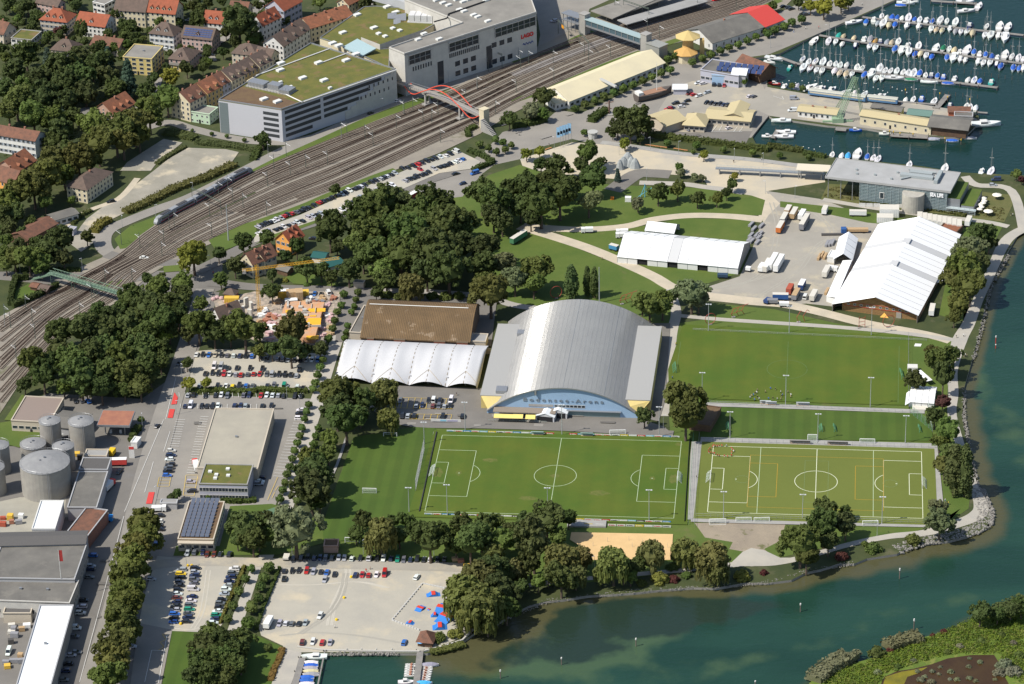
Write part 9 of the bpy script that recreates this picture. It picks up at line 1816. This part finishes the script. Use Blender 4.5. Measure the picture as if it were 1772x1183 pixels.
def skramp(x,y,w_,l,h,yw,label,two=True):
 w_*=.95;l*=.95;p=T(31,x,y);t=thing('skate_ramp',(p.x,p.y,0),yw,label,'ramp','skate ramps beside the willows');m=MB();m.loft([[(x_,y_,z)for y_,z in((-w_/2,0),(-w_/2,zz),(w_/2,zz),(w_/2,0))]for x_,zz in((-l/2,.04),(-l*.3,h*.3),(-l*.12,h),(l*.12,h),(l*.3,h*.3 if two else h),(l/2,.04 if two else h))]);m.build('ramp',[bl],t);m=MB();m.box(-l*.12,-w_/2-.05,h-.1,l*.12,w_/2+.05,h+.08);m.build('deck',[rd_],t)
skramp(1225,570,3,7,1.2,.1,'blue and red ramp at the top of the skate area');skramp(1135,665,3,6.5,.9,1.0,'blue funbox with red top on the left');skramp(1280,665,3.6,10,1.5,1.2,'long blue quarter pipe beside the willow');skramp(1320,730,6,12,1.7,.9,'widest blue ramp under the willow edge');skramp(1065,765,2,4.5,1,-.4,'small red and blue ramp at the lower left');skramp(1195,670,1,3,.4,1.,'tiny red rail box in the middle');skramp(1270,795,4,7,1.6,.05,'red topped steel ramp at the bottom');skramp(1235,715,2.2,4,1.4,0,'red topped stand beside the quarter pipe')
def ring(rc,pts,n,place,me,nm,cat):
 P=[T(rc,*p)for p in pts];Ls=[(b_-a).length for a,b_ in zip(P[:-1],P[1:])];tot=sum(Ls)
 for i in range(n):
  s=tot*(i+.5)/n;k=0
  while s>Ls[k]:s-=Ls[k];k+=1
  d=(P[k+1]-P[k])/Ls[k];q=P[k]+d*s;link(nm,me,None,(q.x,q.y,0),yaw(P[k],P[k+1]),label=f'pale concrete block, {ordn(i, n)} {place}',cat=cat,group='concrete blocks round the skate area')
m=MB();m.box(-.6,-.3,0,.6,.3,.6);m.box(-.55,-.25,.6,.55,.25,.64);BLK=m.mesh('concrete_block',mat('block_pale',(.46,.45,.42),var=.1))
ring(31,[(1150,492),(1305,525)],8,'along the top of the skate area',BLK,'concrete_block','block');ring(31,[(1150,492),(938,745)],15,'down the left side of the skate area',BLK,'concrete_block','block');ring(31,[(938,745),(1130,815)],10,'along the bottom of the skate area',BLK,'concrete_block','block')
house('kiosk','brown roofed timber kiosk by the boat hire pier',31,(1115,880),(1215,890),7,3,2.6,'hip','wood','rust',0,cat='kiosk',chim=0,ov=.7);p=T(31,1133,888,2.4);t=thing('parasol',(p.x,p.y,0),0,'light blue parasol before the brown kiosk','parasol');m=MB();m.lathe([(1.5,2.2),(.02,2.8)],8);m.build('canopy',[mat('parasol_blue',(.15,.4,.68))],t);m=MB();m.beam((0,0,0),(0,0,2.6),.05);m.build('pole',[METAL],t)
house('toilet_block','small brick block with white roof frame behind the lot',31,(467,232),(565,232),(572,185),3.2,0,'flat','beige','green',1,'q',0,0,'building',chim=0)if 0 else house('toilet_block','small brick block with white roof frame behind the lot',31,(467,232),(565,232),(572,185),3.2,0,'flat','salmon','brownveg',0,cat='building',chim=0)
for t_,(pts,lb)in enumerate(((((285,930),(475,955),(970,962),(1130,962)),'long pale sea wall along the lakeside lot'),(((1160,960),(1300,925),(1425,885),(1510,800)),'white topped sea wall under the willows'))):
 P=[T(31,*p)for p in pts];o=P[0];m=MB();m.strip([p-o for p in P],.7,.7,z0=-1.5);m.build('sea_wall',[mat('sea_wall_stone',(.44,.42,.37),var=.12)],None,(o.x,o.y,0),label=lb,cat='wall')
m=MB();m.cyl(0,0,-1.5,1.3,.35,8);me=m.mesh('quay_pillar',mat('sea_wall_stone'))
for i,x in enumerate((628,730,832,940)):p=T(31,x,955);link('quay_pillar',me,None,(p.x,p.y,0),label=f'stout stone pillar on the sea wall, {ordn(i, 4)}',cat='pillar',group='pillars on the sea wall')
m=MB();m.lathe([(.5,0),(.6,.4),(.5,.9),(.01,1.0)],8);YB_=m.mesh('yellow_marker',mat('marker_yellow',(.75,.5,.02)))
for i,(rc,x,y)in enumerate(((31,658,449),(31,608,592),(31,556,744),(30,1296,370),(30,1248,773),(30,1325,370))):p=T(rc,x,y);link('yellow_marker',YB_,None,(p.x,p.y,0),label=('yellow marker beside the second car group','yellow marker in the middle of the lakeside lot','yellow marker in the lower lakeside lot','yellow marker at the top of the small gravel lot','yellow marker at the bottom of the small gravel lot','second yellow marker at the top of the small gravel lot')[i],cat='marker')
p0=T(13,632,246);bt=thing('banner_fence',(p0.x,p0.y,0),-.13,'white banner fence below the aquarium wall, partly hidden','fence');m=MB();m.box(0,-.04,.2,3.3,.04,2.2);me=m.mesh('banner_panel',[WHITE])
for i in(0,1,2,5.2,6.2,7.2):link('banner_panel',me,bt,(i*3.6,0,0))
p=T(21,1208,552);m=MB();m.box(0,-.06,.5,13.5,.06,1.7);m.box(4.2,-.1,.7,7,-.06,1.5,1);m.box(7.4,-.1,.7,12,-.06,1.4,2);m.build('banner_board',[WHITE,BCOL[5],mat('board_lilac',(.36,.34,.46))],None,(p.x,p.y,0),-.1,label='long white banner board at the arena car park edge',cat='board')
p=T(20,912,800);m=MB();m.box(-.1,-1.2,0,.1,1.2,6,0);m.box(-.14,-1.1,4.4,.14,1.1,5.8,1);m.build('price_sign',[WHITE,REDP],None,(p.x,p.y,0),1.5,label='white and red upright sign at the fuel station exit',cat='sign')
# people
def person_mesh(nm,stride=.25,arm=.25):
 bm=bmesh_person(stride,arm);return bm
SKIN=mat('skin',(.45,.26,.18),var=0)
def pmesh(st,shirt,pants,arms=.2):
 m=MB()
 def ring(x,y,z,a,b_):return[(x+cos(t)*a,y+sin(t)*b_,z)for t in np.linspace(0,2*PI,7)[:-1]]
 for s in(-1,1):m.loft([ring(s*st*.9,s*.11,.02,.12,.06),ring(s*st*.7,s*.1,.12,.07,.07),ring(s*st*.35,s*.1,.5,.075,.075),ring(0,s*.09,.9,.11,.1)],1)
 m.loft([ring(0,0,.85,.14,.18),ring(0,0,1.1,.12,.17),ring(0,0,1.4,.13,.22),ring(0,0,1.5,.07,.09)],0)
 for s in(-1,1):m.loft([ring(0,s*.22,1.43,.06,.06),ring(-s*arms*.5,s*.27,1.15,.05,.05),ring(s*arms*.6,s*.28,.88,.035,.035)],0)
 m.loft([ring(0,0,1.48,.05,.05),ring(.01,0,1.56,.08,.07),ring(.01,0,1.66,.1,.08),ring(0,0,1.76,.06,.05)],2);return m.mesh('person',[shirt,pants,SKIN])
cl={k:mat('cloth_'+k,v,var=0)for k,v in{'red':(.55,.05,.04),'white':(.65,.65,.62),'dark':(.03,.03,.04),'blue':(.05,.15,.45),'yellow':(.65,.48,.05),'tan':(.4,.3,.2)}.items()}
PM={k:pmesh(.22,cl[k[0]],cl[k[1]])for k in(('red','white'),('red','dark'),('white','dark'),('blue','dark'),('yellow','blue'),('tan','dark'),('white','blue'),('dark','tan'),('yellow','dark'))}
def person(rc,x,y,k,label,group=None):p=T(rc,x,y,.9);return link('person',PM[k],None,(p.x,p.y,0),uni(0,6.28),label=label,cat='person',group=group,scale=(1.05,1.05,1.02))
ringp=[(1358,745),(1360,760),(1368,735),(1385,720),(1393,712),(1405,716),(1418,717),(1432,715),(1450,714),(1481,714),(1516,733),(1527,745),(1530,752),(1517,760),(1516,780),(1489,788),(1467,785),(1432,783),(1418,780),(1398,768),(1385,765),(1373,762)]
for i,(x,y)in enumerate(ringp):person(22,x,y,(('red','dark'),('red','white'),('red','dark'))[i%3]if i not in(9,12)else('white','dark'),f"player in {'white' if i in (9, 12) else 'red'} shirt, {ordn(i, len(ringp), ('first', 'last'), 'the left end clockwise')} in the ring",'players in the ring')
grp=[(22,1645,380),(22,1655,368),(22,1668,362),(22,1680,352),(22,1690,345),(22,1694,330),(22,1675,395),(22,1695,378),(22,1708,390),(22,1750,340),(23,22,318),(23,55,323),(23,92,342),(23,142,343),(23,105,362),(23,97,372),(23,162,362),(23,160,375),(23,8,388),(23,38,386),(23,68,390),(23,93,393)]
for i,(rc,x,y)in enumerate(grp):person(rc,x,y,(('white','dark'),('tan','dark'),('blue','dark'),('dark','tan'))[i%4],f'player training on the upper pitch, {ordn(i, len(grp))} near its lower edge','players on the upper pitch')
sing=[(31,545,785,('white','dark'),'person in white walking across the lakeside lot'),(31,788,380,('tan','dark'),'person between the two upper car rows'),(31,760,395,('red','dark'),'person beside the red car of the second group'),(31,918,412,('dark','tan'),'person standing behind the red van'),(12,622,602,('tan','dark'),'person walking on the dirt track'),(13,1305,1140,('dark','tan'),'left person on the shore path by the beer tent'),(13,1355,1130,('white','dark'),'right person on the shore path by the beer tent'),(13,1682,297,('dark','tan'),'left person on the path near the parasols'),(13,1695,298,('white','dark'),'right person on the path near the parasols'),
 (23,1368,85,('white','dark'),'person in white on the shore path above the shadow'),(23,1378,92,('tan','dark'),'second person on the shore path above the shadow'),(23,1358,90,('dark','tan'),'third person on the shore path above the shadow'),(23,1228,1090,('white','blue'),'left person sitting by the corner of the artificial pitch'),(23,1250,1110,('yellow','blue'),'right person sitting by the corner of the artificial pitch'),(22,1132,10,('yellow','dark'),'person in yellow at the edge of the upper pitch'),(22,1108,243,('blue','dark'),'person in blue beside the green goal'),(33,450,213,('white','blue'),'person resting under the olive tree shore'),(2,256,995,('dark','tan'),'person on the harbour square by the banners'),(2,50,925,('white','dark'),'person crossing the harbour square'),(2,1530,1112,('dark','tan'),'left person on the beige promenade'),(2,1725,1095,('white','dark'),'right person on the beige promenade'),(21,1385,355,('dark','tan'),'person beside the ice rink entrance'),(22,1275,925 if 0 else 928,('dark','dark')if 0 else('dark','tan'),'person on the footpath between the pitches'),(10,1472,700,('red','dark'),'person in red crossing the junction square'),(3,355,185,('red','dark'),'person in red on the quay'),(3,265,190,('white','dark'),'person in white on the quay left of the red one'),(3,605,65,('dark','tan'),'person on the quay near the upper jetty'),(3,655,25,('white','dark'),'person on the quay at the top edge'),(3,182,212,('white','blue'),'person beside the small clipped trees on the quay')]
for a in sing:person(*a)
r_=random.Random(9)
ylist=[(30,80,775,'pale'),(30,95,800,'steel'),(30,80,820,'pale'),(30,100,840,'steel'),(30,150,800,'wood'),(30,185,778,'white'),(30,75,885,'dark'),(30,40,1030,'steel'),(30,50,1058,'yel'),(30,95,1020,'steel'),(30,140,985,'wood'),(30,150,1020,'steel'),(30,20,35,'red'),(30,80,60,'brick'),(30,20,75,'red'),(30,130,60,'steel'),(30,145,20,'white'),(30,70,25,'yel'),(20,527,770,'yel'),(20,550,790,'dark'),(20,430,640,'white'),(20,450,660,'dark')]
cw={'pale':'pale','steel':'grey','wood':'wooden','white':'white','dark':'dark','yel':'yellow','red':'red','brick':'rust'}
seen={}
for rc,x,y,c in ylist:
 pl='in the lower factory yard' if(rc==30 and y>700)else('in the scrap yard above the factory' if rc==30 else 'beside the tall tank');seen[(c,pl)]=seen.get((c,pl),0)+1;k=seen[(c,pl)];n=sum(1 for q in ylist if q[3]==c and(('in the lower factory yard' if(q[0]==30 and q[2]>700)else('in the scrap yard above the factory' if q[0]==30 else 'beside the tall tank'))==pl))
 boxthing('crate',f"{cw[c]} crate {pl}"+(f", {('first', 'second', 'third', 'fourth', 'fifth')[k-1]} from the list top".replace(' from the list top',' from the top')if n>1 else ''),'crate',rc,x,y,r_.uniform(2,3.6),r_.uniform(1.4,2.4),r_.uniform(1.2,2.4),r_.uniform(-.2,.2),SCOL[c],'crates in the factory yards',ribs=False)
for i in range(8):p=T(30,60+(i%2)*34,770+i*11);
r_=random.Random(21);got=[];its=[]
for k in range(4000):
 if len(its)>=85:break
 x,y=r_.uniform(0,1880),r_.uniform(0,480);p=T(0,x,y)
 if x>1480 and y>290 or any((q-p).length<8.5 for q in got):continue
 ok=True
 for a,w_,L_,D in PLOTS:
  d=p-Vector((a.x,a.y,0));u=d.x*cos(w_)+d.y*sin(w_);v=-d.x*sin(w_)+d.y*cos(w_)
  if-3.5<u<L_+3.5 and-8<v<D+3:ok=False;break
 if ok:got.append(p);its.append((p,r_.uniform(.38,.66)))
V,F,b=[],[],0
for p,k in its:
 me=r_.choice(CR['b']);n=len(me.vertices);co=np.empty(n*3);me.vertices.foreach_get('co',co);a=r_.uniform(0,6.28);c,s_=cos(a)*k,sin(a)*k;co=co.reshape(-1,3)@np.array([[c,s_,0],[-s_,c,0],[0,0,k*1.05]])+np.array([p.x,p.y,0])
 V.append(co);F+=[[v+b for v in f.vertices]for f in me.polygons];b+=n
me=bpy.data.meshes.new('small_garden_trees');me.from_pydata(np.concatenate(V).tolist(),[],F);me.materials.append(LEAF);link('small_garden_trees',me,kind='stuff',color=(.066,.086,.026))
